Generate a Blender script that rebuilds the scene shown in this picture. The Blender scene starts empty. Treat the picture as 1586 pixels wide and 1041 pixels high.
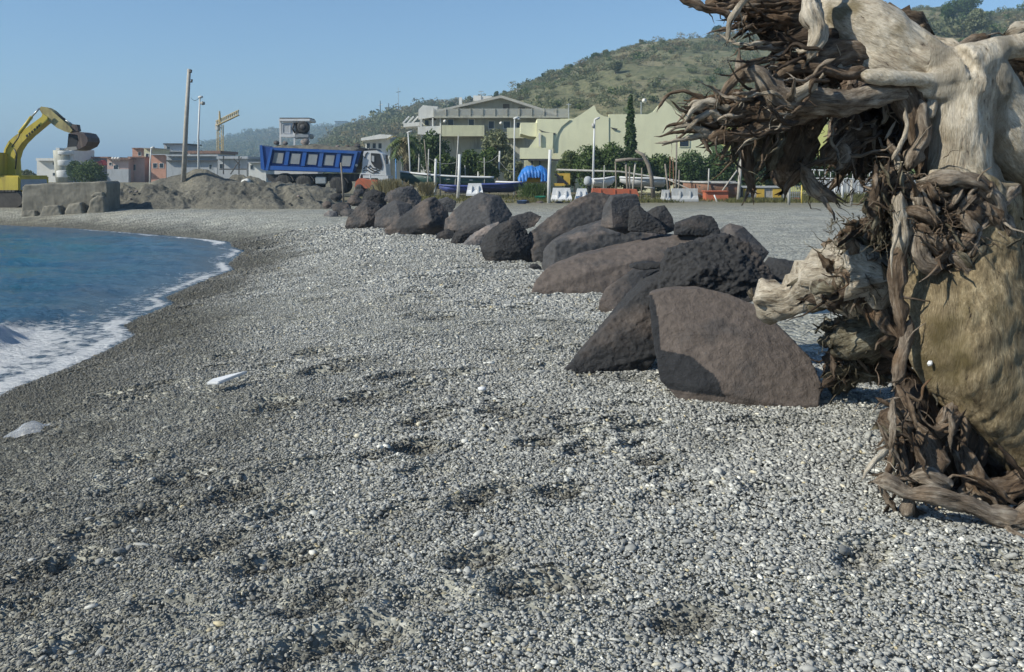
import bpy, bmesh, math, random
import numpy as np
from mathutils import Vector, Matrix
from mathutils.kdtree import KDTree
random.seed(7); rng = np.random.default_rng(11)
SC = bpy.context.scene
COL = SC.collection
R = math.radians

# ------------------------------------------------------------------ camera
F_PX, CXP, CYP = 1350.0, 793.0, 520.5
EYE = 1.55
PITCH = math.atan((520.5 - 268.0) / F_PX)
cam_d = bpy.data.cameras.new('camera'); cam = bpy.data.objects.new('camera', cam_d); COL.objects.link(cam)
cam.location = (0, 0, EYE); cam.rotation_euler = (math.pi / 2 - PITCH, 0, 0)
cam_d.sensor_fit = 'HORIZONTAL'; cam_d.sensor_width = 36.0; cam_d.lens = 36.0 * F_PX / 1586.0
cam_d.clip_start = 0.05; cam_d.clip_end = 20000
SC.camera = cam

# ------------------------------------------------------------------ light
SUN_TO = Vector((-0.76, -0.33, 0.61)).normalized()
SUN_EL = math.asin(SUN_TO.z); SUN_AZ = math.atan2(SUN_TO.x, SUN_TO.y)
world = bpy.data.worlds.new('World'); SC.world = world; world.use_nodes = True
wn = world.node_tree.nodes; wl = world.node_tree.links
bg = wn['Background']
sky = wn.new('ShaderNodeTexSky'); sky.sky_type = 'NISHITA'; sky.sun_disc = False
sky.sun_elevation = SUN_EL; sky.sun_rotation = SUN_AZ
sky.air_density = 1.0; sky.dust_density = 0.1; sky.ozone_density = 8.0; sky.altitude = 0
hsv = wn.new('ShaderNodeHueSaturation'); hsv.inputs['Saturation'].default_value = 0.94; hsv.inputs['Hue'].default_value = 0.494
wl.new(sky.outputs[0], hsv.inputs['Color']); wl.new(hsv.outputs[0], bg.inputs['Color'])
bg.inputs['Strength'].default_value = 0.077
sun_d = bpy.data.lights.new('sun', 'SUN'); sun = bpy.data.objects.new('sun', sun_d); COL.objects.link(sun)
sun_d.energy = 3.55; sun_d.angle = R(0.6); sun_d.color = (1.0, 0.955, 0.83)
sun.rotation_euler = SUN_TO.to_track_quat('Z', 'Y').to_euler()
sun.location = (-30, -10, 40)
SC.view_settings.view_transform = 'Standard'; SC.view_settings.look = 'None'
SC.view_settings.exposure = 0.74; SC.view_settings.gamma = 1.0; SC.view_settings.use_curve_mapping = False
SC.cycles.use_denoising = True; SC.cycles.use_adaptive_sampling = True; SC.cycles.adaptive_threshold = 0.025
SC.cycles.max_bounces = 6; SC.cycles.diffuse_bounces = 3; SC.cycles.glossy_bounces = 2
SC.cycles.transparent_max_bounces = 8; SC.cycles.volume_bounces = 0

# ------------------------------------------------------------------ pixel geometry (photo pixels -> world points at a chosen distance)
cp, sp = math.cos(PITCH), math.sin(PITCH)
def ray(px, py):
    u = (px - CXP) / F_PX; v = (CYP - py) / F_PX
    return np.array((u, cp + v * sp, -sp + v * cp))
def at(px, py, Y):
    d = ray(px, py); return np.array((0, 0, EYE)) + d * (Y / d[1])
def mpp(Y):            # metres per photo pixel at distance Y
    return Y / F_PX
# ------------------------------------------------------------------ noise
def _hash(i, j, k, seed):
    h = (i.astype(np.int64) * 374761393 + j.astype(np.int64) * 668265263 + k.astype(np.int64) * 2147483647 + seed * 1274126177) & 0xFFFFFFFF
    h = ((h ^ (h >> 13)) * 1274126177) & 0xFFFFFFFF
    h = h ^ (h >> 16)
    return (h & 0xFFFFFF) / float(0xFFFFFF)
def vnoise(p, seed=0):
    p = np.asarray(p, float); i = np.floor(p).astype(np.int64); f = p - i; f = f * f * (3 - 2 * f)
    out = 0
    for a in (0, 1):
        for b in (0, 1):
            for c in (0, 1):
                w = (f[:, 0] if a else 1 - f[:, 0]) * (f[:, 1] if b else 1 - f[:, 1]) * (f[:, 2] if c else 1 - f[:, 2])
                out = out + w * _hash(i[:, 0] + a, i[:, 1] + b, i[:, 2] + c, seed)
    return out * 2 - 1
def fbm(p, octaves=4, seed=0, gain=0.5):
    p = np.asarray(p, float); s = 0; a = 1; t = 0
    for o in range(octaves):
        s = s + a * vnoise(p * 2 ** o + 17.3 * o, seed + o); t += a; a *= gain
    return s / t
def n2(x, y, sc, octv=3, seed=0):
    return fbm(np.stack([x / sc, y / sc, np.zeros_like(x)], 1), octv, seed)
def sstep(a, b, x):
    t = np.clip((x - a) / (b - a), 0, 1); return t * t * (3 - 2 * t)

# ------------------------------------------------------------------ terrain
SEA = -0.55
def sea_pt(px, py):
    d = ray(px, py); t = (SEA - EYE) / d[2]; return (d[0] * t, d[1] * t)
shore_px = [(-150, 690), (-60, 640), (0, 606), (50, 588), (100, 569), (150, 546), (192, 524), (176, 508), (205, 494), (257, 473), (243, 464), (300, 440), (353, 420), (345, 411), (372, 390), (352, 384), (350, 376), (285, 369), (200, 362), (110, 355), (0, 350), (-200, 347)]
SHORE = [(-3.7, -60.0), (-3.9, -6.0), (-4.2, 2.5)] + [sea_pt(*p) for p in shore_px] + [(-62, 44), (-110, 120), (-420, 620), (-2400, 3000)]
SHORE = np.array(SHORE)
def shore_dist(x, y):      # + on land
    best = np.full(x.shape, 1e9); sgn = np.ones(x.shape)
    for a, b in zip(SHORE[:-1], SHORE[1:]):
        ab = b - a; L = ab @ ab
        t = np.clip(((x - a[0]) * ab[0] + (y - a[1]) * ab[1]) / L, 0, 1)
        d = np.hypot(x - a[0] - t * ab[0], y - a[1] - t * ab[1])
        best = np.minimum(best, d)
    # inside-water test: even-odd with polygon closed on the left
    poly = np.vstack([SHORE, [(-6000, 3000), (-6000, -60)]])
    ins = np.zeros(x.shape, bool)
    n = len(poly); j = n - 1
    for i in range(n):
        xi, yi = poly[i]; xj, yj = poly[j]
        c = ((yi > y) != (yj > y)) & (x < (xj - xi) * (y - yi) / (yj - yi + 1e-12) + xi)
        ins ^= c; j = i
    return np.where(ins, -best, best)
FOOT = []
_fr = random.Random(5)
for _ in range(170):        # trodden hollows
    fx = _fr.uniform(-3.2, 3.6); fy = _fr.uniform(2.4, 16)
    if fx > 0.9 + 0.05 * fy and fy > 4.2: fx -= 2.2
    FOOT.append((fx * (0.5 + fy / 9), fy, _fr.uniform(.10, .2), _fr.uniform(.06, .11), _fr.uniform(-.5, 1.0), _fr.uniform(.02, .055)))
HOLES = []        # dark hollows kicked into the shingle (filled in once pixels can be traced to the ground)
def height(x, y, fine=True):
    x = np.asarray(x, float); y = np.asarray(y, float)
    d = shore_dist(x, y)
    wob = 0.25 * n2(x, y, 1.7, 2, 3)
    dd = d + wob * sstep(0.3, 2, d)
    z = np.where(d < 0, SEA + 0.22 * np.maximum(d, -12), SEA + 0.55 * (1 - (1 - np.clip(dd / 4.4, 0, 1)) ** 1.7))
    if fine:
        near = 1 - sstep(30, 60, np.hypot(x, y))
        z = z + near * sstep(0.2, 2.5, d) * (0.035 * n2(x, y, 0.9, 3, 8) + 0.012 * n2(x, y, 0.22, 2, 9))
        for fx, fy, a, b, th, dep in FOOT + HOLES:
            m = (np.abs(x - fx) < .5) & (np.abs(y - fy) < .5)
            if m.any():
                ux = (x[m] - fx) * math.cos(th) + (y[m] - fy) * math.sin(th); uy = -(x[m] - fx) * math.sin(th) + (y[m] - fy) * math.cos(th)
                q = (ux / a) ** 2 + (uy / b) ** 2
                z[m] -= dep * np.exp(-q * q * .8) - 0.35 * dep * np.exp(-((np.sqrt(q) - 1.45) / .35) ** 2)
    return z
def hz(x, y): return float(height(np.array([x]), np.array([y]), False)[0])
def hit(px, py, ymax=400):
    d = ray(px, py); o = np.array((0, 0, EYE)); ts = np.linspace(1.2, 14, 260) ** 2.4
    ps = o + ts[:, None] * d
    zz = height(ps[:, 0], ps[:, 1], False)
    k = np.nonzero(ps[:, 2] < zz)[0]
    if len(k) == 0: return o + d * (ymax / d[1])
    lo, hi_ = ts[max(k[0] - 1, 0)], ts[k[0]]
    for _ in range(25):
        m = (lo + hi_) / 2; p = o + d * m
        if p[2] < hz(p[0], p[1]): hi_ = m
        else: lo = m
    return o + d * hi_

for _px, _py, _s in [(240, 790, 1.2), (430, 870, 1.3), (500, 932, 1.4), (212, 715, 1), (362, 770, 1.1), (292, 738, 1), (740, 866, 1), (652, 652, 1), (762, 766, .9), (725, 785, .8), (830, 690, .8), (432, 630, 1.2), (500, 576, 1.1), (562, 616, 1.1), (540, 560, 1), (485, 546, 1), (14, 945, 1.2), (80, 880, 1.1), (640, 692, .9), (818, 905, 1), (872, 765, .9), (596, 586, .8), (330, 845, 1), (150, 820, 1), (680, 495, 1.2), (625, 580, 1), (765, 635, .7), (1010, 720, .8), (1060, 960, 1), (560, 990, 1.2), (30, 800, 1)]:
    _p = hit(_px, _py); HOLES.append((_p[0], _p[1], .11 * _s + .006 * _p[1], .07 * _s + .006 * _p[1], .5, .038 * _s))
# ------------------------------------------------------------------ materials
MATS = {}
def new_mat(name):
    m = bpy.data.materials.new(name); m.use_nodes = True; MATS[name] = m
    nt = m.node_tree; return m, nt, nt.nodes, nt.links, nt.nodes['Principled BSDF']
def ramp(N, pts):
    r = N.new('ShaderNodeValToRGB'); e = r.color_ramp.elements
    while len(e) > 1: e.remove(e[-1])
    e[0].position = pts[0][0]; e[0].color = (*pts[0][1], 1)
    for p, c in pts[1:]:
        k = e.new(p); k.color = (*c, 1)
    return r
def noise(N, L, vec, scale, detail=4, rough=.55):
    t = N.new('ShaderNodeTexNoise'); t.inputs['Scale'].default_value = scale; t.inputs['Detail'].default_value = detail; t.inputs['Roughness'].default_value = rough
    if vec is not None: L.new(vec, t.inputs['Vector'])
    return t
def mix(N, L, fac, a, b, mode='MIX'):
    m = N.new('ShaderNodeMix'); m.data_type = 'RGBA'; m.blend_type = mode
    for sock, val in ((m.inputs[0], fac), (m.inputs[6], a), (m.inputs[7], b)):
        if isinstance(val, (int, float)): sock.default_value = val
        elif isinstance(val, tuple): sock.default_value = (*val, 1)
        else: L.new(val, sock)
    return m.outputs[2]
def bump(N, L, h, strength, dist, P):
    b = N.new('ShaderNodeBump'); b.inputs['Strength'].default_value = strength; b.inputs['Distance'].default_value = dist
    L.new(h, b.inputs['Height']); L.new(b.outputs[0], P.inputs['Normal']); return b
def coords(N, L):
    g = N.new('ShaderNodeNewGeometry'); return g.outputs['Position']
def plain(name, c, rough=.7, var=.18, scale=3.0, dirt=None, metal=0.0, bmp=0.0):
    """painted / plastered surface with mottling and, where given, dirt streaks"""
    m, nt, N, L, P = new_mat(name); pos = coords(N, L)
    t = noise(N, L, pos, scale, 5, .6)
    lo = tuple(max(0, x * (1 - var)) for x in c); hi_ = tuple(min(1, x * (1 + var)) for x in c)
    r = ramp(N, [(.3, lo), (.7, hi_)]); L.new(t.outputs[0], r.inputs[0]); out = r.outputs[0]
    if dirt:
        mp = N.new('ShaderNodeMapping'); mp.inputs['Scale'].default_value = (1, 1, .18); L.new(pos, mp.inputs['Vector'])
        t2 = noise(N, L, mp.outputs[0], scale * 1.7, 6, .65); r2 = ramp(N, [(.5, (0, 0, 0)), (.72, (1, 1, 1))]); L.new(t2.outputs[0], r2.inputs[0])
        out = mix(N, L, r2.outputs[0], out, dirt)
    L.new(out, P.inputs['Base Color']); P.inputs['Roughness'].default_value = rough; P.inputs['Metallic'].default_value = metal
    if bmp: bump(N, L, t.outputs[0], .6, bmp, P)
    return m
def glass(name, c=(.02, .03, .04)):
    m, nt, N, L, P = new_mat(name); P.inputs['Base Color'].default_value = (*c, 1); P.inputs['Roughness'].default_value = .12; return m
def leafmat(name, a, b, c):
    m, nt, N, L, P = new_mat(name); pos = coords(N, L)
    g = N.new('ShaderNodeNewGeometry'); t = noise(N, L, pos, .9, 3)
    r = ramp(N, [(.25, a), (.5, b), (.8, c)])
    ad = N.new('ShaderNodeMath'); ad.operation = 'MULTIPLY_ADD'; ad.inputs[1].default_value = .5
    L.new(g.outputs['Random Per Island'], ad.inputs[0]); 
    s2 = N.new('ShaderNodeMath'); s2.operation = 'MULTIPLY'; s2.inputs[1].default_value = .5; L.new(t.outputs[0], s2.inputs[0]); L.new(s2.outputs[0], ad.inputs[2])
    L.new(ad.outputs[0], r.inputs[0]); L.new(r.outputs[0], P.inputs['Base Color']); P.inputs['Roughness'].default_value = .6
    P.inputs['Specular IOR Level'].default_value = .25
    tr = N.new('ShaderNodeBsdfTranslucent'); L.new(r.outputs[0], tr.inputs['Color'])
    mx = N.new('ShaderNodeMixShader'); mx.inputs[0].default_value = .25
    L.new(P.outputs[0], mx.inputs[1]); L.new(tr.outputs[0], mx.inputs[2]); L.new(mx.outputs[0], N['Material Output'].inputs['Surface'])
    return m

# ------------------------------------------------------------------ mesh helpers
def link(name, me, mat=None, parent=None, smooth=False):
    o = bpy.data.objects.new(name, me); COL.objects.link(o)
    if mat is not None: me.materials.append(mat)
    if parent is not None: o.parent = parent
    if smooth: me.polygons.foreach_set('use_smooth', np.ones(len(me.polygons), bool))
    return o
def np_mesh(name, v, f):
    """v (n,3) array, f (m,k) array of equal-sized faces"""
    me = bpy.data.meshes.new(name); v = np.asarray(v, np.float32); f = np.asarray(f, np.int32)
    me.vertices.add(len(v)); me.vertices.foreach_set('co', v.ravel())
    k = f.shape[1]; me.loops.add(f.size); me.loops.foreach_set('vertex_index', f.ravel())
    me.polygons.add(len(f)); me.polygons.foreach_set('loop_start', np.arange(0, f.size, k, dtype=np.int32))
    me.polygons.foreach_set('loop_total', np.full(len(f), k, np.int32))
    me.update(calc_edges=True); me.validate(); return me
def grid_faces(nu, nv):
    a = np.arange(nu * nv).reshape(nu, nv)
    return np.stack([a[:-1, :-1].ravel(), a[1:, :-1].ravel(), a[1:, 1:].ravel(), a[:-1, 1:].ravel()], 1)
def set_attr(me, name, vals, typ='FLOAT', dom='POINT'):
    a = me.attributes.new(name, typ, dom)
    a.data.foreach_set('vector' if typ == 'FLOAT_VECTOR' else 'value', np.asarray(vals, np.float32 if typ != 'INT' else np.int32).ravel())
def tag(o, label=None, cat=None, group=None, kind=None):
    if label: o['label'] = label
    if cat: o['category'] = cat
    if group: o['group'] = group
    if kind: o['kind'] = kind
    return o
def thing(name, loc, label, cat, group=None):
    o = bpy.data.objects.new(name, None); COL.objects.link(o); o.location = Vector([float(c) for c in loc]); o.empty_display_size = .3
    return tag(o, label, cat, group)
def root_of(o):
    while o.parent is not None: o = o.parent
    return o
class MB:
    def __init__(s): s.v = []; s.f = []
    def add(s, v, f):
        n = len(s.v); s.v += [tuple(float(c) for c in p) for p in v]; s.f += [tuple(i + n for i in q) for q in f]; return s
    def hexa(s, p):       # 8 points: bottom 4 ccw, top 4
        return s.add(p, [(0, 3, 2, 1), (4, 5, 6, 7), (0, 1, 5, 4), (1, 2, 6, 5), (2, 3, 7, 6), (3, 0, 4, 7)])
    def box(s, x0, x1, y0, y1, z0, z1):
        return s.hexa([(x0, y0, z0), (x1, y0, z0), (x1, y1, z0), (x0, y1, z0), (x0, y0, z1), (x1, y0, z1), (x1, y1, z1), (x0, y1, z1)])
    def poly(s, pts, ext):   # extrude a planar polygon
        n = len(pts); p = [tuple(q) for q in pts]; q = [tuple(np.asarray(a) + np.asarray(ext)) for a in pts]
        return s.add(p + q, [tuple(range(n))[::-1], tuple(range(n, 2 * n))] + [(i, (i + 1) % n, n + (i + 1) % n, n + i) for i in range(n)])
    def ppoly(s, pts, Y, thick):   # polygon given in photo pixels at distance Y, with real thickness away from the camera
        return s.poly([at(a, b, Y) for a, b in pts], (0, thick, 0))
    def prect(s, x0, y0, x1, y1, Y, thick):
        return s.ppoly([(x0, y0), (x0, y1), (x1, y1), (x1, y0)], Y, thick)
    def tube(s, pts, rad, n=8):
        pts = [np.asarray(p, float) for p in pts]; rad = list(rad) if hasattr(rad, '__len__') else [rad] * len(pts)
        rings = []; ref = np.array((0.13, 0.31, .94))
        for i, p in enumerate(pts):
            t = pts[min(i + 1, len(pts) - 1)] - pts[max(i - 1, 0)]; t = t / (np.linalg.norm(t) + 1e-9)
            if abs(t @ ref) > .95: ref = np.array((1., .2, 0))
            a = np.cross(ref, t); a /= np.linalg.norm(a); b = np.cross(t, a); ref = b
            rings.append([p + rad[i] * (math.cos(2 * math.pi * k / n) * a + math.sin(2 * math.pi * k / n) * b) for k in range(n)])
        v = [q for r in rings for q in r]; f = []
        for i in range(len(pts) - 1):
            for k in range(n):
                f.append((i * n + k, i * n + (k + 1) % n, (i + 1) * n + (k + 1) % n, (i + 1) * n + k))
        f.append(tuple(range(n))[::-1]); f.append(tuple(range((len(pts) - 1) * n, len(pts) * n)))
        return s.add(v, f)
    def lathe(s, prof, c, axis='Z', n=20):   # prof [(r,h)]
        v = []; c = np.asarray(c, float)
        for r, h in prof:
            for k in range(n):
                a = 2 * math.pi * k / n; q = (r * math.cos(a), r * math.sin(a), h)
                if axis == 'Y': q = (q[0], h, q[1])
                if axis == 'X': q = (h, q[0], q[1])
                v.append(c + q)
        f = []
        for i in range(len(prof) - 1):
            for k in range(n):
                f.append((i * n + k, i * n + (k + 1) % n, (i + 1) * n + (k + 1) % n, (i + 1) * n + k))
        f.append(tuple(range(n))[::-1]); f.append(tuple(range((len(prof) - 1) * n, len(prof) * n)))
        return s.add(v, f)
    def build(s, name, mat, parent=None, smooth=False, bevel=0):
        o0 = root_of(parent).location if parent is not None else Vector((0, 0, 0))
        v = np.array(s.v, float)
        if parent is None:
            c = Vector(((v[:, 0].min() + v[:, 0].max()) / 2, (v[:, 1].min() + v[:, 1].max()) / 2, v[:, 2].min())); o0 = c
        me = bpy.data.meshes.new(name); me.from_pydata([tuple(q) for q in v - np.array(o0)], [], s.f)
        bm = bmesh.new(); bm.from_mesh(me)
        bmesh.ops.recalc_face_normals(bm, faces=bm.faces)
        if bevel: bmesh.ops.bevel(bm, geom=[e for e in bm.edges if len(e.link_faces) == 2 and e.calc_face_angle(0) > .5], offset=bevel, segments=2, affect='EDGES', clamp_overlap=True)
        bm.to_mesh(me); bm.free()
        o = link(name, me, mat, parent, smooth)
        if parent is None: o.location = o0
        return o
def leaf_cloud(blobs, n, size, seed=0, flat=.5):
    """n leaf-sized quads in the shells of ellipsoid blobs [(cx,cy,cz,rx,ry,rz)] -> (v, f)"""
    g = np.random.default_rng(seed); B = np.array(blobs, float)
    w = B[:, 3] * B[:, 5]; k = g.choice(len(B), n, p=w / w.sum())
    d = g.normal(size=(n, 3)); d /= np.linalg.norm(d, axis=1)[:, None]
    r = g.uniform(.35, 1, n) ** .5 * (1 + .25 * fbm(d * 2.3 + k[:, None] * 3.1, 3, seed))
    c = B[k, :3] + d * r[:, None] * B[k, 3:]
    a = g.normal(size=(n, 3)); a /= np.linalg.norm(a, axis=1)[:, None]
    nrm = d * flat + g.normal(size=(n, 3)) * .6; b = np.cross(nrm, a); b /= np.linalg.norm(b, axis=1)[:, None]; a = np.cross(b, nrm); a /= np.linalg.norm(a, axis=1)[:, None]
    s = size * g.uniform(.5, 1.3, n)[:, None]
    v = np.stack([c - a * s, c - b * s * .45, c + a * s, c + b * s * .45], 1).reshape(-1, 3)
    return v, np.arange(4 * n).reshape(n, 4)
def crown(name, blobs, n, size, mat, parent, seed=0):
    v, f = leaf_cloud(blobs, n, size, seed)
    me = np_mesh(name, v - np.array(root_of(parent).location), f)
    return link(name, me, mat, parent)
# ================================================================== materials used everywhere
def gravel_material():
    m, nt, N, L, P = new_mat('gravel'); pos = coords(N, L)
    at_ = N.new('ShaderNodeAttribute'); at_.attribute_name = 'shore'
    v1 = N.new('ShaderNodeTexVoronoi'); v1.inputs['Scale'].default_value = 34; L.new(pos, v1.inputs['Vector'])
    v2 = N.new('ShaderNodeTexVoronoi'); v2.inputs['Scale'].default_value = 11; L.new(pos, v2.inputs['Vector'])
    sep = N.new('ShaderNodeSeparateColor'); L.new(v1.outputs['Color'], sep.inputs[0])
    r = ramp(N, [(0, (.22, .22, .195)), (.45, (.31, .31, .275)), (.8, (.4, .398, .355)), (.97, (.52, .515, .47)), (1, (.66, .65, .6))])
    L.new(sep.outputs[0], r.inputs[0])
    big = noise(N, L, pos, .35, 5, .6); rb = ramp(N, [(.35, (.78, .8, .82)), (.65, (1.08, 1.06, 1.02))]); L.new(big.outputs[0], rb.inputs[0])
    mid = noise(N, L, pos, 2.2, 4, .6); rm = ramp(N, [(.38, (.72, .72, .72)), (.62, (1.1, 1.1, 1.08))]); L.new(mid.outputs[0], rm.inputs[0])
    c = mix(N, L, 1.0, r.outputs[0], rb.outputs[0], 'MULTIPLY'); c = mix(N, L, 1.0, c, rm.outputs[0], 'MULTIPLY')
    # wet band by the water
    ad = N.new('ShaderNodeMath'); ad.operation = 'MULTIPLY_ADD'; ad.inputs[1].default_value = 1.6; L.new(mid.outputs[0], ad.inputs[0])
    sb = N.new('ShaderNodeMath'); sb.operation = 'SUBTRACT'; L.new(at_.outputs['Fac'], sb.inputs[0]); sb.inputs[1].default_value = .8; L.new(sb.outputs[0], ad.inputs[2])
    rw = N.new('ShaderNodeMapRange'); rw.inputs['From Min'].default_value = .5; rw.inputs['From Max'].default_value = 2.2; L.new(ad.outputs[0], rw.inputs['Value'])
    wet = mix(N, L, 1.0, c, (.37, .36, .33), 'MULTIPLY')
    c = mix(N, L, rw.outputs[0], wet, c)
    # earthy, grass-flecked ground by the fence and inland
    sx = N.new('ShaderNodeSeparateXYZ'); L.new(pos, sx.inputs[0])
    far = N.new('ShaderNodeMapRange'); far.inputs['From Min'].default_value = 40; far.inputs['From Max'].default_value = 52; 
    fa = N.new('ShaderNodeMath'); fa.operation = 'MULTIPLY_ADD'; fa.inputs[1].default_value = 10; L.new(big.outputs[0], fa.inputs[0]); L.new(sx.outputs[1], fa.inputs[2])
    L.new(fa.outputs[0], far.inputs['Value'])
    earth = ramp(N, [(.3, (.14, .12, .075)), (.55, (.2, .18, .12)), (.75, (.13, .15, .06))]); L.new(mid.outputs[0], earth.inputs[0])
    c = mix(N, L, far.outputs[0], c, earth.outputs[0])
    L.new(c, P.inputs['Base Color']); P.inputs['Roughness'].default_value = .75; P.inputs['Specular IOR Level'].default_value = .3
    b2 = N.new('ShaderNodeBump'); b2.inputs['Strength'].default_value = .9; b2.inputs['Distance'].default_value = .05; b2.invert = True; L.new(v2.outputs['Distance'], b2.inputs['Height'])
    b1 = N.new('ShaderNodeBump'); b1.inputs['Strength'].default_value = .8; b1.inputs['Distance'].default_value = .02; b1.invert = True; L.new(v1.outputs['Distance'], b1.inputs['Height']); L.new(b2.outputs[0], b1.inputs['Normal'])
    L.new(b1.outputs[0], P.inputs['Normal'])
    return m
def pebble_material():
    m, nt, N, L, P = new_mat('pebble'); 
    oi = N.new('ShaderNodeObjectInfo')
    at_ = N.new('ShaderNodeAttribute'); at_.attribute_type = 'INSTANCER'; at_.attribute_name = 'wet'  # wetness by the water, with the shade of the hollows painted in
    r = ramp(N, [(0, (.2, .203, .193)), (.16, (.26, .262, .25)), (.4, (.32, .321, .304)), (.65, (.375, .375, .352)), (.84, (.44, .438, .41)), (.94, (.54, .536, .5)), (.965, (.8, .79, .72)), (.985, (.48, .41, .25)), (1.0, (.34, .36, .37))])
    L.new(oi.outputs['Random'], r.inputs[0])
    tc = N.new('ShaderNodeTexCoord'); t = noise(N, L, tc.outputs['Object'], 2.5, 5, .7); rr = ramp(N, [(.3, (.75, .75, .75)), (.7, (1.15, 1.15, 1.13))]); L.new(t.outputs[0], rr.inputs[0])
    c = mix(N, L, 1.0, r.outputs[0], rr.outputs[0], 'MULTIPLY')
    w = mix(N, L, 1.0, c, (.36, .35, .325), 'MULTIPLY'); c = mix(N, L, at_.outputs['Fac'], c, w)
    L.new(c, P.inputs['Base Color'])
    P.inputs['Roughness'].default_value = .62; P.inputs['Specular IOR Level'].default_value = .35
    return m
def rock_material(name, red=.5, light=1.0, seed=0):
    m, nt, N, L, P = new_mat(name); pos = coords(N, L)
    mp = N.new('ShaderNodeMapping'); mp.inputs['Location'].default_value = (seed * 3.1, seed * 1.7, seed); L.new(pos, mp.inputs['Vector']); v = mp.outputs[0]
    n1 = noise(N, L, v, 1.6, 6, .6); n2_ = noise(N, L, v, 14, 6, .7); n3 = noise(N, L, v, 70, 3, .6)
    cut = .62 - .28 * red
    r = ramp(N, [(cut - .08, (.046 * light, .046 * light, .048 * light)), (cut + .08, (.11 * light, .091 * light, .08 * light))]); L.new(n1.outputs[0], r.inputs[0])
    r2 = ramp(N, [(.3, (.7, .7, .7)), (.7, (1.25, 1.25, 1.25))]); L.new(n2_.outputs[0], r2.inputs[0])
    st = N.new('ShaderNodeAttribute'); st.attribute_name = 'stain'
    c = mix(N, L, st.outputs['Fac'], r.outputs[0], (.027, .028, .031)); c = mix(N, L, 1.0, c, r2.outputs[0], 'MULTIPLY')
    r3 = ramp(N, [(.66, (0, 0, 0)), (.74, (.5, .5, .5))]); L.new(n2_.outputs[0], r3.inputs[0])
    c = mix(N, L, r3.outputs[0], c, (.11, .107, .1))
    L.new(c, P.inputs['Base Color']); P.inputs['Roughness'].default_value = .85; P.inputs['Specular IOR Level'].default_value = .25
    b = bump(N, L, n3.outputs[0], .5, .01, P)
    b0 = N.new('ShaderNodeBump'); b0.inputs['Strength'].default_value = .6; b0.inputs['Distance'].default_value = .04; L.new(n2_.outputs[0], b0.inputs['Height']); L.new(b0.outputs[0], b.inputs['Normal'])
    return m
def wood_material(name, dark, midc, lightc, crack=(.03, .02, .013), crackw=.5, patch=None):
    m, nt, N, L, P = new_mat(name)
    a = N.new('ShaderNodeAttribute'); a.attribute_name = 'grain'
    pos = coords(N, L)
    n1 = noise(N, L, a.outputs['Vector'], 48, 7, .68); n2_ = noise(N, L, a.outputs['Vector'], 170, 4, .65); n3 = noise(N, L, pos, 7.5, 6, .65)
    ad = N.new('ShaderNodeMath'); ad.operation = 'MULTIPLY_ADD'; ad.inputs[1].default_value = .45; L.new(n3.outputs[0], ad.inputs[0])
    s = N.new('ShaderNodeMath'); s.operation = 'MULTIPLY'; s.inputs[1].default_value = .55; L.new(n1.outputs[0], s.inputs[0]); L.new(s.outputs[0], ad.inputs[2])
    r = ramp(N, [(.37, dark), (.5, midc), (.63, lightc)]); L.new(ad.outputs[0], r.inputs[0]); c = r.outputs[0]
    if patch:
        n4 = noise(N, L, pos, 3.1, 4, .6); r4 = ramp(N, [(.56, (0, 0, 0)), (.68, (.8, .8, .8))]); L.new(n4.outputs[0], r4.inputs[0]); c = mix(N, L, r4.outputs[0], c, patch)
    rc = ramp(N, [(.33, (1, 1, 1)), (.33 + .1 * crackw, (0, 0, 0))]); L.new(n1.outputs[0], rc.inputs[0])
    c = mix(N, L, rc.outputs[0], c, crack)
    r5 = ramp(N, [(.3, (.72, .72, .72)), (.7, (1.2, 1.2, 1.2))]); L.new(n2_.outputs[0], r5.inputs[0]); c = mix(N, L, 1.0, c, r5.outputs[0], 'MULTIPLY')
    L.new(c, P.inputs['Base Color']); P.inputs['Roughness'].default_value = .8; P.inputs['Specular IOR Level'].default_value = .25
    b = bump(N, L, n2_.outputs[0], .7, .006, P)
    b0 = N.new('ShaderNodeBump'); b0.inputs['Strength'].default_value = 1.0; b0.inputs['Distance'].default_value = .03; L.new(n1.outputs[0], b0.inputs['Height']); L.new(b0.outputs[0], b.inputs['Normal'])
    return m
M_gravel = gravel_material(); M_pebble = pebble_material()
M_pale = wood_material('wood_pale', (.19, .15, .105), (.42, .365, .285), (.6, .545, .455), crackw=.8)
M_tan = wood_material('wood_tan', (.078, .058, .032), (.2, .155, .09), (.37, .302, .19), crackw=.25, patch=(.11, .085, .036))
M_brown = wood_material('wood_brown', (.055, .034, .022), (.15, .107, .072), (.34, .275, .21), crackw=.9, patch=(.18, .1, .05))
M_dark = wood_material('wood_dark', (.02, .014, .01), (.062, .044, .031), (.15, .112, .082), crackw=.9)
def trunk_material():
    m = M_tan.copy(); m.name = 'wood_trunk'; N = m.node_tree.nodes; L = m.node_tree.links; a = N.new('ShaderNodeAttribute'); a.attribute_name = 'bleach'
    tn = [n for n in N if n.type == 'VALTORGB' and len(n.color_ramp.elements) == 3][0]; src = [l for l in L if l.to_node == tn][0].from_socket
    r2 = ramp(N, [(.34, (.2, .155, .11)), (.48, (.43, .375, .29)), (.62, (.62, .565, .47))]); L.new(src, r2.inputs[0])
    for bn in [q for q in N if q.type == 'BUMP']: bn.inputs['Distance'].default_value *= .42
    outs = [(l.to_socket) for l in L if l.from_node == tn]; c = mix(N, L, a.outputs['Fac'], tn.outputs[0], r2.outputs[0])
    for o in outs: L.new(c, o)
    return m
M_trunk = trunk_material()
M_silver = wood_material('wood_silver', (.085, .062, .045), (.235, .19, .145), (.48, .425, .35), crackw=.9, patch=(.16, .1, .055))
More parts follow.
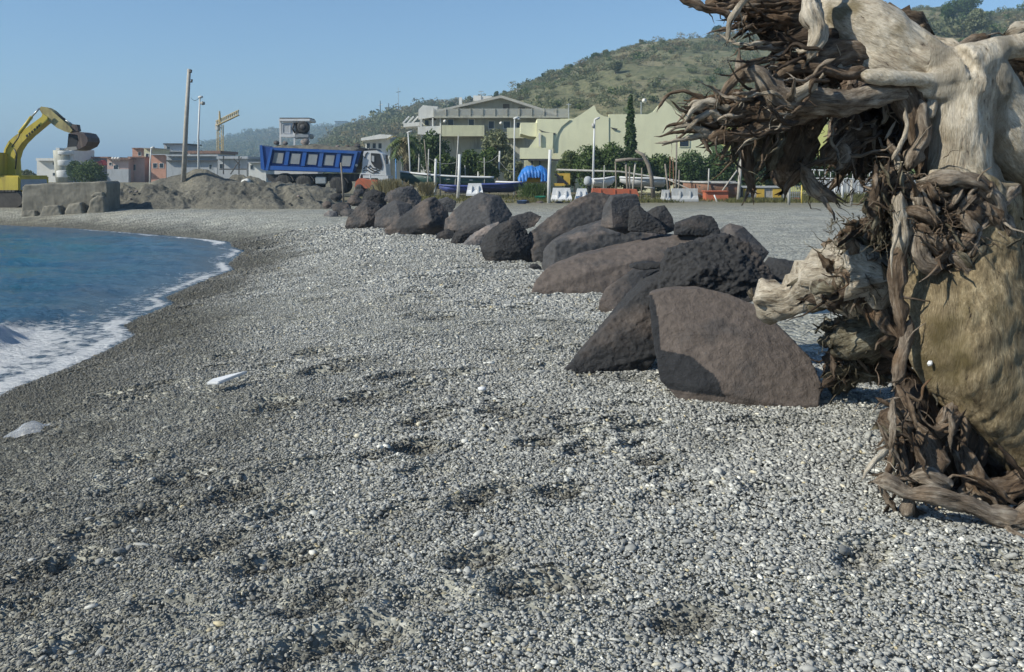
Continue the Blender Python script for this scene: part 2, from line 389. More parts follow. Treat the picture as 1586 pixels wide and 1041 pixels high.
M_lichen = wood_material('wood_lichen', (.045, .037, .024), (.13, .112, .075), (.3, .28, .215), crackw=1.0)

# ================================================================== ground
def ground_sheet():
    th = np.concatenate([np.linspace(-180, -46, 34)[:-1], np.linspace(-46, 46, 520), np.linspace(46, 180, 34)[1:]])
    rr = np.concatenate([np.linspace(.4, 1.6, 6)[:-1], 1.6 * (60 / 1.6) ** np.linspace(0, 1, 330), 60 * (9000 / 60) ** np.linspace(0, 1, 50)[1:]])
    T, RR = np.meshgrid(np.radians(th), rr, indexing='ij')
    x = (RR * np.sin(T)).ravel(); y = (RR * np.cos(T)).ravel(); z = height(x, y) - .009 * (1 - sstep(22, 32, np.hypot(x, y))) - .006 * (1 - sstep(4, 7, np.hypot(x, y)))
    f = grid_faces(len(th), len(rr))[:, ::-1]
    v = np.stack([x, y, z], 1)
    # closing fan under the photographer
    me = np_mesh('beach', v, f); set_attr(me, 'shore', shore_dist(x, y))
    o = link('beach', me, M_gravel, None, True); tag(o, kind='structure'); return o
beach = ground_sheet()

# ------------------------------------------------------------------ pebbles: the largest in view one by one, the rest as one mass
def pebble_mesh(seed):
    g = np.random.default_rng(seed); nseg, nr = 7, 4; v = [(0, 0, 1)]
    for i in range(1, nr):
        for k in range(nseg):
            a = 2 * math.pi * (k + .5 * (i % 2)) / nseg; p = math.pi * i / nr; v.append((math.sin(p) * math.cos(a), math.sin(p) * math.sin(a), math.cos(p)))
    v.append((0, 0, -1)); v = np.array(v); v *= 1 + .14 * g.normal(size=(len(v), 1)).clip(-1.4, 1.4)
    v = np.sign(v) * np.abs(v) ** .9
    v *= (1, g.uniform(.55, .9), g.uniform(.26, .5)); v *= .52
    f = []
    for k in range(nseg): f.append((0, 1 + k, 1 + (k + 1) % nseg))
    for i in range(nr - 2):
        for k in range(nseg):
            a, b = 1 + i * nseg + k, 1 + i * nseg + (k + 1) % nseg; f += [(a, a + nseg, b), (b, a + nseg, b + nseg)]
    n = len(v) - 1
    for k in range(nseg): f.append((n, n - nseg + (k + 1) % nseg, n - nseg + k))
    me = np_mesh('pebble', v, np.array(f)); me.materials.append(M_pebble); me.polygons.foreach_set('use_smooth', np.ones(len(me.polygons), bool)); return me
PEB = [pebble_mesh(40 + i) for i in range(9)]
def scatter_pebbles():
    xs, ys, ss = [], [], []
    edges = np.array([1.7, 2.6, 3.6, 5, 7, 9.5, 13, 17, 22, 28])
    for r0, r1 in zip(edges[:-1], edges[1:]):
        rm = (r0 + r1) / 2; s0 = .0124 + .00006 * rm + .000062 * rm * rm
        half = R(38 if rm < 10 else 35); area = half * (r1 * r1 - r0 * r0)
        n = int(area * (1.3 if rm < 5 else 1.0) / s0 ** 2)
        r = np.sqrt(rng.uniform(r0 * r0, r1 * r1, n)); t = rng.uniform(-half, half, n)
        xs.append(r * np.sin(t)); ys.append(r * np.cos(t)); ss.append(s0 * np.exp(rng.normal(0, .38, n)).clip(.45, 2.6))
    x = np.concatenate(xs); y = np.concatenate(ys); s = np.concatenate(ss)
    d = shore_dist(x, y); keep = (d > .12) & ~((y > 7.5) & (x > 2.6 - (y - 5.8) * .25)); x, y, s, d = x[keep], y[keep], s[keep], d[keep]
    # coarser to the right, finer towards the water, in patches
    patch = n2(x, y, 1.5, 3, 21); s *= (.72 + .36 * sstep(.5, 6.5, d)) * (1 + .36 * patch)
    z = height(x, y) + s * rng.uniform(-.05, .16, len(s))
    big = rng.random(len(s)) < .012 + .03 * sstep(1.5, 3.5, x) * (y < 4.5); s[big] *= 1.9
    wet = 1 - sstep(.4, 5.0 - 2.9 * sstep(5, 13, y), d + .9 * n2(x, y, .8, 3, 5)); hollow_shade = np.zeros(len(x))
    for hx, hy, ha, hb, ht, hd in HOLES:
        q = ((x - hx) * math.cos(ht) + (y - hy) * math.sin(ht)) ** 2 / ha ** 2 + (-(x - hx) * math.sin(ht) + (y - hy) * math.cos(ht)) ** 2 / hb ** 2; hollow_shade = np.maximum(hollow_shade, np.exp(-q * .9))
    hollow_shade *= (rng.random(len(x)) < .85)
    wet = np.clip(wet + 1.5 * hollow_shade + .5 * sstep(.012, .04, height(x, y, False) - height(x, y)) + .3 * sstep(.2, .45, n2(x, y, .6, 3, 77)), 0, 1.25)  # stones in hollows darkened: moist, and hollow shade painted into the same value
    rot = np.stack([rng.normal(0, .24, len(s)), rng.normal(0, .24, len(s)), rng.uniform(0, 6.28, len(s))], 1)
    scl = s[:, None] * np.stack([np.exp(rng.normal(0.12, .18, len(s))), np.ones(len(s)), np.exp(rng.normal(0, .2, len(s)))], 1)
    return np.stack([x, y, z], 1), scl, rot, wet, s
P_co, P_scl, P_rot, P_wet_shade, P_s = scatter_pebbles()
# in-frame pebbles that look largest become parts of the beach
fx, fy, fz = P_co[:, 0], P_co[:, 1], P_co[:, 2] - EYE
dep = fy * cp - fz * sp; upx = CXP + F_PX * fx / dep; upy = CYP - F_PX * (fy * sp + fz * cp) / dep
score = np.where((upx > 5) & (upx < 1580) & (upy > 100) & (upy < 1035), P_s / dep, 0)
TOP = np.argsort(-score)[:300]
for i in TOP:
    o = bpy.data.objects.new('pebble', PEB[int(i) % len(PEB)]); COL.objects.link(o); o.parent = beach
    o.location = P_co[i]; o.rotation_euler = P_rot[i]; o.scale = P_scl[i]
rest = np.ones(len(P_s), bool); rest[TOP] = False
def instancer(name, meshes, co, scl, rot, extra, label, cat):
    """one mass of small pieces: points with size and turn, filled by geometry nodes"""
    src = bpy.data.collections.new(name + '_kinds')
    for i, me in enumerate(meshes):
        o = bpy.data.objects.new('%s_piece_%02d' % (name, i), me); src.objects.link(o)
    me = bpy.data.meshes.new(name); me.vertices.add(len(co)); me.vertices.foreach_set('co', np.asarray(co, np.float32).ravel())
    set_attr(me, 'scl', scl, 'FLOAT_VECTOR'); set_attr(me, 'rot', rot, 'FLOAT_VECTOR'); set_attr(me, 'idx', rng.integers(0, len(meshes), len(co)), 'INT')
    for k, val in extra.items(): set_attr(me, k, val)
    o = link(name, me); tag(o, label, cat, kind='stuff')
    g = bpy.data.node_groups.new(name, 'GeometryNodeTree')
    g.interface.new_socket('Geometry', in_out='INPUT', socket_type='NodeSocketGeometry'); g.interface.new_socket('Geometry', in_out='OUTPUT', socket_type='NodeSocketGeometry')
    gi = g.nodes.new('NodeGroupInput'); go = g.nodes.new('NodeGroupOutput'); ip = g.nodes.new('GeometryNodeInstanceOnPoints'); ci = g.nodes.new('GeometryNodeCollectionInfo')
    ci.inputs['Collection'].default_value = src; ci.inputs['Separate Children'].default_value = True; ci.inputs['Reset Children'].default_value = True
    def na(nm, ty):
        q = g.nodes.new('GeometryNodeInputNamedAttribute'); q.data_type = ty; q.inputs['Name'].default_value = nm; return q.outputs['Attribute']
    g.links.new(gi.outputs[0], ip.inputs['Points']); g.links.new(ci.outputs[0], ip.inputs['Instance']); ip.inputs['Pick Instance'].default_value = True
    g.links.new(na('idx', 'INT'), ip.inputs['Instance Index']); g.links.new(na('rot', 'FLOAT_VECTOR'), ip.inputs['Rotation']); g.links.new(na('scl', 'FLOAT_VECTOR'), ip.inputs['Scale'])
    g.links.new(ip.outputs[0], go.inputs[0])
    md = o.modifiers.new('fill', 'NODES'); md.node_group = g
    return o
instancer('shingle', PEB, P_co[rest], P_scl[rest], P_rot[rest], {'wet': P_wet_shade[rest]}, 'grey rounded shingle covering the beach down to the water', 'shingle')

# ================================================================== sea
def sea_material():
    m, nt, N, L, P = new_mat('sea'); pos = coords(N, L)
    a = N.new('ShaderNodeAttribute'); a.attribute_name = 'shore'; fo = N.new('ShaderNodeAttribute'); fo.attribute_name = 'foam'
    dr = N.new('ShaderNodeMapRange'); dr.inputs['From Min'].default_value = -5; dr.inputs['From Max'].default_value = -.3; L.new(a.outputs['Fac'], dr.inputs['Value'])
    nb = noise(N, L, pos, .55, 4, .6); rbb = ramp(N, [(.35, (.006, .16, .23)), (.65, (.008, .115, .235))]); L.new(nb.outputs[0], rbb.inputs[0])
    c = mix(N, L, dr.outputs[0], rbb.outputs[0], (.065, .135, .215))
    mp = N.new('ShaderNodeMapping'); mp.inputs['Scale'].default_value = (1, 1.9, 1); mp.inputs['Rotation'].default_value = (0, 0, R(20)); L.new(pos, mp.inputs['Vector'])
    n1 = noise(N, L, mp.outputs[0], 3.2, 7, .68); n2_ = noise(N, L, pos, 6.0, 9, .78)
    fs = N.new('ShaderNodeMath'); fs.operation = 'ADD'; L.new(n2_.outputs[0], fs.inputs[0]); L.new(fo.outputs['Fac'], fs.inputs[1])
    fr = N.new('ShaderNodeMapRange'); fr.inputs['From Min'].default_value = .93; fr.inputs['From Max'].default_value = 1.04; L.new(fs.outputs[0], fr.inputs['Value'])
    c2 = mix(N, L, fr.outputs[0], c, (.78, .8, .82)); L.new(c2, P.inputs['Base Color'])
    rg = N.new('ShaderNodeMapRange'); rg.inputs['To Min'].default_value = .16; rg.inputs['To Max'].default_value = .9; L.new(fr.outputs[0], rg.inputs['Value']); L.new(rg.outputs[0], P.inputs['Roughness'])
    P.inputs['IOR'].default_value = 1.33
    b = bump(N, L, n1.outputs[0], 1.0, .3, P)
    b2 = N.new('ShaderNodeBump'); b2.inputs['Strength'].default_value = .5; b2.inputs['Distance'].default_value = .03; L.new(fr.outputs[0], b2.inputs['Height']); L.new(b2.outputs[0], b.inputs['Normal'])
    return m
def sea_sheet():
    th = np.concatenate([np.linspace(-170, -44, 40)[:-1], np.linspace(-44, -12, 330)])
    rr = np.concatenate([3 * (70 / 3) ** np.linspace(0, 1, 330), 70 * (9000 / 70) ** np.linspace(0, 1, 40)[1:]])
    T, RR = np.meshgrid(np.radians(th), rr, indexing='ij'); x = (RR * np.sin(T)).ravel(); y = (RR * np.cos(T)).ravel()
    d = shore_dist(x, y); near = 1 - sstep(25, 60, np.hypot(x, y))
    w = .16 * (.5 - np.abs(n2(x * .45 + y * .25, y * 1.1, .75, 3, 31))) + .14 * (.5 - np.abs(n2(x * .35 + y * .2, y, 1.9, 2, 33)))
    dw = d + .3 * n2(x, y, 1.4, 2, 35)
    surf = (1 - sstep(9.5, 13.5, y)) * sstep(4, 6, y)
    br = np.exp(-((dw + 1.45) / .26) ** 2) * surf
    z = SEA + near * sstep(.1, 1.6, -d) * w + br * (.2 + .14 * n2(x, y, .16, 3, 36)) + .03 * np.exp(-((d + .1) / .5) ** 2) 
    z = np.where(d > .35, SEA - .12 - .3 * np.minimum(d, 3), z)
    foam = .68 * surf * sstep(-1.75, -1.4, dw) * (1 - .25 * sstep(-1.0, -.5, dw)) + (1 - surf) * near * .42 * np.exp(-((dw + .15) / (.3 + .55 * (1 - sstep(15, 24, y)))) ** 2) + .14 * near * np.exp(-((dw + 1.1) / .5) ** 2)
    foam += .36 * near * np.maximum(0, n2(x, y, 2.2, 3, 41) - .1) * sstep(-7, -1.5, d)
    foam += .16 * np.exp(-((d + .05) / .09) ** 2) * (1 + n2(x, y, .8, 2, 44))
    me = np_mesh('sea', np.stack([x, y, z], 1), grid_faces(len(th), len(rr))[:, ::-1]); set_attr(me, 'shore', d); set_attr(me, 'foam', foam)
    tag(link('sea', me, sea_material(), None, True), kind='structure')
sea_sheet()
# ================================================================== boulders
TMP = bpy.data.scenes.new('workbench')      # a scratch scene to evaluate remeshing in, removed at the end
def remeshed(v, f, voxel, smooth=0):
    """voxel-remeshed copy of a closed shape -> (verts, quads/tris mesh)"""
    me = bpy.data.meshes.new('tmp'); me.from_pydata([tuple(map(float, p)) for p in v], [], [tuple(map(int, q)) for q in f]); me.update()
    o = bpy.data.objects.new('tmp', me); TMP.collection.objects.link(o)
    md = o.modifiers.new('r', 'REMESH'); md.mode = 'VOXEL'; md.voxel_size = voxel; md.adaptivity = 0
    if smooth:
        sm = o.modifiers.new('s', 'SMOOTH'); sm.iterations = smooth; sm.factor = .5
    vl = TMP.view_layers[0]; vl.update(); dg = vl.depsgraph; out = bpy.data.meshes.new_from_object(o.evaluated_get(dg))
    bpy.data.objects.remove(o); bpy.data.meshes.remove(me); return out
def mesh_co(me):
    a = np.empty(len(me.vertices) * 3, np.float32); me.vertices.foreach_get('co', a); return a.reshape(-1, 3).astype(float)
def mesh_no(me):
    a = np.empty(len(me.vertices) * 3, np.float32); me.vertex_normals.foreach_get('vector', a); return a.reshape(-1, 3).astype(float)
def hull(pts):
    bm = bmesh.new()
    for p in pts: bm.verts.new([float(c) for c in p])
    r = bmesh.ops.convex_hull(bm, input=bm.verts)
    junk = [g for g in r['geom_interior'] + r['geom_unused'] if isinstance(g, bmesh.types.BMVert)]
    bmesh.ops.delete(bm, geom=list(set(junk)), context='VERTS')
    bmesh.ops.recalc_face_normals(bm, faces=bm.faces); bm.verts.index_update()
    v = [tuple(x.co) for x in bm.verts]; f = [[q.index for q in k.verts] for k in bm.faces]; bm.free(); return v, f
def shave(v, f, size, seed, cuts):
    """knock corners off a convex block with random planes, so that it breaks into flat facets"""
    bm = bmesh.new(); vs = [bm.verts.new(p) for p in v]
    for q in f: bm.faces.new([vs[i] for i in q])
    g = random.Random(seed)
    for _ in range(cuts):
        n = Vector((g.gauss(0, 1), g.gauss(-.5, 1), g.gauss(.35, .8))).normalized(); s = max(x.co.dot(n) for x in bm.verts); p = n * (s - size * g.uniform(.015, .065))
        r = bmesh.ops.bisect_plane(bm, geom=bm.verts[:] + bm.edges[:] + bm.faces[:], plane_co=p, plane_no=n, clear_outer=True)
        ed = [e for e in r['geom_cut'] if isinstance(e, bmesh.types.BMEdge)]
        if ed: bmesh.ops.contextual_create(bm, geom=ed)
    bmesh.ops.recalc_face_normals(bm, faces=bm.faces); bm.verts.index_update()
    v = [tuple(x.co) for x in bm.verts]; f = [[q.index for q in k.verts] for k in bm.faces]; bm.free(); return v, f
RM = {'red': rock_material('rock_red', .95, 1.05, 1), 'mix': rock_material('rock_mixed', .3, 1.0, 2), 'dark': rock_material('rock_dark', .0, .8, 3), 'grey': rock_material('rock_grey', .12, 1.4, 4), 'pale': rock_material('rock_pale', .3, 2.4, 5)}
K8 = 1 / 1.9825
def c8(X, Y): return 500 + X * K8, 270 + Y * K8
def boulder(label, outline, inner, kind, thick=.8, lean=.55, rough=.05, Y0=None, sink=.12, stain=None, cuts=6, res=46, conv=c8, name='boulder', group='dark boulders along the shingle', cat='boulder'):
    pts = [conv(p[0], p[1]) + (p[2] if len(p) > 2 else 0,) for p in outline]; inn = [conv(p[0], p[1]) + (p[2],) for p in inner]
    pb = max(p[1] for p in pts); pt = min(p[1] for p in pts); hp = pb - pt
    bx = [p for p in pts if p[1] == pb][0]
    if Y0 is None: Y0 = hit(bx[0], pb)[1]
    m = mpp(Y0); size = max(hp, max(p[0] for p in pts) - min(p[0] for p in pts)) * m
    V = []
    def yy(py, dy): return Y0 + lean * (pb - py) * m + dy * size
    front = [at(a, b, yy(b, dy)) for a, b, dy in pts]
    V += front; V += [at(a, b, yy(b, dy)) for a, b, dy in inn]
    c = np.mean(front, axis=0)
    for p in front:
        q = c + (p - c) * np.array((.8, 1, .86)); q[1] = max(p[1], Y0) + thick * size; V.append(q)
    va = np.array(V); gl = height(va[:, 0], va[:, 1], False)
    for p, g_ in zip(list(V), gl):
        if p[2] < g_ + .12: V.append(p + np.array((0, .05, -sink - .1)))
    v, f = hull(V); v, f = shave(v, f, size, int(abs(pts[0][0] * 7 + pts[0][1])), cuts); me = remeshed(v, f, size / (res * (1.55 if res > 33 else 1)), 0)
    co = mesh_co(me); no = mesh_no(me); s = random.random() * 50
    q = co / size
    dd = rough * (.4 * fbm(q * 3.2 + s, 4, 3, .6) + .7 * np.abs(fbm(q * 9.5 + s, 4, 6, .65)) - .15 + .4 * fbm(q * 26 + s, 3, 9) - 1.2 * np.maximum(0, fbm(q * 6 + s + 7, 3, 12) - .3)) * size
    co = co + no * dd[:, None]
    base = Vector((float(c[0]), float(Y0 + thick * size * .5), float(co[:, 2].min())))
    me.vertices.foreach_set('co', (co - np.array(base)).astype(np.float32).ravel()); me.update(); me.name = name
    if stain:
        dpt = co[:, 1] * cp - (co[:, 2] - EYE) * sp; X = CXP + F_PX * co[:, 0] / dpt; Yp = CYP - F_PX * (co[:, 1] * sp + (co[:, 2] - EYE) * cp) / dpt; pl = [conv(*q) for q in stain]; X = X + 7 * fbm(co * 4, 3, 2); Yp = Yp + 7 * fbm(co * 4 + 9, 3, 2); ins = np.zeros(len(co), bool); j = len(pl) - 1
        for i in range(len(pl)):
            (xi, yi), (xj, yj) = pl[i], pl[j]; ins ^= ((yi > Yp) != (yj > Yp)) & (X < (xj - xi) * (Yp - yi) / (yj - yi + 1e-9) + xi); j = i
        set_attr(me, 'stain', ins.astype(float))  # gives the facet inside the outline a darker colour
    o = link(name, me, RM[kind], None, True); o.location = base; tag(o, label, cat, group); return o
B = boulder
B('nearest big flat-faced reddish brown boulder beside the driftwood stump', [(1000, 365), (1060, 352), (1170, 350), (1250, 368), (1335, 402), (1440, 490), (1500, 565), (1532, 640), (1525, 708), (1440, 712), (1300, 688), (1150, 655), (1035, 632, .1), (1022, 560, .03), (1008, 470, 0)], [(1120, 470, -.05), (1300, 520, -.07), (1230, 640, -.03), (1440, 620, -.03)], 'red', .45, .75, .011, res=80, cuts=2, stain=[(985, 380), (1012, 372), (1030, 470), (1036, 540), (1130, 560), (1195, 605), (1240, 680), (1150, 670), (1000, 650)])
B('dark wedge of boulder leaning behind the left edge of the nearest reddish boulder', [(738, 608), (800, 540), (920, 410), (1010, 318), (1065, 288), (1120, 330), (1110, 420), (1040, 550), (960, 566), (880, 582), (830, 604)], [(960, 470, -.06)], 'dark', .4, .55, .03, res=64, cuts=4)
B('knobbly dark boulder standing over the nearest reddish boulder', [(1030, 330), (1050, 262), (1060, 235), (1150, 224), (1215, 188), (1245, 180), (1300, 205), (1350, 262), (1392, 325), (1380, 370), (1300, 395), (1140, 385), (1030, 380)], [(1180, 290, -.14), (1100, 300, -.1), (1280, 290, -.12)], 'dark', .5, .5, .06, Y0=6.75, res=70, cuts=5)
B('long smooth reddish slab with its low end on the shingle', [(640, 362), (650, 330), (684, 290), (780, 255), (1000, 215), (1110, 185), (1240, 182), (1230, 240), (1060, 300), (960, 340), (880, 366), (850, 368), (700, 364)], [(800, 305, -.06), (980, 262, -.06)], 'red', .35, .9, .014, res=72, cuts=2)
B('small grey-brown tilted slab between the long slab and the dark wedge', [(848, 392), (866, 352), (960, 287), (1055, 268), (1050, 330), (960, 420), (888, 420)], [(950, 340, -.08)], 'mix', .35, .7, .02, res=50)
B('flat-topped boulder with pale gritty upper face above the reddish slab', [(668, 278), (676, 235), (700, 212), (760, 180), (870, 143), (960, 143), (1070, 183), (1085, 196), (1000, 230), (800, 272), (700, 292)], [(690, 218, -.1), (800, 190, -.12), (930, 172, -.12), (1040, 188, -.06)], 'grey', .6, .9, .026, res=60, cuts=3)
B('tall sloping boulder with a peak in the middle of the row', [(622, 255), (628, 185), (700, 130), (760, 95), (815, 52), (880, 62), (960, 92), (960, 160), (820, 200), (690, 262), (650, 268)], [(690, 190, -.06), (740, 160, -.05)], 'mix', .55, .6, .028, res=60, cuts=3)
B('squarish block with a lit left face atop the row', [(852, 160), (862, 100), (882, 64), (930, 58), (972, 62), (976, 95), (975, 160), (930, 185)], [(884, 72, -.2), (890, 165, -.28)], 'grey', .6, .2, .02, Y0=12.6, res=44)
B('dark rounded boulder just right of the squarish block', [(938, 175), (942, 112), (968, 92), (1000, 130), (1042, 152), (1060, 186)], [(975, 130, -.12)], 'dark', .7, .4, .05, Y0=12.2, res=44)
B('brown egg-shaped boulder standing behind the flat-topped one', [(1000, 172), (998, 115), (1022, 100), (1050, 94), (1074, 130), (1084, 176), (1040, 186)], [(1030, 130, -.15)], 'mix', .7, .3, .04, Y0=13.2, res=40)
B('low humped dark boulder behind the long slab', [(1078, 186), (1082, 152), (1120, 150), (1168, 124), (1200, 130), (1222, 176), (1222, 190)], [(1150, 155, -.12)], 'dark', .6, .4, .04, Y0=11.8, res=44)
B('angular grey boulder with a pointed right end by the gravel yard', [(1222, 168), (1250, 150), (1292, 160), (1372, 240), (1342, 282), (1290, 262), (1230, 220)], [(1262, 178, -.2), (1300, 240, -.16)], 'grey', .45, .3, .022, Y0=9.3, res=44, cuts=3)
B('low flat dark rock on the gravel behind the pale wood stub', [(1362, 292), (1395, 261), (1480, 274), (1538, 290), (1500, 330), (1420, 334)], [(1430, 285, -.08)], 'dark', .7, .8, .03, res=44)
B('big pyramid-shaped boulder with bright left face and black right face', [(368, 175), (375, 140), (402, 110), (430, 85), (482, 54), (545, 66), (582, 122), (560, 175), (480, 200)], [(505, 72, -.16), (516, 165, -.3), (420, 150, -.12)], 'grey', .5, .3, .02, res=54, cuts=3)
B('black angular boulder alone in front of the row on its shingle side', [(478, 222), (500, 180), (540, 152), (590, 134), (622, 165), (642, 205), (636, 258), (560, 267), (515, 264)], [(578, 150, -.12), (530, 190, -.16), (535, 250, -.22), (605, 235, -.16)], 'dark', .55, .25, .03, res=52, cuts=4)
B('pale weathered rock wedged left of the black angular boulder', [(428, 212), (450, 190), (500, 160), (545, 145), (520, 190), (470, 218)], [(480, 180, -.08)], 'pale', .5, .5, .03, res=36)
B('small dark rock below the bright-faced pyramid boulder', [(392, 205), (402, 182), (440, 165), (500, 150), (505, 170), (440, 200), (410, 214)], [(430, 185, -.1)], 'dark', .6, .4, .05, res=36)
B('little dark rock at the shingle edge under the pyramid boulder', [(343, 198), (352, 180), (385, 168), (404, 176), (402, 202), (370, 202)], [(375, 182, -.15)], 'dark', .7, .4, .05, res=30)
B('steep-peaked boulder with a broad foot spread on the shingle', [(183, 172), (210, 160), (255, 132), (310, 76), (345, 68), (388, 122), (388, 165), (340, 182), (250, 186), (205, 184)], [(322, 86, -.14), (338, 150, -.26), (260, 165, -.1)], 'mix', .45, .3, .025, res=50, cuts=3)
B('bluntly rounded grey boulder third from the left end of the row', [(158, 158), (160, 118), (190, 95), (222, 78), (272, 92), (282, 130), (250, 165), (190, 164)], [(228, 92, -.16), (240, 150, -.28), (185, 140, -.1)], 'grey', .5, .3, .022, res=44, cuts=3)
B('brown-sided boulder at the left end of the row', [(68, 158), (75, 132), (100, 102), (132, 76), (192, 98), (176, 162), (120, 165)], [(134, 92, -.16), (140, 150, -.26), (100, 140, -.1)], 'mix', .5, .3, .035, res=44, cuts=4)
B('dark boulder perched behind the left end of the row', [(112, 90), (120, 62), (152, 44), (192, 58), (196, 96), (150, 104)], [(150, 66, -.14)], 'dark', .6, .3, .04, Y0=30.5, res=36)
B('boulder with a pale facet behind the third from the left', [(186, 80), (196, 56), (232, 40), (272, 34), (304, 72), (300, 104), (240, 104)], [(235, 55, -.12), (262, 60, -.1)], 'grey', .6, .3, .04, Y0=30, res=38)
B('low grey boulder behind the steep-peaked one', [(338, 104), (348, 78), (380, 68), (412, 84), (400, 116), (365, 120)], [(375, 86, -.1)], 'grey', .6, .3, .04, Y0=27, res=34)
B('flat brown rock lying between the pyramid boulder and the tall sloping one', [(560, 165), (575, 132), (640, 114), (672, 130), (650, 160), (600, 176)], [(610, 140, -.1)], 'mix', .7, .6, .05, Y0=17.5, res=36)
B('small stone alone on the shingle left of the long reddish slab', [(628, 290), (640, 278), (660, 276), (672, 286), (655, 294)], [(648, 282, -.15)], 'dark', .8, .4, .06, res=22)
B('dark flake of rock lying on the reddish slab', [(935, 287), (950, 276), (1000, 268), (1050, 272), (1040, 290), (980, 294)], [(1000, 276, -.05)], 'dark', .5, .8, .05, Y0=7.35, res=30)
# rubble at the far left end of the row
_rb = random.Random(3)
rub = [(512, 335, 14, 'pale'), (528, 322, 16, 'mix'), (520, 305, 10, 'dark'), (540, 333, 15, 'grey'), (548, 312, 13, 'mix'), (532, 345, 10, 'dark'), (506, 318, 9, 'mix'), (556, 298, 10, 'mix')]
rl = ['pale broken stone at the foot of the rubble by the dump truck', 'brown broken stone in the rubble below the truck front wheel', 'small dark stone topmost in the rubble below the truck', 'grey broken stone at the right foot of the rubble', 'brown stone high in the rubble by the boulder row', 'dark stone at the shingle edge of the rubble', 'small brown stone at the left of the rubble', 'small brown stone under the orange machine']
for (a, b, s, kd), lb in zip(rub, rl):
    k = 7; o = [(a + s * _rb.uniform(.75, 1.1) * math.cos(t * 2 * math.pi / k), b + s * .75 * _rb.uniform(.7, 1.1) * math.sin(t * 2 * math.pi / k)) for t in range(k)]
    B(lb, o, [(a, b, -.25)], kd, .7, .4, .07, Y0=31 + (345 - b) * .08, res=24, conv=lambda p, q: (p, q), name='rubble_stone', group='broken stones by the dump truck', cat='stone')
# ================================================================== driftwood stump
def spline(P, step):
    P = np.asarray(P, float); Q = np.vstack([2 * P[0] - P[1], P, 2 * P[-1] - P[-2]]); out = []
    for i in range(1, len(Q) - 2):
        n = max(2, int(np.linalg.norm(Q[i + 1, :3] - Q[i, :3]) / step)); t = np.linspace(0, 1, n, endpoint=False)[:, None]
        a, b, c, d = Q[i - 1], Q[i], Q[i + 1], Q[i + 2]
        out.append(.5 * (2 * b + (c - a) * t + (2 * a - 5 * b + 4 * c - d) * t ** 2 + (3 * b - a - 3 * c + d) * t ** 3))
    return np.vstack(out + [P[-1:]])
def to3(path):      # [(px,py,Y,rpx)] -> [(x,y,z,r)]
    return np.array([[*at(a, b, Y), r * mpp(Y) * 1.02] for a, b, Y, r in path])
def sweep(C, n=12, gnarl=.22, groove=.1, seed=0, squash=1.0, lobes=0, plain_=False):
    """swept root: C (m,4) centres and radii -> verts, quads, caps, grain vectors"""
    c, r = C[:, :3], np.maximum(C[:, 3], .0012); m = len(c)
    t = np.gradient(c, axis=0); t /= np.linalg.norm(t, axis=1)[:, None] + 1e-9
    ref = np.array((.2, .5, .84)); A = np.empty((m, 3)); Bv = np.empty((m, 3))
    for i in range(m):
        a = np.cross(ref, t[i]); 
        if np.linalg.norm(a) < .05: a = np.cross((1, 0, 0), t[i])
        a /= np.linalg.norm(a); b = np.cross(t[i], a); A[i] = a; Bv[i] = b; ref = b
    L = np.concatenate([[0], np.cumsum(np.linalg.norm(np.diff(c, axis=0), axis=1))])
    th = np.arange(n) * 2 * math.pi / n; TH, LL = np.meshgrid(th, L); RR = r[:, None]
    s = seed * 7.77
    if plain_:
        V = c[:, None, :] + RR[:, :, None] * (np.cos(TH)[..., None] * A[:, None, :] + np.sin(TH)[..., None] * Bv[:, None, :]); G = np.stack([np.cos(TH) * RR + s, np.sin(TH) * RR - s, LL * .16 + s], 2); a = np.arange(m * n).reshape(m, n); b = np.roll(a, -1, 1)
        return V.reshape(-1, 3), np.stack([a[:-1].ravel(), b[:-1].ravel(), b[1:].ravel(), a[1:].ravel()], 1), (), G.reshape(-1, 3)
    q = np.stack([np.cos(TH).ravel() * .9 + s, np.sin(TH).ravel() * .9 - s, (LL / (RR * 3.2 + .02)).ravel() + s], 1)
    g1 = fbm(q, 3, 3).reshape(m, n); g2 = fbm(np.stack([np.cos(TH + LL * 3).ravel() * 3.4 + s, np.sin(TH + LL * 3).ravel() * 3.4, (LL / (RR * 9 + .04)).ravel()], 1), 3, 5, .7).reshape(m, n)
    rad = RR * (1 + gnarl * 1.6 * g1 + groove * 2 * g2)
    if lobes:
        tw = TH * lobes / 2 + LL / (r.mean() * 9 + .02) * (1 if seed % 2 < 1 else -1) + 2.2 * fbm(np.stack([LL.ravel() / (r.mean() * 6 + .02), LL.ravel() * 0 + s, LL.ravel() * 0], 1), 2, 9).reshape(m, n)
        rad = rad * (1.12 - .34 * (1 - np.abs(np.cos(tw))) ** 2.2)
        kn = np.maximum(0, fbm(np.stack([L / (r.mean() * 3 + .01), L * 0 + s * 3, L * 0], 1), 2, 12) - .15); rad = rad * (1 + .7 * kn[:, None])
    V = c[:, None, :] + rad[:, :, None] * (np.cos(TH)[..., None] * A[:, None, :] + squash * np.sin(TH)[..., None] * Bv[:, None, :])
    G = np.stack([np.cos(TH) * RR + s, np.sin(TH) * RR - s, LL * .16 + s], 2)
    a = np.arange(m * n).reshape(m, n); b = np.roll(a, -1, 1)
    f = np.stack([a[:-1].ravel(), b[:-1].ravel(), b[1:].ravel(), a[1:].ravel()], 1)
    return V.reshape(-1, 3), f, (list(range(n))[::-1], list(range((m - 1) * n, m * n))), G.reshape(-1, 3)
_sb = hit(1440, 838)
stump = thing('driftwood_stump', (at(1500, 700, 4.1)[0], 4.1, hz(1.9, 4.1)), 'huge bleached uprooted tree stump with tangled roots on the shingle', 'driftwood')
SO = np.array(stump.location)
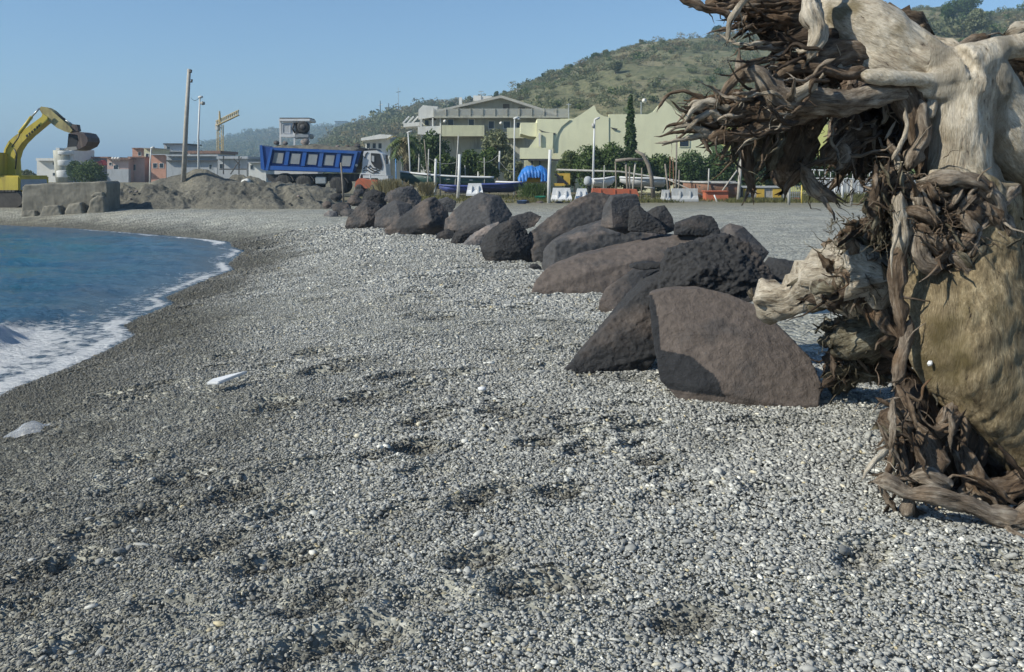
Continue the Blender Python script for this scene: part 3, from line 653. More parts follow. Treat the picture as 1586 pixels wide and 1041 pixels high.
def root_piece(path, mat, name='root', n=None, gnarl=.2, groove=.1, seed=None, squash=1.0, jit=.8, parent=None):
    C = to3(path); g = np.random.default_rng(int(abs(path[0][0] * 13 + path[0][1] * 7)))
    rm = float(C[:, 3].mean()); S = spline(C, max(rm * .6, .009))
    w = fbm(S[:, :3] * (1.2 / max(rm * 8, .05)) + g.uniform(0, 40), 2, 2); w2 = fbm(S[:, :3] * (1.2 / max(rm * 8, .05)) + g.uniform(0, 40), 2, 4)
    k = np.minimum(np.arange(len(S)), 3) / 3
    S[:, 0] += jit * rm * w * k; S[:, 2] += jit * rm * w2 * k
    e = np.linspace(0, 1, len(S)); S[:, 3] *= (1 - .55 * sstep(.93, 1, e)) * (1 - .45 * sstep(.06, 0, e))
    v, f, caps, G = sweep(S, n or (20 if rm > .03 else 13 if rm > .016 else 8 if rm > .009 else 6), gnarl * 1.25, groove * 1.9 + .05, g.uniform(0, 9), squash, lobes=int(g.integers(2, 5)) if rm > .009 else 0)
    nn = len(caps[0]); v = v.reshape(-1, nn, 3)
    for e_, q_ in ((0, 1), (-1, -2)):      # splintered ends
        v[e_] += (v[e_] - v[q_]) * g.uniform(-.5, 2.2, (nn, 1))
    v = v.reshape(-1, 3)
    F_all = f.tolist() + [list(c) for c in caps]
    if rm > .004 and len(S) > 8 and name == 'root':          # side twigs forking off the root
        tg = np.gradient(S[:, :3], axis=0); tg /= np.linalg.norm(tg, axis=1)[:, None] + 1e-9; vs_, gs_ = [v], [G]; n0 = len(v)
        for _ in range(int(g.integers(0, 3))):
            i = int(g.uniform(.25, .92) * len(S)); r0 = max(S[i, 3] * g.uniform(.25, .5), .0022); ln = g.uniform(4, 10) * min(S[i, 3], .03) + .015; d = tg[i] * g.uniform(.3, 1) + g.normal(size=3) * .7; d /= np.linalg.norm(d); p = S[i, :3].copy(); tw = []
            for j in range(6):
                tw.append((*p, r0 * (1 - .17 * j))); d = d + g.normal(size=3) * .28; d /= np.linalg.norm(d); p = p + d * ln / 5
            v2, f2, _c, G2 = sweep(np.array(tw), 5, seed=g.uniform(0, 9), plain_=True); vs_.append(v2); gs_.append(G2); F_all += (f2 + n0).tolist(); n0 += len(v2)
        v = np.vstack(vs_); G = np.vstack(gs_)
    me = bpy.data.meshes.new(name); me.from_pydata((v - SO).tolist(), [], F_all); me.update()
    set_attr(me, 'grain', G, 'FLOAT_VECTOR')
    return link(name, me, mat, parent or stump, True)
# --- the solid body: overlapping limbs melted into one surface
body = [
    [(1500, 285, 4.3, 70), (1496, 350, 4.3, 80), (1490, 430, 4.25, 85), (1493, 500, 4.18, 89), (1506, 560, 4.14, 84), (1545, 622, 4.12, 68), (1595, 690, 4.15, 56), (1660, 760, 4.2, 50)],
    [(1492, 95, 4.3, 34), (1485, 150, 4.3, 46), (1482, 210, 4.28, 47), (1479, 260, 4.27, 50), (1484, 310, 4.3, 62)],
    [(1500, 118, 4.32, 44), (1540, 172, 4.36, 46), (1585, 230, 4.42, 52), (1640, 300, 4.5, 62), (1690, 420, 4.5, 74), (1700, 560, 4.5, 84), (1720, 760, 4.4, 110)],
    [(1496, 104, 4.25, 36), (1520, 92, 4.25, 26), (1548, 78, 4.28, 18), (1590, 68, 4.3, 17), (1660, 55, 4.3, 18)],
    [(1488, 112, 4.2, 24), (1455, 122, 4.2, 16), (1420, 122, 4.18, 12), (1385, 121, 4.16, 11), (1345, 119, 4.15, 10), (1336, 122, 4.15, 7)],
    [(1500, 140, 4.25, 40), (1460, 138, 4.23, 22), (1418, 132, 4.22, 11)],
    [(1262, 2, 4.5, 14), (1292, 24, 4.46, 30), (1340, 46, 4.42, 42), (1395, 76, 4.38, 42), (1445, 104, 4.33, 34), (1490, 120, 4.3, 36)],
    [(1300, 96, 4.42, 20), (1335, 92, 4.4, 28), (1375, 100, 4.38, 32), (1425, 116, 4.35, 30), (1470, 125, 4.32, 30)],
    [(1440, 276, 4.12, 12), (1480, 276, 4.1, 14), (1525, 288, 4.1, 18), (1552, 320, 4.12, 18), (1562, 370, 4.15, 20), (1570, 440, 4.2, 30)],
]
bv, bf, bl = [], [], []
for i, p in enumerate(body):
    S = spline(to3(p), .02); v, f, caps, G = sweep(S, 20, .12, .05, i * 1.3); n0 = len(bv)
    bv += v.tolist(); bf += [[k + n0 for k in q] for q in f.tolist()] + [[k + n0 for k in c] for c in caps]
    t = np.gradient(S[:, :3], axis=0); t /= np.linalg.norm(t, axis=1)[:, None]; L = np.concatenate([[0], np.cumsum(np.linalg.norm(np.diff(S[:, :3], axis=0), axis=1))])
    for k in range(len(S)): bl.append((S[k, :3], t[k], L[k] + i * 3.0, S[k, 3]))
bme = remeshed(bv, bf, .011, 4); co = mesh_co(bme); no = mesh_no(bme)
Ga = co * np.array((1, 1, .26))
tb_ = at(1445, 104, 4.33) - at(1292, 24, 4.46); tb_ /= np.linalg.norm(tb_); Gb = co - np.outer(co @ tb_, tb_) * .74
tl = at(1345, 119, 4.15) - at(1455, 122, 4.2); tl /= np.linalg.norm(tl)
onlog = 1 - sstep(at(1425, 100, 4.3)[0], at(1470, 100, 4.3)[0], co[:, 0])
tr_ = at(1640, 300, 4.5) - at(1540, 172, 4.36); tr_ /= np.linalg.norm(tr_); Gc = co - np.outer(co @ tr_, tr_) * .74
onleg = sstep(at(1528, 100, 4.3)[0], at(1556, 100, 4.3)[0], co[:, 0]) * (co[:, 2] > at(1500, 300, 4.3)[2])
G = Ga + (Gb - Ga) * onlog[:, None] + (Gc - Ga) * onleg[:, None]
def gn(sc, o, sd, gain=.55): return fbm(Ga * sc, o, sd, gain) * (1 - onlog) * (1 - onleg) + fbm(Gb * sc, o, sd, gain) * onlog + fbm(Gc * sc, o, sd, gain) * onleg
dsp = .012 * gn(8, 3, 3) + .018 * fbm(co * 6, 2, 8) + .004 * gn(24, 3, 5) - .010 * np.maximum(0, gn(17, 3, 25) - .22) * 3
hol = np.exp(-(((co - at(1452, 360, 4.1)) / np.array((.13, .3, .16))) ** 2).sum(1)) * .10       # rotted hollow in the front
pit = np.maximum(0, fbm(co * 11, 3, 15) - .25) * .06 * np.exp(-(((co - at(1500, 360, 4.1)) / np.array((.3, .6, .2))) ** 2).sum(1))
co = co + no * (dsp - pit)[:, None] + np.array((0, 1, 0)) * hol[:, None]
bme.vertices.foreach_set('co', (co - SO).astype(np.float32).ravel()); set_attr(bme, 'grain', G, 'FLOAT_VECTOR'); bme.update(); bme.name = 'trunk'
# bleached above, tan below: one wood that weathers with height
vh = co[:, 2] + .16 * fbm(co * 3.5, 4, 2) - .25 * np.clip(co[:, 0] - at(1500, 100, 4.3)[0], 0, 1)
set_attr(bme, 'bleach', sstep(at(1480, 370, 4.3)[2], at(1480, 210, 4.3)[2], vh))
trunk = link('trunk', bme, M_trunk, stump, True)
rp = root_piece
pale, tan_, brn, drk, lic = M_pale, M_silver, M_brown, M_dark, M_lichen
# --- top: bleached limbs and the broken end of the log
rp([(1264, -40, 4.3, 12), (1256, -5, 4.27, 12), (1260, 25, 4.24, 11), (1268, 48, 4.22, 11.5), (1263, 70, 4.2, 10), (1254, 94, 4.2, 5)], pale)
rp([(1246, 98, 4.3, 20), (1270, 96, 4.32, 24), (1300, 90, 4.36, 24), (1345, 88, 4.42, 22)], brn)
rp([(1420, 60, 4.62, 30), (1330, 38, 4.6, 36), (1250, 26, 4.57, 34), (1190, 18, 4.54, 24), (1140, 6, 4.52, 8)], brn, gnarl=.34, groove=.22)
rp([(1300, 45, 4.55, 20), (1230, 46, 4.5, 16), (1185, 34, 4.46, 10), (1160, 30, 4.45, 3)], drk, gnarl=.4, groove=.25)
rp([(1260, 12, 4.48, 16), (1210, 4, 4.45, 14), (1165, 6, 4.44, 9), (1130, 14, 4.44, 3)], brn, gnarl=.35, groove=.25)
rp([(1240, 34, 4.44, 12), (1205, 30, 4.42, 10), (1170, 22, 4.42, 6), (1150, 26, 4.42, 2)], brn, gnarl=.35, groove=.25)
rp([(1054, -1, 4.4, 3), (1066, 6, 4.4, 5), (1080, 9, 4.4, 6), (1094, 15, 4.4, 4), (1120, 17, 4.41, 4.5), (1140, 26, 4.43, 5), (1165, 24, 4.46, 8)], brn)
rp([(1168, -12, 4.18, 4), (1148, 8, 4.18, 5), (1134, 28, 4.18, 5), (1127, 44, 4.18, 4), (1125, 64, 4.18, 2.2)], pale)
rp([(1182, 58, 4.5, 10), (1205, 68, 4.5, 11), (1240, 64, 4.48, 10), (1290, 62, 4.46, 12), (1350, 76, 4.46, 12)], brn)
rp([(1300, 52, 4.4, 9), (1270, 58, 4.4, 9), (1225, 55, 4.42, 9), (1190, 48, 4.44, 4)], drk)
for k in range(9):
    y0 = 62 + k * 8; rp([(1330 - k * 4, y0 + 6, 4.5, 6), (1280, y0 + _rb.uniform(-4, 8), 4.45, 6), (1230 - _rb.uniform(0, 20), y0 + _rb.uniform(2, 14), 4.42, 5), (1195 - _rb.uniform(0, 15), y0 + _rb.uniform(12, 30), 4.42, 2.5)], (brn, drk, brn)[k % 3], gnarl=.3)
rp([(1215, 80, 4.3, 3), (1200, 92, 4.3, 4), (1193, 108, 4.3, 4), (1197, 128, 4.3, 3)], pale)
rp([(1258, 104, 4.25, 5), (1285, 108, 4.26, 5), (1310, 104, 4.3, 6), (1330, 96, 4.34, 6)], pale)
rp([(1200, 122, 4.24, 7), (1225, 113, 4.22, 8), (1265, 108, 4.22, 8), (1310, 112, 4.25, 9), (1345, 108, 4.3, 9)], brn)
rp([(1412, 60, 4.4, 6), (1428, 42, 4.36, 5), (1432, 38, 4.35, 2)], brn); rp([(1352, 12, 4.4, 4), (1356, 2, 4.4, 3), (1358, -8, 4.4, 1.5)], brn)
rp([(1424, 66, 4.5, 16), (1450, 80, 4.48, 20), (1480, 100, 4.4, 20)], pale); rp([(1470, 84, 4.6, 10), (1505, 68, 4.62, 9), (1530, 60, 4.64, 7)], tan_)
rp([(1560, 52, 4.4, 6), (1572, 46, 4.4, 9), (1600, 44, 4.4, 8)], pale, gnarl=.3)
rp([(1510, 92, 4.45, 14), (1560, 86, 4.5, 16), (1620, 90, 4.5, 20)], brn); rp([(1545, 88, 4.45, 7), (1552, 115, 4.44, 8), (1562, 150, 4.44, 9), (1575, 175, 4.46, 10)], brn)
rp([(1572, 110, 4.5, 8), (1582, 140, 4.5, 7), (1596, 180, 4.5, 8)], brn); rp([(1560, 140, 4.6, 30), (1600, 160, 4.7, 40), (1680, 200, 4.8, 50)], drk)
# --- the great left limb and its fingers
rp([(1432, 142, 4.3, 18), (1400, 146, 4.26, 16), (1360, 144, 4.22, 16), (1310, 152, 4.18, 17), (1262, 157, 4.14, 17), (1222, 154, 4.11, 18), (1196, 134, 4.1, 13), (1174, 114, 4.1, 12), (1152, 112, 4.12, 13), (1142, 98, 4.12, 7), (1141, 82, 4.12, 5)], tan_)
rp([(1222, 150, 4.09, 10), (1244, 140, 4.07, 9), (1262, 127, 4.06, 6)], pale)
rp([(1150, 112, 4.1, 8), (1134, 128, 4.09, 6), (1122, 146, 4.08, 5), (1116, 156, 4.08, 3)], brn)
rp([(1235, 158, 4.12, 16), (1190, 164, 4.14, 17), (1150, 172, 4.16, 16), (1115, 178, 4.18, 11), (1085, 178, 4.2, 6)], brn, gnarl=.3)
rp([(1330, 150, 4.3, 14), (1280, 164, 4.28, 14), (1230, 176, 4.22, 13), (1180, 190, 4.16, 10), (1140, 206, 4.12, 8), (1105, 212, 4.1, 6), (1086, 222, 4.1, 3)], brn)
rp([(1210, 170, 4.2, 12), (1170, 158, 4.2, 13), (1135, 150, 4.22, 10), (1115, 158, 4.22, 6)], brn, gnarl=.35)
fing = [([(1120, 172, 4.16, 7), (1098, 160, 4.14, 6), (1078, 148, 4.13, 4), (1060, 141, 4.12, 3.5), (1040, 146, 4.12, 3), (1026, 158, 4.12, 2.5), (1020, 170, 4.12, 1.5)], brn),
        ([(1130, 168, 4.14, 7), (1100, 156, 4.1, 6), (1080, 162, 4.08, 6), (1068, 174, 4.07, 5), (1062, 188, 4.07, 3)], pale),
        ([(1128, 182, 4.13, 8), (1096, 178, 4.1, 6), (1075, 188, 4.08, 5), (1062, 204, 4.07, 4)], pale),
        ([(1110, 196, 4.14, 7), (1080, 186, 4.12, 6), (1055, 192, 4.1, 4), (1036, 194, 4.1, 3), (1028, 200, 4.1, 1.6)], brn),
        ([(1105, 202, 4.14, 6), (1072, 204, 4.12, 4), (1045, 207, 4.1, 3), (1018, 210, 4.1, 1.6)], brn),
        ([(1118, 204, 4.13, 8), (1088, 210, 4.1, 6), (1062, 216, 4.09, 4), (1038, 220, 4.08, 2.6), (1016, 222, 4.08, 1.6)], pale),
        ([(1100, 206, 4.1, 5), (1072, 196, 4.08, 5), (1050, 198, 4.07, 3), (1034, 204, 4.07, 1.8)], pale),
        ([(1150, 180, 4.2, 8), (1110, 190, 4.16, 7), (1080, 200, 4.14, 5), (1058, 208, 4.13, 3)], drk),
        ([(1170, 196, 4.14, 9), (1140, 214, 4.12, 6), (1128, 216, 4.12, 5), (1128, 232, 4.12, 4), (1116, 246, 4.12, 2.5)], brn),
        ([(1085, 214, 4.1, 4), (1096, 228, 4.1, 4), (1102, 240, 4.1, 2)], brn)]
for p, m in fing: rp([(a, b, c, d * .78) for a, b, c, d in p], m, gnarl=.3, jit=1.6)
for k in range(14):      # the thicket between the fingers
    a = _rb.uniform(1100, 1240); b = 150 + _rb.uniform(-14, 34); Yk = _rb.uniform(4.2, 4.6)
    rp([(a + 50, b + _rb.uniform(-10, 6), Yk + .1, 6), (a, b, Yk, 5), (a - 35, b + _rb.uniform(-8, 16), Yk - .05, 4), (a - 60, b + _rb.uniform(0, 26), Yk - .06, 2)], (brn, drk, brn, pale)[k % 4], gnarl=.3)
# --- hanging roots
rp([(1152, 190, 4.3, 9), (1156, 225, 4.28, 8), (1158, 258, 4.27, 7), (1164, 285, 4.27, 5), (1169, 310, 4.27, 2)], brn, gnarl=.35)
rp([(1164, 280, 4.27, 4), (1158, 298, 4.27, 3), (1152, 312, 4.27, 1.5)], brn)
rp([(1188, 186, 4.42, 16), (1180, 218, 4.42, 17), (1174, 245, 4.41, 14), (1166, 268, 4.4, 6)], lic, gnarl=.3, groove=.25)
rp([(1172, 190, 4.36, 6), (1160, 214, 4.35, 6), (1140, 228, 4.34, 4), (1132, 246, 4.34, 3)], brn)
rp([(1196, 236, 4.3, 3), (1180, 250, 4.3, 3), (1168, 268, 4.3, 3), (1160, 285, 4.3, 2)], brn)
rp([(1252, 164, 4.55, 28), (1242, 195, 4.53, 31), (1228, 225, 4.5, 32), (1218, 255, 4.5, 28), (1212, 280, 4.5, 18), (1210, 296, 4.5, 7)], brn, gnarl=.3, groove=.2)
rp([(1210, 190, 4.45, 10), (1200, 220, 4.42, 14), (1196, 245, 4.42, 10), (1190, 262, 4.42, 4)], lic, gnarl=.3)
rp([(1330, 225, 4.36, 3), (1290, 246, 4.36, 3.5), (1262, 252, 4.36, 3.5), (1244, 262, 4.36, 4), (1230, 276, 4.36, 4), (1221, 290, 4.36, 4), (1217, 306, 4.36, 2)], brn)
rp([(1243, 258, 4.32, 4), (1251, 275, 4.31, 11), (1264, 293, 4.3, 14), (1278, 306, 4.3, 8), (1292, 318, 4.3, 2)], tan_, gnarl=.3, squash=.5)
rp([(1265, 285, 4.34, 4), (1280, 296, 4.33, 5), (1290, 308, 4.33, 2)], brn)
rp([(1278, 248, 4.4, 12), (1296, 232, 4.4, 13), (1318, 218, 4.42, 11), (1345, 208, 4.45, 10)], brn, gnarl=.35)
rp([(1302, 222, 4.36, 8), (1310, 240, 4.35, 8), (1300, 256, 4.35, 5), (1292, 262, 4.35, 2)], tan_, gnarl=.35)
rp([(1322, 215, 4.4, 10), (1320, 235, 4.4, 9), (1316, 262, 4.4, 5)], brn); rp([(1330, 230, 4.42, 8), (1328, 255, 4.42, 6), (1324, 275, 4.42, 3)], drk)
rp([(1310, 175, 4.5, 12), (1318, 200, 4.48, 14), (1322, 222, 4.48, 8)], M_brown)
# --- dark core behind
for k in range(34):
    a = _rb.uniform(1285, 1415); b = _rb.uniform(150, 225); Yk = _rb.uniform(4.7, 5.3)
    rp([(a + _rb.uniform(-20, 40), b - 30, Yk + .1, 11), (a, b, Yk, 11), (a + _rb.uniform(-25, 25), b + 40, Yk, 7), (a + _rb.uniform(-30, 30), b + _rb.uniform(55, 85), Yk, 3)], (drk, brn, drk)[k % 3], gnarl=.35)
# --- sticks left of the neck
rp([(1380, 128, 4.26, 12), (1394, 148, 4.25, 15), (1406, 172, 4.24, 16), (1418, 196, 4.24, 12), (1424, 230, 4.24, 8)], brn)
rp([(1424, 158, 4.2, 8), (1428, 185, 4.19, 9), (1428, 215, 4.18, 11), (1416, 238, 4.17, 9), (1405, 262, 4.17, 5)], tan_)
rp([(1402, 172, 4.16, 2), (1404, 195, 4.16, 3), (1398, 218, 4.16, 3.5), (1388, 236, 4.16, 3.5), (1382, 246, 4.16, 3)], pale)
rp([(1376, 218, 4.2, 3), (1384, 236, 4.2, 5), (1398, 252, 4.2, 4), (1408, 264, 4.2, 3)], brn); rp([(1386, 240, 4.18, 4), (1390, 258, 4.18, 4), (1397, 276, 4.18, 4)], pale)
rp([(1446, 150, 4.22, 6), (1444, 168, 4.2, 7), (1438, 182, 4.2, 4)], pale); rp([(1438, 200, 4.3, 8), (1432, 240, 4.28, 9), (1430, 280, 4.26, 8)], brn)
rp([(1386, 190, 4.26, 2), (1378, 206, 4.26, 3), (1372, 214, 4.26, 2)], pale); rp([(1370, 160, 4.4, 3), (1372, 180, 4.4, 4), (1366, 192, 4.4, 2.5)], pale)
# --- ragged shoulder hanging left of the hollow
rp([(1410, 276, 4.12, 10), (1392, 284, 4.14, 14), (1378, 296, 4.18, 16), (1370, 272, 4.2, 13), (1362, 266, 4.22, 8)], brn, gnarl=.4, groove=.3)
for k in range(26):
    a = _rb.uniform(1352, 1400); b = _rb.uniform(275, 330); Yk = _rb.uniform(4.12, 4.3)
    rp([(a + 10, b - 12, Yk, 6), (a, b, Yk, 6), (a + _rb.uniform(-14, 6), b + 26, Yk, 5), (a + _rb.uniform(-16, 8), b + _rb.uniform(38, 60), Yk, 1.6)], (brn, lic, drk)[k % 3], gnarl=.4, groove=.3)
rp([(1394, 300, 4.08, 9), (1397, 335, 4.08, 10), (1396, 370, 4.08, 10), (1397, 405, 4.1, 10)], pale)
rp([(1412, 300, 4.1, 6), (1418, 318, 4.1, 7), (1412, 345, 4.1, 8), (1408, 370, 4.1, 8)], pale); rp([(1402, 325, 4.06, 5), (1425, 332, 4.05, 8), (1452, 345, 4.05, 8)], brn)
rp([(1408, 366, 4.08, 8), (1396, 396, 4.08, 11), (1391, 430, 4.08, 11), (1390, 465, 4.09, 10), (1394, 500, 4.1, 8), (1398, 530, 4.1, 5)], brn, gnarl=.35)
rp([(1408, 500, 4.1, 10), (1398, 540, 4.09, 9), (1394, 572, 4.08, 9), (1386, 600, 4.06, 5)], tan_)
for k in range(40):      # flaking plates round the hollow
    a = _rb.uniform(1425, 1568); b = _rb.uniform(284, 418)
    if 1420 < a < 1490 and 310 < b < 390 and k % 3: a += 70
    dx, dy = _rb.uniform(-22, 22), _rb.uniform(8, 24); Yk = 4.045 + .00022 * abs(a - 1490) ** 1.25 + _rb.uniform(-.01, .03)
    rp([(a - dx, b - dy, Yk + .02, 4), (a - dx * .3, b - dy * .3, Yk, 11), (a + dx * .4, b + dy * .4, Yk, 11), (a + dx, b + dy, Yk + .02, 4)], (tan_, brn, lic, tan_, brn)[k % 5], gnarl=.5, groove=.3, squash=.7)
rp([(1428, 282, 4.08, 7), (1470, 276, 4.05, 10), (1515, 286, 4.05, 11), (1545, 318, 4.06, 11), (1562, 360, 4.08, 9), (1572, 405, 4.12, 7)], tan_, gnarl=.4, groove=.2)
rp([(1425, 352, 4.08, 8), (1418, 380, 4.07, 10), (1432, 404, 4.06, 12), (1460, 414, 4.05, 9)], tan_, gnarl=.3)
for k in range(14):
    a = _rb.uniform(1430, 1500); b = _rb.uniform(295, 385); rp([(a - 18, b - 6, 4.1, 5), (a, b, 4.05, 5), (a + 20, b + _rb.uniform(-10, 14), 4.05, 2)], (brn, drk)[k % 2], gnarl=.4)
# --- the tangle reaching back to the boulder
rp([(1172, 462, 5.64, 22), (1180, 462, 5.61, 27), (1196, 462, 5.56, 25), (1216, 463, 5.5, 22), (1240, 454, 5.42, 27), (1275, 440, 5.3, 38), (1325, 432, 5.0, 42), (1390, 440, 4.6, 40)], M_pale, gnarl=.22, groove=.16)
rp([(1225, 440, 5.36, 5), (1250, 428, 5.3, 7), (1280, 414, 5.25, 8), (1320, 404, 5.1, 9), (1380, 400, 4.8, 8)], lic)
rp([(1255, 462, 5.3, 12), (1290, 452, 5.2, 18), (1330, 445, 5.0, 16)], drk, gnarl=.4); rp([(1250, 478, 5.34, 6), (1275, 468, 5.28, 9), (1305, 476, 5.2, 8)], lic, gnarl=.3)
rp([(1330, 430, 4.9, 12), (1350, 455, 4.85, 20), (1372, 490, 4.75, 24), (1392, 520, 4.6, 20)], brn, gnarl=.3)
rp([(1345, 410, 4.8, 6), (1362, 436, 4.75, 9), (1380, 460, 4.7, 10), (1396, 480, 4.6, 10)], tan_)
rp([(1348, 424, 4.88, 9), (1340, 440, 4.86, 8), (1336, 452, 4.86, 4)], pale, gnarl=.3); rp([(1356, 460, 4.8, 3), (1360, 480, 4.78, 4), (1362, 494, 4.78, 3)], pale)
rp([(1312, 348, 5.0, 3), (1318, 346, 5.0, 3), (1324, 354, 5.0, 4), (1345, 372, 5.0, 6)], drk); rp([(1298, 364, 5.0, 2.5), (1306, 358, 5.0, 4), (1322, 366, 5.0, 8), (1340, 390, 5.0, 9), (1370, 410, 4.9, 9)], brn)
for k in range(70):
    a = _rb.uniform(1300, 1385); b = _rb.uniform(352, 470); Yk = _rb.uniform(4.75, 5.25)
    if b > 380: a -= 25 * (b - 380) / 90
    dx, dy = _rb.uniform(-30, 30), _rb.uniform(-24, 24)
    rp([(a + dx, b + dy, Yk + .15, 7), (a + dx * .4, b + dy * .2, Yk, 8), (a - dx * .4, b - dy * .1, Yk - .05, 6), (a - dx, b - dy + _rb.uniform(-8, 8), Yk - .05, 2)], (brn, drk, lic, brn, tan_)[k % 5], gnarl=.4, groove=.25)
for k in range(60):
    a = _rb.uniform(1285, 1385); b = _rb.uniform(500, 592); Yk = 5.9 - (592 - b) * .006 + _rb.uniform(-.1, .3)
    dx, dy = _rb.uniform(-20, 20), _rb.uniform(-18, 18)
    rp([(a + dx, b + dy, Yk + .1, 8), (a + dx * .4, b + dy * .2, Yk, 9), (a - dx * .5, b - dy * .3, Yk - .04, 7), (a - dx, b - dy, Yk - .04, 2)], (lic, drk, lic, brn)[k % 4], gnarl=.45, groove=.3)
rp([(1290, 575, 5.9, 18), (1310, 560, 5.95, 22), (1345, 555, 5.8, 26), (1385, 560, 5.5, 30)], drk, gnarl=.35); rp([(1380, 505, 5.0, 26), (1350, 520, 5.3, 28), (1320, 540, 5.6, 24)], lic, gnarl=.4)
# --- the foot of the stump
rp([(1390, 598, 4.04, 4), (1402, 622, 4.0, 5), (1416, 648, 3.96, 6), (1436, 666, 3.93, 9), (1456, 668, 3.95, 9), (1480, 655, 4.0, 9)], brn)
rp([(1452, 660, 4.0, 9), (1470, 640, 4.0, 13), (1482, 636, 4.02, 12), (1492, 658, 4.0, 9), (1498, 690, 3.98, 7)], brn, gnarl=.4)
rp([(1424, 650, 3.98, 12), (1428, 680, 3.94, 16), (1436, 708, 3.9, 21), (1446, 732, 3.86, 22)], brn, gnarl=.25)
rp([(1412, 738, 3.84, 13), (1432, 732, 3.82, 14), (1455, 742, 3.81, 13), (1475, 755, 3.82, 7)], tan_, gnarl=.3)
rp([(1355, 746, 3.74, 6), (1370, 748, 3.73, 11), (1392, 756, 3.72, 11), (1412, 764, 3.7, 9), (1440, 766, 3.68, 14), (1490, 780, 3.67, 14), (1535, 794, 3.66, 11), (1580, 806, 3.64, 13), (1650, 826, 3.6, 16)], tan_, gnarl=.22)
rp([(1412, 768, 3.72, 8), (1405, 785, 3.74, 9), (1402, 798, 3.75, 8)], tan_, gnarl=.35); rp([(1412, 790, 3.8, 13), (1424, 812, 3.78, 18), (1436, 830, 3.78, 16), (1448, 846, 3.78, 12)], brn, gnarl=.35)
rp([(1530, 800, 3.66, 8), (1556, 812, 3.65, 13), (1580, 808, 3.64, 20), (1640, 800, 3.62, 26)], tan_, gnarl=.35)
rp([(1492, 692, 3.95, 8), (1506, 720, 3.92, 12), (1520, 748, 3.9, 16), (1548, 756, 3.9, 17), (1590, 745, 3.92, 16), (1650, 730, 3.95, 16)], brn, gnarl=.3)
rp([(1478, 700, 3.95, 5), (1492, 728, 3.93, 7), (1505, 758, 3.9, 8), (1520, 782, 3.86, 5)], tan_); rp([(1560, 775, 3.85, 8), (1572, 760, 3.85, 9), (1600, 752, 3.85, 9)], brn)
rp([(1364, 654, 3.98, 8), (1378, 646, 3.98, 12), (1396, 650, 3.98, 14), (1416, 656, 3.98, 12)], brn, gnarl=.45, groove=.3); rp([(1368, 665, 3.96, 7), (1380, 672, 3.96, 10), (1400, 668, 3.96, 8)], lic, gnarl=.4)
rp([(1386, 676, 3.94, 6), (1382, 702, 3.9, 6), (1378, 728, 3.85, 5), (1368, 745, 3.8, 3)], brn, gnarl=.3); rp([(1396, 678, 3.94, 5), (1398, 710, 3.9, 6), (1400, 742, 3.86, 7)], brn); rp([(1402, 640, 4.0, 4), (1404, 690, 3.96, 9), (1404, 735, 3.9, 10)], drk)
rp([(1336, 742, 3.78, 1.6), (1346, 724, 3.78, 3), (1360, 708, 3.78, 4.2), (1376, 697, 3.8, 4)], pale); rp([(1360, 690, 3.84, 2), (1372, 676, 3.85, 2.4), (1386, 672, 3.86, 2)], brn)
rp([(1402, 608, 4.04, 3), (1424, 620, 4.02, 2.5), (1430, 600, 4.02, 2), (1440, 588, 4.02, 2)], brn)
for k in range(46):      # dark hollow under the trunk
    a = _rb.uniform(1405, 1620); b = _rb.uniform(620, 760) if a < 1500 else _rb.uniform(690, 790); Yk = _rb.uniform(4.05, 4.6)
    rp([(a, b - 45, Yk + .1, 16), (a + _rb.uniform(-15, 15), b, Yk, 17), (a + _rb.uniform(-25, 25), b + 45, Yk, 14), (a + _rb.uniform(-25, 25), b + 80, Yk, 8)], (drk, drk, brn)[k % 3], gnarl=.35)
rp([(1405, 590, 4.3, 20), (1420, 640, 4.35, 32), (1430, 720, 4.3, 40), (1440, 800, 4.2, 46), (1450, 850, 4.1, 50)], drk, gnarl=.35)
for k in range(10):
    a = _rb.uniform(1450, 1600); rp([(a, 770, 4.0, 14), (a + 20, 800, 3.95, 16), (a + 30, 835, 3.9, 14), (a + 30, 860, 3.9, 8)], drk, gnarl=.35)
# --- thin spiky roots fanning out of the crown and broken shards in the tangles
def fan(n, x0, x1, y0, y1, Ya, Yb, ln, ang, spread, rr, mats, name='root'):
    for k in range(n):
        a, b, Y = _rb.uniform(x0, x1), _rb.uniform(y0, y1), _rb.uniform(Ya, Yb); t = ang + _rb.gauss(0, spread); L_ = ln * _rb.uniform(.5, 1.2); r0 = rr * _rb.uniform(.6, 1.3); P = []
        for i in range(5):
            P.append((a, b, Y, r0 * (1, .95, .8, .55, .2)[i])); a += L_ / 4 * math.cos(t); b += L_ / 4 * math.sin(t); t += _rb.gauss(0, .38); Y += _rb.gauss(-.02, .04)
        rp(P, mats[k % len(mats)], name, gnarl=.3, jit=1.2)
def shards(n, x0, x1, y0, y1, Ya, Yb, ln, ang, spread, rr, mats):
    for k in range(n):
        a, b, Y = _rb.uniform(x0, x1), _rb.uniform(y0, y1), _rb.uniform(Ya, Yb); t = ang + _rb.gauss(0, spread); L_ = ln * _rb.uniform(.6, 1.5) * .75; rr_ = rr;  c, s_ = math.cos(t) * L_, math.sin(t) * L_
        rp([(a - c, b - s_, Y + .02, rr * .35), (a - c * .3, b - s_ * .3 + _rb.gauss(0, 2), Y, rr * .62), (a + c * .4, b + s_ * .4 + _rb.gauss(0, 2), Y - .01, rr * .5), (a + c, b + s_, Y, rr * .12)], mats[k % len(mats)], 'splinter', gnarl=.45, groove=.3, squash=_rb.uniform(.3, .6))
PI = math.pi
fan(46, 1120, 1250, 140, 205, 4.05, 4.4, 85, PI * .96, .35, 3.2, (tan_, brn, pale, drk))
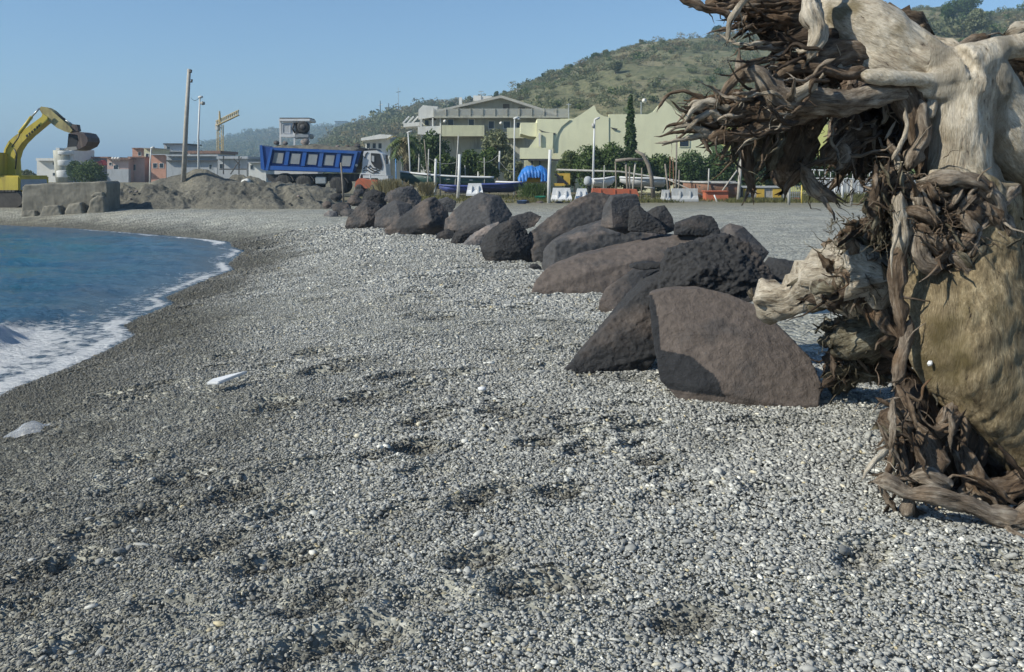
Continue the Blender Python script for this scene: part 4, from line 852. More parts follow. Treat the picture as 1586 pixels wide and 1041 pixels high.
fan(26, 1180, 1330, 62, 140, 4.1, 4.4, 80, PI * .97, .3, 3.4, (brn, tan_, drk, pale))
fan(22, 1130, 1220, 190, 215, 4.15, 4.4, 70, PI * .62, .3, 2.8, (brn, tan_, lic))
fan(22, 1290, 1400, 165, 240, 4.3, 4.6, 60, PI * .55, .6, 2.6, (brn, drk, tan_, pale))
fan(10, 1140, 1190, 4, 40, 4.4, 4.5, 40, PI * .98, .35, 2.6, (brn, tan_))
fan(9, 1310, 1390, 340, 460, 4.7, 5.0, 45, PI, .8, 2.6, (brn, lic, tan_))
fan(9, 1370, 1470, 600, 740, 3.85, 4.0, 45, PI * .6, .8, 2.4, (brn, tan_, lic))
shards(30, 1135, 1260, 2, 48, 4.38, 4.46, 44, PI * .95, .25, 6, (brn, brn, drk, tan_))
shards(26, 1300, 1392, 345, 480, 4.7, 4.95, 34, PI * .4, .9, 7, (brn, lic, tan_, drk))
shards(26, 1285, 1385, 500, 592, 5.5, 5.75, 26, PI * .3, 1.0, 7, (lic, lic, brn, drk))
shards(22, 1368, 1490, 630, 825, 3.74, 3.9, 40, PI * .45, .6, 8, (brn, drk, tan_, brn))
shards(12, 1350, 1405, 262, 345, 4.06, 4.14, 34, PI * .45, .5, 6, (brn, lic, drk))
shards(9, 1430, 1570, 284, 410, 4.02, 4.08, 30, PI * .4, .8, 6, (brn, tan_, lic))
shards(10, 1500, 1600, 700, 830, 3.7, 3.85, 50, PI * .1, .5, 9, (brn, drk))
# --- fine rootlets: one uncountable mass
def rootlets(name, spots, mat, n, ln, seed):
    g = np.random.default_rng(seed); V, Fq, GG = [], [], []; c0 = 0
    for k in range(n):
        a, b, Y, sx, sy, sY = spots[g.integers(len(spots))]
        p = at(a + g.normal() * sx, b + g.normal() * sy, Y + g.normal() * sY); d = g.normal(size=3); d /= np.linalg.norm(d); m = 7; st = ln * g.uniform(.4, 1.2) / m; pts = []
        for i in range(m):
            pts.append(p.copy()); d = d + g.normal(size=3) * .45 + np.array((0, 0, -.12)); d /= np.linalg.norm(d); p = p + d * st
        r = g.uniform(.0018, .005) * np.linspace(1, .3, m); S = np.column_stack([pts, r]); v, f, caps, G = sweep(S, 4, .1, .0, g.uniform(0, 9), plain_=True)
        V.append(v); Fq.append(f + c0); GG.append(G); c0 += len(v)
    me = np_mesh(name, np.vstack(V) - SO, np.vstack(Fq)); set_attr(me, 'grain', np.vstack(GG), 'FLOAT_VECTOR'); o = link(name, me, mat, stump, True); o['kind'] = 'stuff'; return o
rootlets('rootlets', [(1330, 380, 5.0, 24, 24, .12), (1350, 440, 4.9, 24, 26, .12), (1320, 540, 5.7, 28, 26, .1), (1375, 320, 4.2, 12, 24, .05), (1330, 500, 5.4, 22, 14, .1)], M_lichen, 900, .16, 3)
rootlets('fine_roots', [(1150, 170, 4.3, 40, 18, .1), (1250, 110, 4.45, 40, 18, .06), (1200, 30, 4.5, 34, 14, .05), (1400, 690, 4.0, 16, 34, .06), (1370, 300, 4.2, 14, 22, .06), (1280, 240, 4.5, 30, 30, .1), (1460, 350, 4.06, 26, 30, .02)], M_brown, 900, .15, 5)
# ================================================================== hills
def hill_material(name, g1, g2, ochre, sc):
    m, nt, N, L, P = new_mat(name); pos = coords(N, L)
    a = noise(N, L, pos, sc, 6, .65); b = noise(N, L, pos, sc * 7, 6, .7); c = noise(N, L, pos, sc * .35, 4, .6)
    r = ramp(N, [(.35, g1), (.6, g2)]); L.new(b.outputs[0], r.inputs[0])
    s = N.new('ShaderNodeMath'); s.operation = 'ADD'; L.new(a.outputs[0], s.inputs[0]); L.new(c.outputs[0], s.inputs[1])
    r2 = ramp(N, [(.0, (0, 0, 0)), (1, (1, 1, 1))]); mr = N.new('ShaderNodeMapRange'); mr.inputs['From Min'].default_value = 1.0; mr.inputs['From Max'].default_value = 1.25; L.new(s.outputs[0], mr.inputs['Value'])
    col = mix(N, L, mr.outputs[0], r.outputs[0], ochre); L.new(col, P.inputs['Base Color']); P.inputs['Roughness'].default_value = .95; P.inputs['Specular IOR Level'].default_value = .1
    bump(N, L, b.outputs[0], 1, 2.5, P); return m
def hill(name, prof, Yf, Yr, Yb, mat, rough=2.0, nu=170, nv=70, pw=.8, seed=0, foot=1.0):
    px = np.linspace(prof[0][0], prof[-1][0], nu); py = np.interp(px, [p[0] for p in prof], [p[1] for p in prof])
    yr = Yr * (1 + .12 * n2(px, px * 0, 160, 2, seed + 5)); zr = np.array([at(a, b, y)[2] for a, b, y in zip(px, py, yr)])
    tv = np.concatenate([np.linspace(0, 1, nv - 14), 1 + np.linspace(0, 1, 15)[1:]])
    U, T = np.meshgrid(np.arange(nu), tv, indexing='ij'); U = U.ravel(); T = T.ravel()
    Y = np.where(T <= 1, Yf + (yr[U] - Yf) * T, yr[U] + (Yb - yr[U]) * (T - 1))
    u = np.array([(a - CXP) / F_PX for a in px]); k = 1 / (cp + ((CYP - py) / F_PX) * sp)
    x = u[U] * k[U] * Y
    z = np.where(T <= 1, foot + (zr[U] - foot) * np.clip(T, 0, 1) ** pw, zr[U] * np.clip(2 - T, 0, 1) ** .8 - 1 * (T - 1))
    env = np.sin(np.pi * np.clip(T, 0, 1)) ** .7 * (T < 1)
    z = z + rough * env * (n2(x, Y, 38, 4, seed) * 1.6 + n2(x, Y, 9, 3, seed + 2) * .5)
    v = np.stack([x, Y, z], 1); me = np_mesh(name, v, grid_faces(nu, nv + 1 - 0)[:, ::1] if len(tv) == nv + 1 else grid_faces(nu, len(tv)))
    o = link(name, me, mat, None, True); tag(o, kind='structure'); return v.reshape(nu, len(tv), 3), len(tv)
def proj(p):
    d = p[..., 1] * cp - (p[..., 2] - EYE) * sp; return CXP + F_PX * p[..., 0] / d, CYP - F_PX * (p[..., 1] * sp + (p[..., 2] - EYE) * cp) / d
M_hill = hill_material('hill_scrub', (.125, .14, .075), (.22, .215, .125), (.36, .305, .19), .045)
M_hillfar = hill_material('hill_wood', (.05, .07, .036), (.11, .125, .065), (.18, .165, .095), .02)
far_prof = [(150, 272), (240, 262), (300, 238), (330, 222), (350, 214), (400, 207), (425, 203), (450, 209), (480, 201), (520, 197), (560, 198), (620, 196), (700, 192), (800, 190)]
mid_prof = [(470, 250), (500, 226), (530, 205), (560, 196), (590, 187), (620, 176), (645, 168), (690, 164), (740, 160), (800, 155), (860, 160), (940, 190)]
main_prof = [(560, 262), (620, 232), (660, 200), (700, 172), (740, 160), (765, 153), (800, 138), (830, 122), (860, 110), (900, 97), (940, 82), (980, 70), (1010, 65), (1060, 60), (1110, 57), (1160, 50), (1250, 46), (1320, 34), (1380, 20), (1430, 12), (1480, 14), (1520, 22), (1560, 24), (1600, 14), (1700, 8), (1850, 4), (2000, 20), (2200, 80)]
far_v, far_n = hill('far_hill', far_prof, 700, 1500, 2300, M_hillfar, 6, 120, 50, .9, 3)
mid_v, mid_n = hill('wooded_hill', mid_prof, 240, 560, 900, M_hillfar, 4, 130, 60, .85, 9)
main_v, main_n = hill('hill', main_prof, 120, 330, 620, M_hill, 2.2, 260, 100, .82, 15)

# ================================================================== vegetation
L_dark = leafmat('leaf_dark', (.028, .05, .018), (.056, .095, .03), (.1, .15, .05))
L_mid = leafmat('leaf_mid', (.04, .065, .018), (.08, .125, .034), (.14, .19, .06))
L_lite = leafmat('leaf_light', (.05, .075, .025), (.1, .13, .045), (.17, .2, .08))
L_scrub = leafmat('leaf_scrub', (.1, .122, .06), (.17, .188, .098), (.25, .25, .145))
L_dry = leafmat('leaf_dry', (.12, .1, .05), (.22, .19, .1), (.33, .29, .17))
M_bark = plain('bark', (.11, .085, .06), .9, .4, 8, bmp=.02)
def bush_mesh(seed, mat, n=190):
    g = np.random.default_rng(seed); bl = [(g.normal() * .35, g.normal() * .35, .35 + .25 * g.random(), .5, .5, .42) for _ in range(4)]
    v, f = leaf_cloud(bl, n, .12, seed); me = np_mesh('scrub', v, f); me.materials.append(mat); return me
scrub = [bush_mesh(i, (L_scrub, L_scrub, L_scrub, L_dry, L_scrub, L_scrub, L_dry, L_mid)[i % 8]) for i in range(8)]
def hill_scatter():
    P = []
    nu = main_v.shape[0]
    g = np.random.default_rng(4)
    for _ in range(10000):
        i = g.integers(0, nu - 1); j = int(g.uniform(0, 1) ** .8 * (main_n - 16)); a, b = g.random(2)
        p = main_v[i, j] * (1 - a) * (1 - b) + main_v[i + 1, j] * a * (1 - b) + main_v[i, j + 1] * (1 - a) * b + main_v[i + 1, j + 1] * a * b
        P.append(p)
    P = np.array(P); d = n2(P[:, 0], P[:, 1], 30, 3, 71); keep = d + g.normal(0, .2, len(P)) > -.02; P = P[keep]
    s = np.exp(g.normal(-.12, .42, len(P))) * (1 + .4 * (d[keep] > .2)); return P, s
hp, hs = hill_scatter()
instancer('scrub', scrub, hp, np.stack([hs * 1.2, hs * 1.2, hs], 1), np.stack([hs * 0, hs * 0, rng.uniform(0, 6.28, len(hs))], 1), {}, 'low olive scrub covering the hillside', 'scrub')
def wood_scatter():
    g = np.random.default_rng(14); P = []
    for V, nn, n, fl in ((mid_v, mid_n, 5200, 0), (far_v, far_n, 2600, 1)):
        for _ in range(n):
            i = g.integers(0, V.shape[0] - 1); j = int(g.random() ** .75 * (nn - 15)); a, b = g.random(2); p = V[i, j] * (1 - a) * (1 - b) + V[i + 1, j] * a * (1 - b) + V[i, j + 1] * (1 - a) * b + V[i + 1, j + 1] * a * b; P.append((*p, fl))
    return np.array(P)
wp = wood_scatter(); ws = np.exp(rng.normal(.75, .35, len(wp))) * np.where(wp[:, 3] > 0, 2.6, 1)
instancer('woodland', scrub[:5], wp[:, :3], np.stack([ws * 1.1, ws * 1.1, ws], 1), np.stack([ws * 0, ws * 0, rng.uniform(0, 6.28, len(ws))], 1), {}, 'far-off dark woodland covering the hills behind the town', 'woodland')
def tree(name, label, px, py_top, py_bot, Y, wpx, mat, seed, group=None, n=2600, leaf=.16, trunk=True, cat='tree', blobs=7, base=None):
    zt = at(px, py_top, Y)[2]; x = at(px, py_bot, Y)[0]; zb = base if base is not None else at(px, py_bot, Y)[2]; h = zt - zb; w = wpx * mpp(Y) / 2
    r = thing(name, (x, Y, zb), label, cat, group); g = np.random.default_rng(seed)
    lo = .3 if trunk else .12
    bl = []
    for k in range(blobs):
        f = (k + .5) / blobs; zz = zb + h * (lo + (1 - lo) * (.12 + .74 * f)); e = math.sqrt(max(.05, 1 - (2 * abs(f - .45)) ** 2)); q = w * (.5 + .25 * g.random()) * (.55 + .45 * e)
        bl.append((x + g.uniform(-1, 1) * (w - q) * e, Y + g.uniform(-1, 1) * (w - q) * e * .8, zz, q, q, min(q * .85, h * .22)))
    crown('crown', bl, n, leaf, mat, r, seed)
    m = MB(); rt = max(.05, w * .07); m.tube([(x, Y, zb - .15), (x + .1 * w * g.normal(), Y, zb + h * .3), (x + .15 * w * g.normal(), Y, zb + h * .75)], [rt * 1.3, rt, rt * .4], 7); m.build('trunk', M_bark, r, True)
    for b in bl[::2]:
        m = MB(); m.tube([(x, Y, zb + h * .28), ((x + b[0]) / 2, (Y + b[1]) / 2, (zb + h * .3 + b[2]) / 2 + .05 * h), b[:3]], [rt * .7, rt * .5, rt * .2], 5); m.build('limb', M_bark, r, True)
    return r
rg = [(1110, 40, 57, 300, 24, 'lone round tree on the bare ridge left of the bleached log'), (993, 61, 69, 322, 10, 'tiny tree on the hill crest above the cypress'), (923, 82, 93, 325, 20, 'wide dark bush on the hill crest left of the tiny tree'), (938, 78, 88, 325, 12, 'smaller bush on the crest right beside the wide dark one'), (885, 100, 110, 325, 8, 'small bush on the crest, lower left of the wide dark one'),
      (853, 109, 120, 322, 12, 'middle bush of the crest line above the yellow house'), (842, 114, 124, 322, 11, 'crest bush next above the small white hut to its left'), (818, 126, 136, 320, 14, 'crest bush just above right of the small white hut'), (804, 130, 140, 320, 13, 'dark tree standing right over the small white hut'), (781, 140, 152, 320, 10, 'crest tree above the gable end of the terrace house'), (769, 141, 154, 320, 9, 'crest tree left of the one above the gable'), (727, 146, 162, 322, 13, 'crest tree beside the white chimney'), (700, 156, 170, 324, 14, 'dark crest tree left of the white chimney'),
      (954, 96, 116, 300, 22, 'solitary dark round bush on the hillside below the crest'), (1490, -6, 30, 300, 62, 'big dark tree clump on the skyline above the stump'), (1510, 12, 60, 285, 50, 'dark tree below the skyline clump above the stump'), (1465, 8, 40, 295, 30, 'rounded tree at the left of the skyline clump')]
_hx, _hy = proj(main_v[:, :main_n - 14])
for i, (a, b, c, Y, w, lb) in enumerate(rg):
    k = np.unravel_index(np.argmin((_hx - a) ** 2 + (_hy - c) ** 2), _hx.shape); q = main_v[:, :main_n - 14][k]; kp = _hy[k] - c; b += kp; c += kp; Y = q[1]
    tree('hill_tree', lb, a, b, c + 1, Y, w, (L_dark, L_scrub)[i % 2], 200 + i, 'trees along the hill crest', 1400 if w < 30 else 4000, .22 + .002 * w, True, 'tree', 5, base=q[2] - .2)
# cypress
def cypress():
    Y = 67; r = thing('cypress_tree', (at(977, 250, Y)[0], Y, 0), 'tall narrow dark cypress in front of the pale yellow house', 'tree'); x = at(977, 250, Y)[0]; zt = at(974, 152, Y)[2]; bl = []
    for k in range(16):
        f = k / 15; q = .48 * (1 - f ** 2.2) + .1; bl.append((x + .05 * math.sin(k * 2.1) - .12 * f, Y + .05 * math.cos(k * 1.7), .7 + (zt - .9) * f, q, q, .55))
    crown('crown', bl, 5200, .13, L_dark, r, 77); m = MB(); m.tube([(x, Y, -.1), (x, Y, zt * .7)], [.14, .04], 7); m.build('trunk', M_bark, r)
cypress()
def palm():
    Y = 66; c = at(628, 222, Y); x, zc = c[0], c[2]; r = thing('palm_tree', (x, Y, 0), 'shaggy palm with drooping fronds behind the truck cab', 'tree')
    m = MB(); m.tube([(x + .1, Y, -.1), (x + .05, Y, zc * .5), (x, Y, zc)], [.3, .24, .27], 10); m.build('trunk', M_bark, r, True)
    g = np.random.default_rng(3)
    for k in range(26):
        a = g.uniform(0, 6.28); el = g.uniform(-.3, 1.1); ln = g.uniform(1.5, 2.1); V = []; Fq = []; p = np.array((x, Y, zc)); d = np.array((math.cos(a) * math.cos(el), math.sin(a) * math.cos(el), math.sin(el)))
        for i in range(9):
            q = p + d * ln / 9; side = np.cross(d, (0, 0, 1)); side /= np.linalg.norm(side) + 1e-6; w = .34 * math.sin(math.pi * (i + 1.2) / 10.5)
            for s in (-1, 1):
                n0 = len(V); tip = (p + q) / 2 + side * s * w + d * .15 - np.array((0, 0, .22 * w + .05)); V += [p, q, tip + d * .05, tip - d * .05]; Fq.append((n0, n0 + 1, n0 + 2, n0 + 3))
            p = q; d = d + np.array((0, 0, -.22)); d /= np.linalg.norm(d)
        me = np_mesh('frond', np.array(V) - np.array(r.location), np.array(Fq)); link('frond', me, (L_dry, L_mid, L_lite)[k % 3], r)
palm()
tr = [('leafy_tree', 'dark tree hiding the left foot of the terrace house', 668, 200, 270, 74, 62, L_dark), ('leafy_tree', 'bright green tree below the left balcony of the terrace house', 690, 236, 276, 70, 44, L_mid), ('leafy_tree', 'mid green tree below the middle of the terrace house', 728, 232, 276, 71, 46, L_mid),
      ('leafy_tree', 'dark bushy tree below the right balcony of the terrace house', 772, 200, 282, 73, 66, L_scrub), ('leafy_tree', 'green tree in front of the right part of the terrace house', 758, 224, 285, 69, 40, L_mid), ('leafy_tree', 'dark tree behind the palm', 640, 205, 275, 78, 40, L_dark), ('leafy_tree', 'grey-green bush right of the terrace house trees', 800, 250, 285, 67, 40, L_scrub)]
for i, (nm, lb, a, b, c, Y, w, mt) in enumerate(tr): tree(nm, lb, a, b, c, Y, w, mt, 300 + i, 'garden trees', 2600, .17, True, 'tree', 8, base=0)
sh = [('tall thin light green shrub left of the lamp post', 880, 232, 268, 66, 34, L_lite), ('bushy green shrub directly behind the lamp post', 912, 226, 285, 65, 50, L_mid), ('large green shrub between the lamp post and the cypress', 945, 222, 285, 65, 52, L_mid), ('dark green shrub at the foot of the cypress', 985, 240, 285, 64, 44, L_dark), ('hedge shrub right of the cypress', 1025, 242, 288, 65, 52, L_mid),
      ('dark hedge shrub under the small square window', 1068, 238, 290, 65, 58, L_dark), ('dark hedge shrub behind the grey braced post', 1112, 234, 292, 64.5, 60, L_dark), ('hedge shrub behind the hanging roots', 1160, 236, 292, 64, 60, L_dark), ('hedge shrub right of the hanging roots', 1205, 240, 292, 64, 60, L_mid), ('hedge shrub seen under the stump roots', 1255, 236, 292, 64, 64, L_dark), ('hedge shrub behind the white rail', 1310, 226, 290, 64, 70, L_dark), ('rightmost hedge shrub beside the stump neck', 1370, 220, 292, 64, 80, L_mid), ('leafy bush by the roofless left town block', 118, 250, 282, 130, 24, L_dark), ('green bush beside the concrete block in the town', 140, 252, 284, 110, 44, L_mid), ('low bush at the left edge under the excavator boom', 42, 266, 285, 100, 30, L_scrub)]
for i, (lb, a, b, c, Y, w, mt) in enumerate(sh): tree('shrub', lb, a, b - 2, c, Y, w * 1.3, mt, 400 + i, 'shrubs behind the boat yard', 4200, .13, False, 'shrub', 13, base=0)
def dry_bush(label, px, py0, py1, Y, w, mat, seed):
    x = at(px, py1, Y)[0]; zb = at(px, py1, Y)[2]; zt = at(px, py0, Y)[2]; g = np.random.default_rng(seed); n = 900; rw = w * mpp(Y) / 2
    b = np.stack([x + g.normal(0, rw * .4, n), Y + g.normal(0, rw * .4, n), np.full(n, zb - .05)], 1); d = np.stack([g.normal(0, .35, n), g.normal(0, .35, n), np.ones(n)], 1); h = (zt - zb) * g.uniform(.5, 1.1, n)[:, None]
    t = b + d * h; s = np.array((.02, .0, 0)); v = np.stack([b - s, b + s, t + s * .3, t - s * .3], 1).reshape(-1, 3); r = thing('grass_tuft', (x, Y, zb), label, 'grass'); link('blades', np_mesh('blades', v - np.array(r.location), np.arange(4 * n).reshape(n, 4)), mat, r)['kind'] = 'stuff'
dry_bush('pale dry grass tuft between the orange machine and the boulders', 604, 277, 302, 40, 46, L_dry, 1); dry_bush('brown dry tuft beside the left white pipe', 660, 282, 302, 52, 16, L_dry, 2); dry_bush('green weeds under the blue tarpaulin', 826, 283, 304, 55, 36, L_mid, 3)
def grass():
    g = np.random.default_rng(9); n = 26000
    px = g.uniform(560, 1420, n); Y = np.where(g.random(n) < .5, g.uniform(46.5, 50, n), g.uniform(50, 62, n)); x = (px - CXP) / F_PX * Y * 1.01
    k = n2(x, Y, 2.5, 3, 5) + .35 * (px > 1120) - .1 > g.normal(0, .2, n); x, Y = x[k], Y[k]; n = len(x)
    h = .1 + .16 * g.random(n) + .2 * (x > 20) * g.random(n); b = np.stack([x, Y, np.zeros(n) - .02], 1); t = b + np.stack([g.normal(0, .1, n), g.normal(0, .1, n), h], 1); s = np.array((.028, 0, 0))
    v = np.stack([b - s, b + s, t], 1).reshape(-1, 3); o = link('grass', np_mesh('grass', v, np.arange(3 * n).reshape(n, 3)), leafmat('leaf_grass', (.07, .075, .025), (.14, .14, .05), (.26, .23, .1))); tag(o, 'thin yellowish grass along the boat yard fence', 'grass', kind='stuff')
grass()

# ================================================================== house and town materials
W_white = plain('render_white', (.6, .6, .57), .8, .08, 1.5, (.5, .5, .47)); W_cream = plain('render_cream', (.5, .5, .345), .85, .07, 1.2, (.36, .36, .25)); W_grey = plain('render_grey', (.4, .395, .33), .85, .1, 1.2, (.22, .22, .19))
W_yel = plain('render_yellow', (.7, .69, .47), .85, .06, .9, (.62, .61, .42)); W_yel2 = plain('render_lemon', (.62, .62, .22), .85, .08, .9, (.5, .5, .2)); W_conc = plain('concrete', (.19, .178, .145), .9, .25, 2.2, (.1, .094, .078), bmp=.03)
W_orange = plain('render_orange', (.46, .25, .18), .85, .12, 1.2, (.4, .2, .13)); W_pink = plain('render_pink', (.48, .34, .29), .85, .1, 1.2, (.38, .28, .24)); W_tile = plain('roof_tile', (.24, .14, .1), .85, .3, 3, bmp=.05); W_red = plain('awning_red', (.42, .06, .06), .8, .15, 2)
W_slate = plain('render_bluegrey', (.36, .38, .4), .85, .08, 1.2, (.28, .3, .31)); G_dark = glass('window_glass'); W_dk = plain('shutter_dark', (.05, .05, .05), .7, .3, 3); W_brown = plain('shutter_brown', (.1, .085, .07), .7, .2, 6); M_metal = plain('galvanised', (.38, .4, .4), .45, .15, 5, metal=.6); M_rust = plain('rust', (.16, .075, .04), .9, .4, 6)
def pbox(root, name, x0, y0, x1, y1, Y, th, mat, parent=None, bevel=0):
    return MB().prect(x0, y0, x1, y1, Y, th).build(name, mat, parent or root, bevel=bevel)
def ppart(root, name, pts, Y, th, mat): return MB().ppoly(pts, Y, th).build(name, mat, root)
def window(root, x0, y0, x1, y1, Y, pane=G_dark, frame=W_white, fr=.8):
    m = MB(); m.prect(x0 - fr, y0 - fr, x0, y1 + fr, Y - .06, .1); m.prect(x1, y0 - fr, x1 + fr, y1 + fr, Y - .06, .1); m.prect(x0, y0 - fr, x1, y0, Y - .06, .1); m.prect(x0, y1, x1, y1 + fr, Y - .06, .1)
    w = m.build('window', frame, root); MB().prect(x0, y0, x1, y1, Y - .025, .05).build('pane', pane, w); return w
def house(name, label, Y, px, cat='house', group=None): return thing(name, (at(px, 268, Y)[0], Y, 0), label, cat, group)
PG = lambda px, Y: CYP - (ray_y0(Y))  # unused
def gy(Y):            # pixel row of the ground (z=0) at distance Y
    v = -((EYE) * cp - Y * sp) ; d = Y * cp + EYE * sp; return CYP - F_PX * (Y * sp - EYE * cp) / d

# ---- terrace house with the gable
def rail_mat():
    if 'rail_mesh' not in MATS:
        m, nt, N, L, P = new_mat('rail_mesh'); P.inputs['Base Color'].default_value = (.5, .5, .45, 1); P.inputs['Alpha'].default_value = .42
    return MATS['rail_mesh']
Yh = 86.0; g0 = gy(Yh) + 1; h1 = house('terrace_house', 'grey-green gabled house with long terrace and cream balcony', Yh, 760)
ppart(h1, 'wall', [(676, 268 + 8), (676, 178), (690, 170), (776, 152), (868, 182), (868, g0)], Yh, 9.5, W_grey)
ppart(h1, 'roof', [(672, 174.5), (672, 171.5), (776, 147.5), (880, 180.5), (880, 184.5), (776, 151.5)], Yh - .9, 11, plain('roof_edge', (.4, .39, .35), .8, .12, 2))
tb = pbox(h1, 'terrace_slab', 672, 179, 880, 182.5, Yh - 1.3, 1.29, W_grey)
for i in range(11):
    a = 672 + i * 19; pbox(h1, 'railing_panel', a, 168.2, a + 18, 178.8, Yh - 1.28, .05, rail_mat())
for i in range(12): pbox(h1, 'railing_post', 671 + i * 19, 167.2, 671.8 + i * 19, 179, Yh - 1.36, .07, W_grey)
for a, b, c, d in ((779, 161, 789, 180), (803, 166, 813, 180)): window(h1, a, b, c, d, Yh, W_brown, W_grey)
for a, b, c, d in ((694, 185, 702, 194), (726, 185, 734, 195), (757, 188, 765, 199), (780, 188, 790, 199), (800, 190, 806, 199)): window(h1, a, b, c, d, Yh, G_dark, W_white, 1.2)
bl = pbox(h1, 'balcony', 684, 194, 750, 211, Yh - 2.2, .18, W_cream); pbox(h1, 'balcony_end', 748, 194, 750, 211, Yh - 2.0, 1.99, W_white); pbox(h1, 'balcony_floor', 684, 209, 748, 211, Yh - 2.0, 1.99, W_grey); pbox(h1, 'balcony_end', 684, 194, 686, 209, Yh - 2.0, 1.99, W_cream)
pbox(h1, 'balcony', 785, 198, 812, 214, Yh - 2.2, .18, W_cream); pbox(h1, 'balcony_floor', 785, 212, 812, 214, Yh - 2.0, 1.99, W_grey); pbox(h1, 'lower_wall', 728, 231, 752, g0, Yh - 1.0, .9, W_cream)
# left end with white terraces
pbox(h1, 'side_wing', 652, 186, 676, g0, Yh + .6, 7, W_white)
ppart(h1, 'upper_terrace', [(648, 185), (648, 170), (655, 163), (678, 165), (674, 181)], Yh - .6, 8, W_white); ppart(h1, 'lower_terrace', [(647, 208), (647, 196), (683, 195), (683, 210)], Yh - 1.2, 1.2, W_white)
for a in (651, 669, 681): pbox(h1, 'column', a, 183, a + 2, 196, Yh - 1.0, .3, W_white)
window(h1, 658, 186, 664, 194, Yh + .6, G_dark, W_cream); pbox(h1, 'chimney', 711, 151, 715.5, 162, Yh + 3, .5, W_white); pbox(h1, 'roof_room', 733, 149, 762, 156, Yh + 6, 3, W_white); pbox(h1, 'roof_room', 733, 148, 745, 156, Yh + 5.9, 2.6, W_white)
m = MB(); m.lathe([(.02, .1), (.09, .05), (.16, 0)], at(689, 188, Yh - 1.4), 'Y', 14); m.build('satellite_dish', W_white, h1, True); m = MB(); m.lathe([(.02, .1), (.09, .05), (.16, 0)], at(776, 191, Yh - 1.4), 'Y', 14); m.build('satellite_dish', W_white, h1, True)
m = MB(); m.tube([at(745, 152, Yh + 5), at(745, 140, Yh + 5)], .03, 5); m.tube([at(741, 142, Yh + 5), at(749, 142, Yh + 5)], .03, 5); m.build('aerial', M_metal, h1)
ppart(h1, 'pergola', [(625, 197), (625, 191), (650, 189), (650, 195)], Yh - .3, 3, W_white)
for k in range(3): m = MB(); m.tube([at(624 + k * 7, 191, Yh - .2), at(633 + k * 7, 181, Yh + 2)], .09, 5); m.build('rafter', W_white, h1)
# ---- white house behind the truck
Y2 = 98; h2 = house('white_house', 'small white house with overhanging flat roof behind the truck cab', Y2, 585)
pbox(h2, 'wall', 566, 214, 604, gy(Y2), Y2, 6, W_white); pbox(h2, 'side_wall', 604, 220, 622, gy(Y2), Y2 + .5, 5.5, W_grey); ppart(h2, 'roof', [(559, 218), (559, 214), (588, 208), (606, 209), (606, 213.5)], Y2 - .9, 8, W_white)
for a in (568, 577, 586): window(h2, a, 222, a + 5, 230, Y2, G_dark, W_white)
# ---- pale yellow modern house
Y3 = 72.0; g3 = gy(Y3) + 1; h3 = house('yellow_house', 'pale yellow modern house with two pointed sail-shaped gables', Y3, 960)
curve = [(852, g3), (855, 250), (859, 225), (862, 207), (866, 199), (880, 189), (900, 177), (920, 163), (921.5, 165), (924, 172), (929, 177), (936, 180.5), (943, 181.5)]
ppart(h3, 'wall', curve + [(943, g3)], Y3, .4, W_yel); pbox(h3, 'back_block', 868, 184, 1078, g3, Y3 + .5, 8, W_yel)
ppart(h3, 'wall', [(943.2, g3), (943.2, 177), (985, 177), (1003, 177), (1012, 173), (1020, 164), (1027, 155), (1029, 155), (1060, 182), (1075, 198), (1090, 212), (1104, 236), (1112, g3)], Y3 + .06, .4, W_yel)
ppart(h3, 'end_wall', [(1085, g3), (1085, 203), (1100, 194), (1130, 190), (1180, 196), (1190, g3)], Y3 + 2, 7, W_yel2); ppart(h3, 'end_wall', [(1188, g3), (1190, 200), (1260, 188), (1330, 205), (1340, g3)], Y3 + 3, 7, W_yel2)
window(h3, 1053, 214, 1067, 227, Y3 + .06, G_dark, W_yel)
ppart(h3, 'slit', [(834, 200), (842, 203.5), (852, 205.5), (860, 206), (860, 208.5), (850, 208.5), (840, 206)], Y3 - .14, .06, W_dk); ppart(h3, 'slit', [(945, 197), (957, 199.5), (955, 201.5), (948, 199.5)], Y3 - .06, .05, W_dk)
ppart(h3, 'upper_wing', [(832, 228), (832, 184), (884, 185), (870, 196), (864, 206), (858, 230)], Y3 - .08, 6, W_yel); ppart(h3, 'side_wing', [(806, 207), (806, 190), (831.5, 190), (831.5, 212), (820, 211)], Y3 + .15, 6, W_yel)
ppart(h3, 'stair_wall', [(818, 230), (831, 212), (836, 205), (857, 206), (856, 230)], Y3 - .2, .11, W_yel); pbox(h3, 'balcony', 805, 229, 856, 246, Y3 - .7, .2, W_yel); pbox(h3, 'balcony_floor', 805, 245, 856, 248, Y3 - .48, .4, W_dk)
pbox(h3, 'pipe', 834.5, 206, 837, 227, Y3 - .4, .12, W_white); pbox(h3, 'canopy', 818, 246.5, 892, 249, Y3 - 1.8, 1.0, W_dk)
for a in (823, 835, 889): pbox(h3, 'post', a, 249, a + 2.2, g3, Y3 - 1.6, .12, W_dk)
pbox(h3, 'ground_floor', 812, 248, 853, g3, Y3 - 1, 3, W_cream)
m = MB(); m.tube([at(881, 186, Y3 + 3), at(881, 160, Y3 + 3)], .035, 5); m.tube([at(877, 162, Y3 + 3), at(885, 162, Y3 + 3)], .03, 5); m.build('aerial', M_metal, h3); m = MB(); m.tube([at(993, 178, Y3 + 3), at(993, 158, Y3 + 3)], .04, 5); m.build('aerial_pole', M_metal, h3)
m = MB(); m.lathe([(.02, .08), (.12, .04), (.2, 0)], at(998, 156, Y3 + 2.8), 'Y', 14); m.build('satellite_dish', W_white, h3, True)
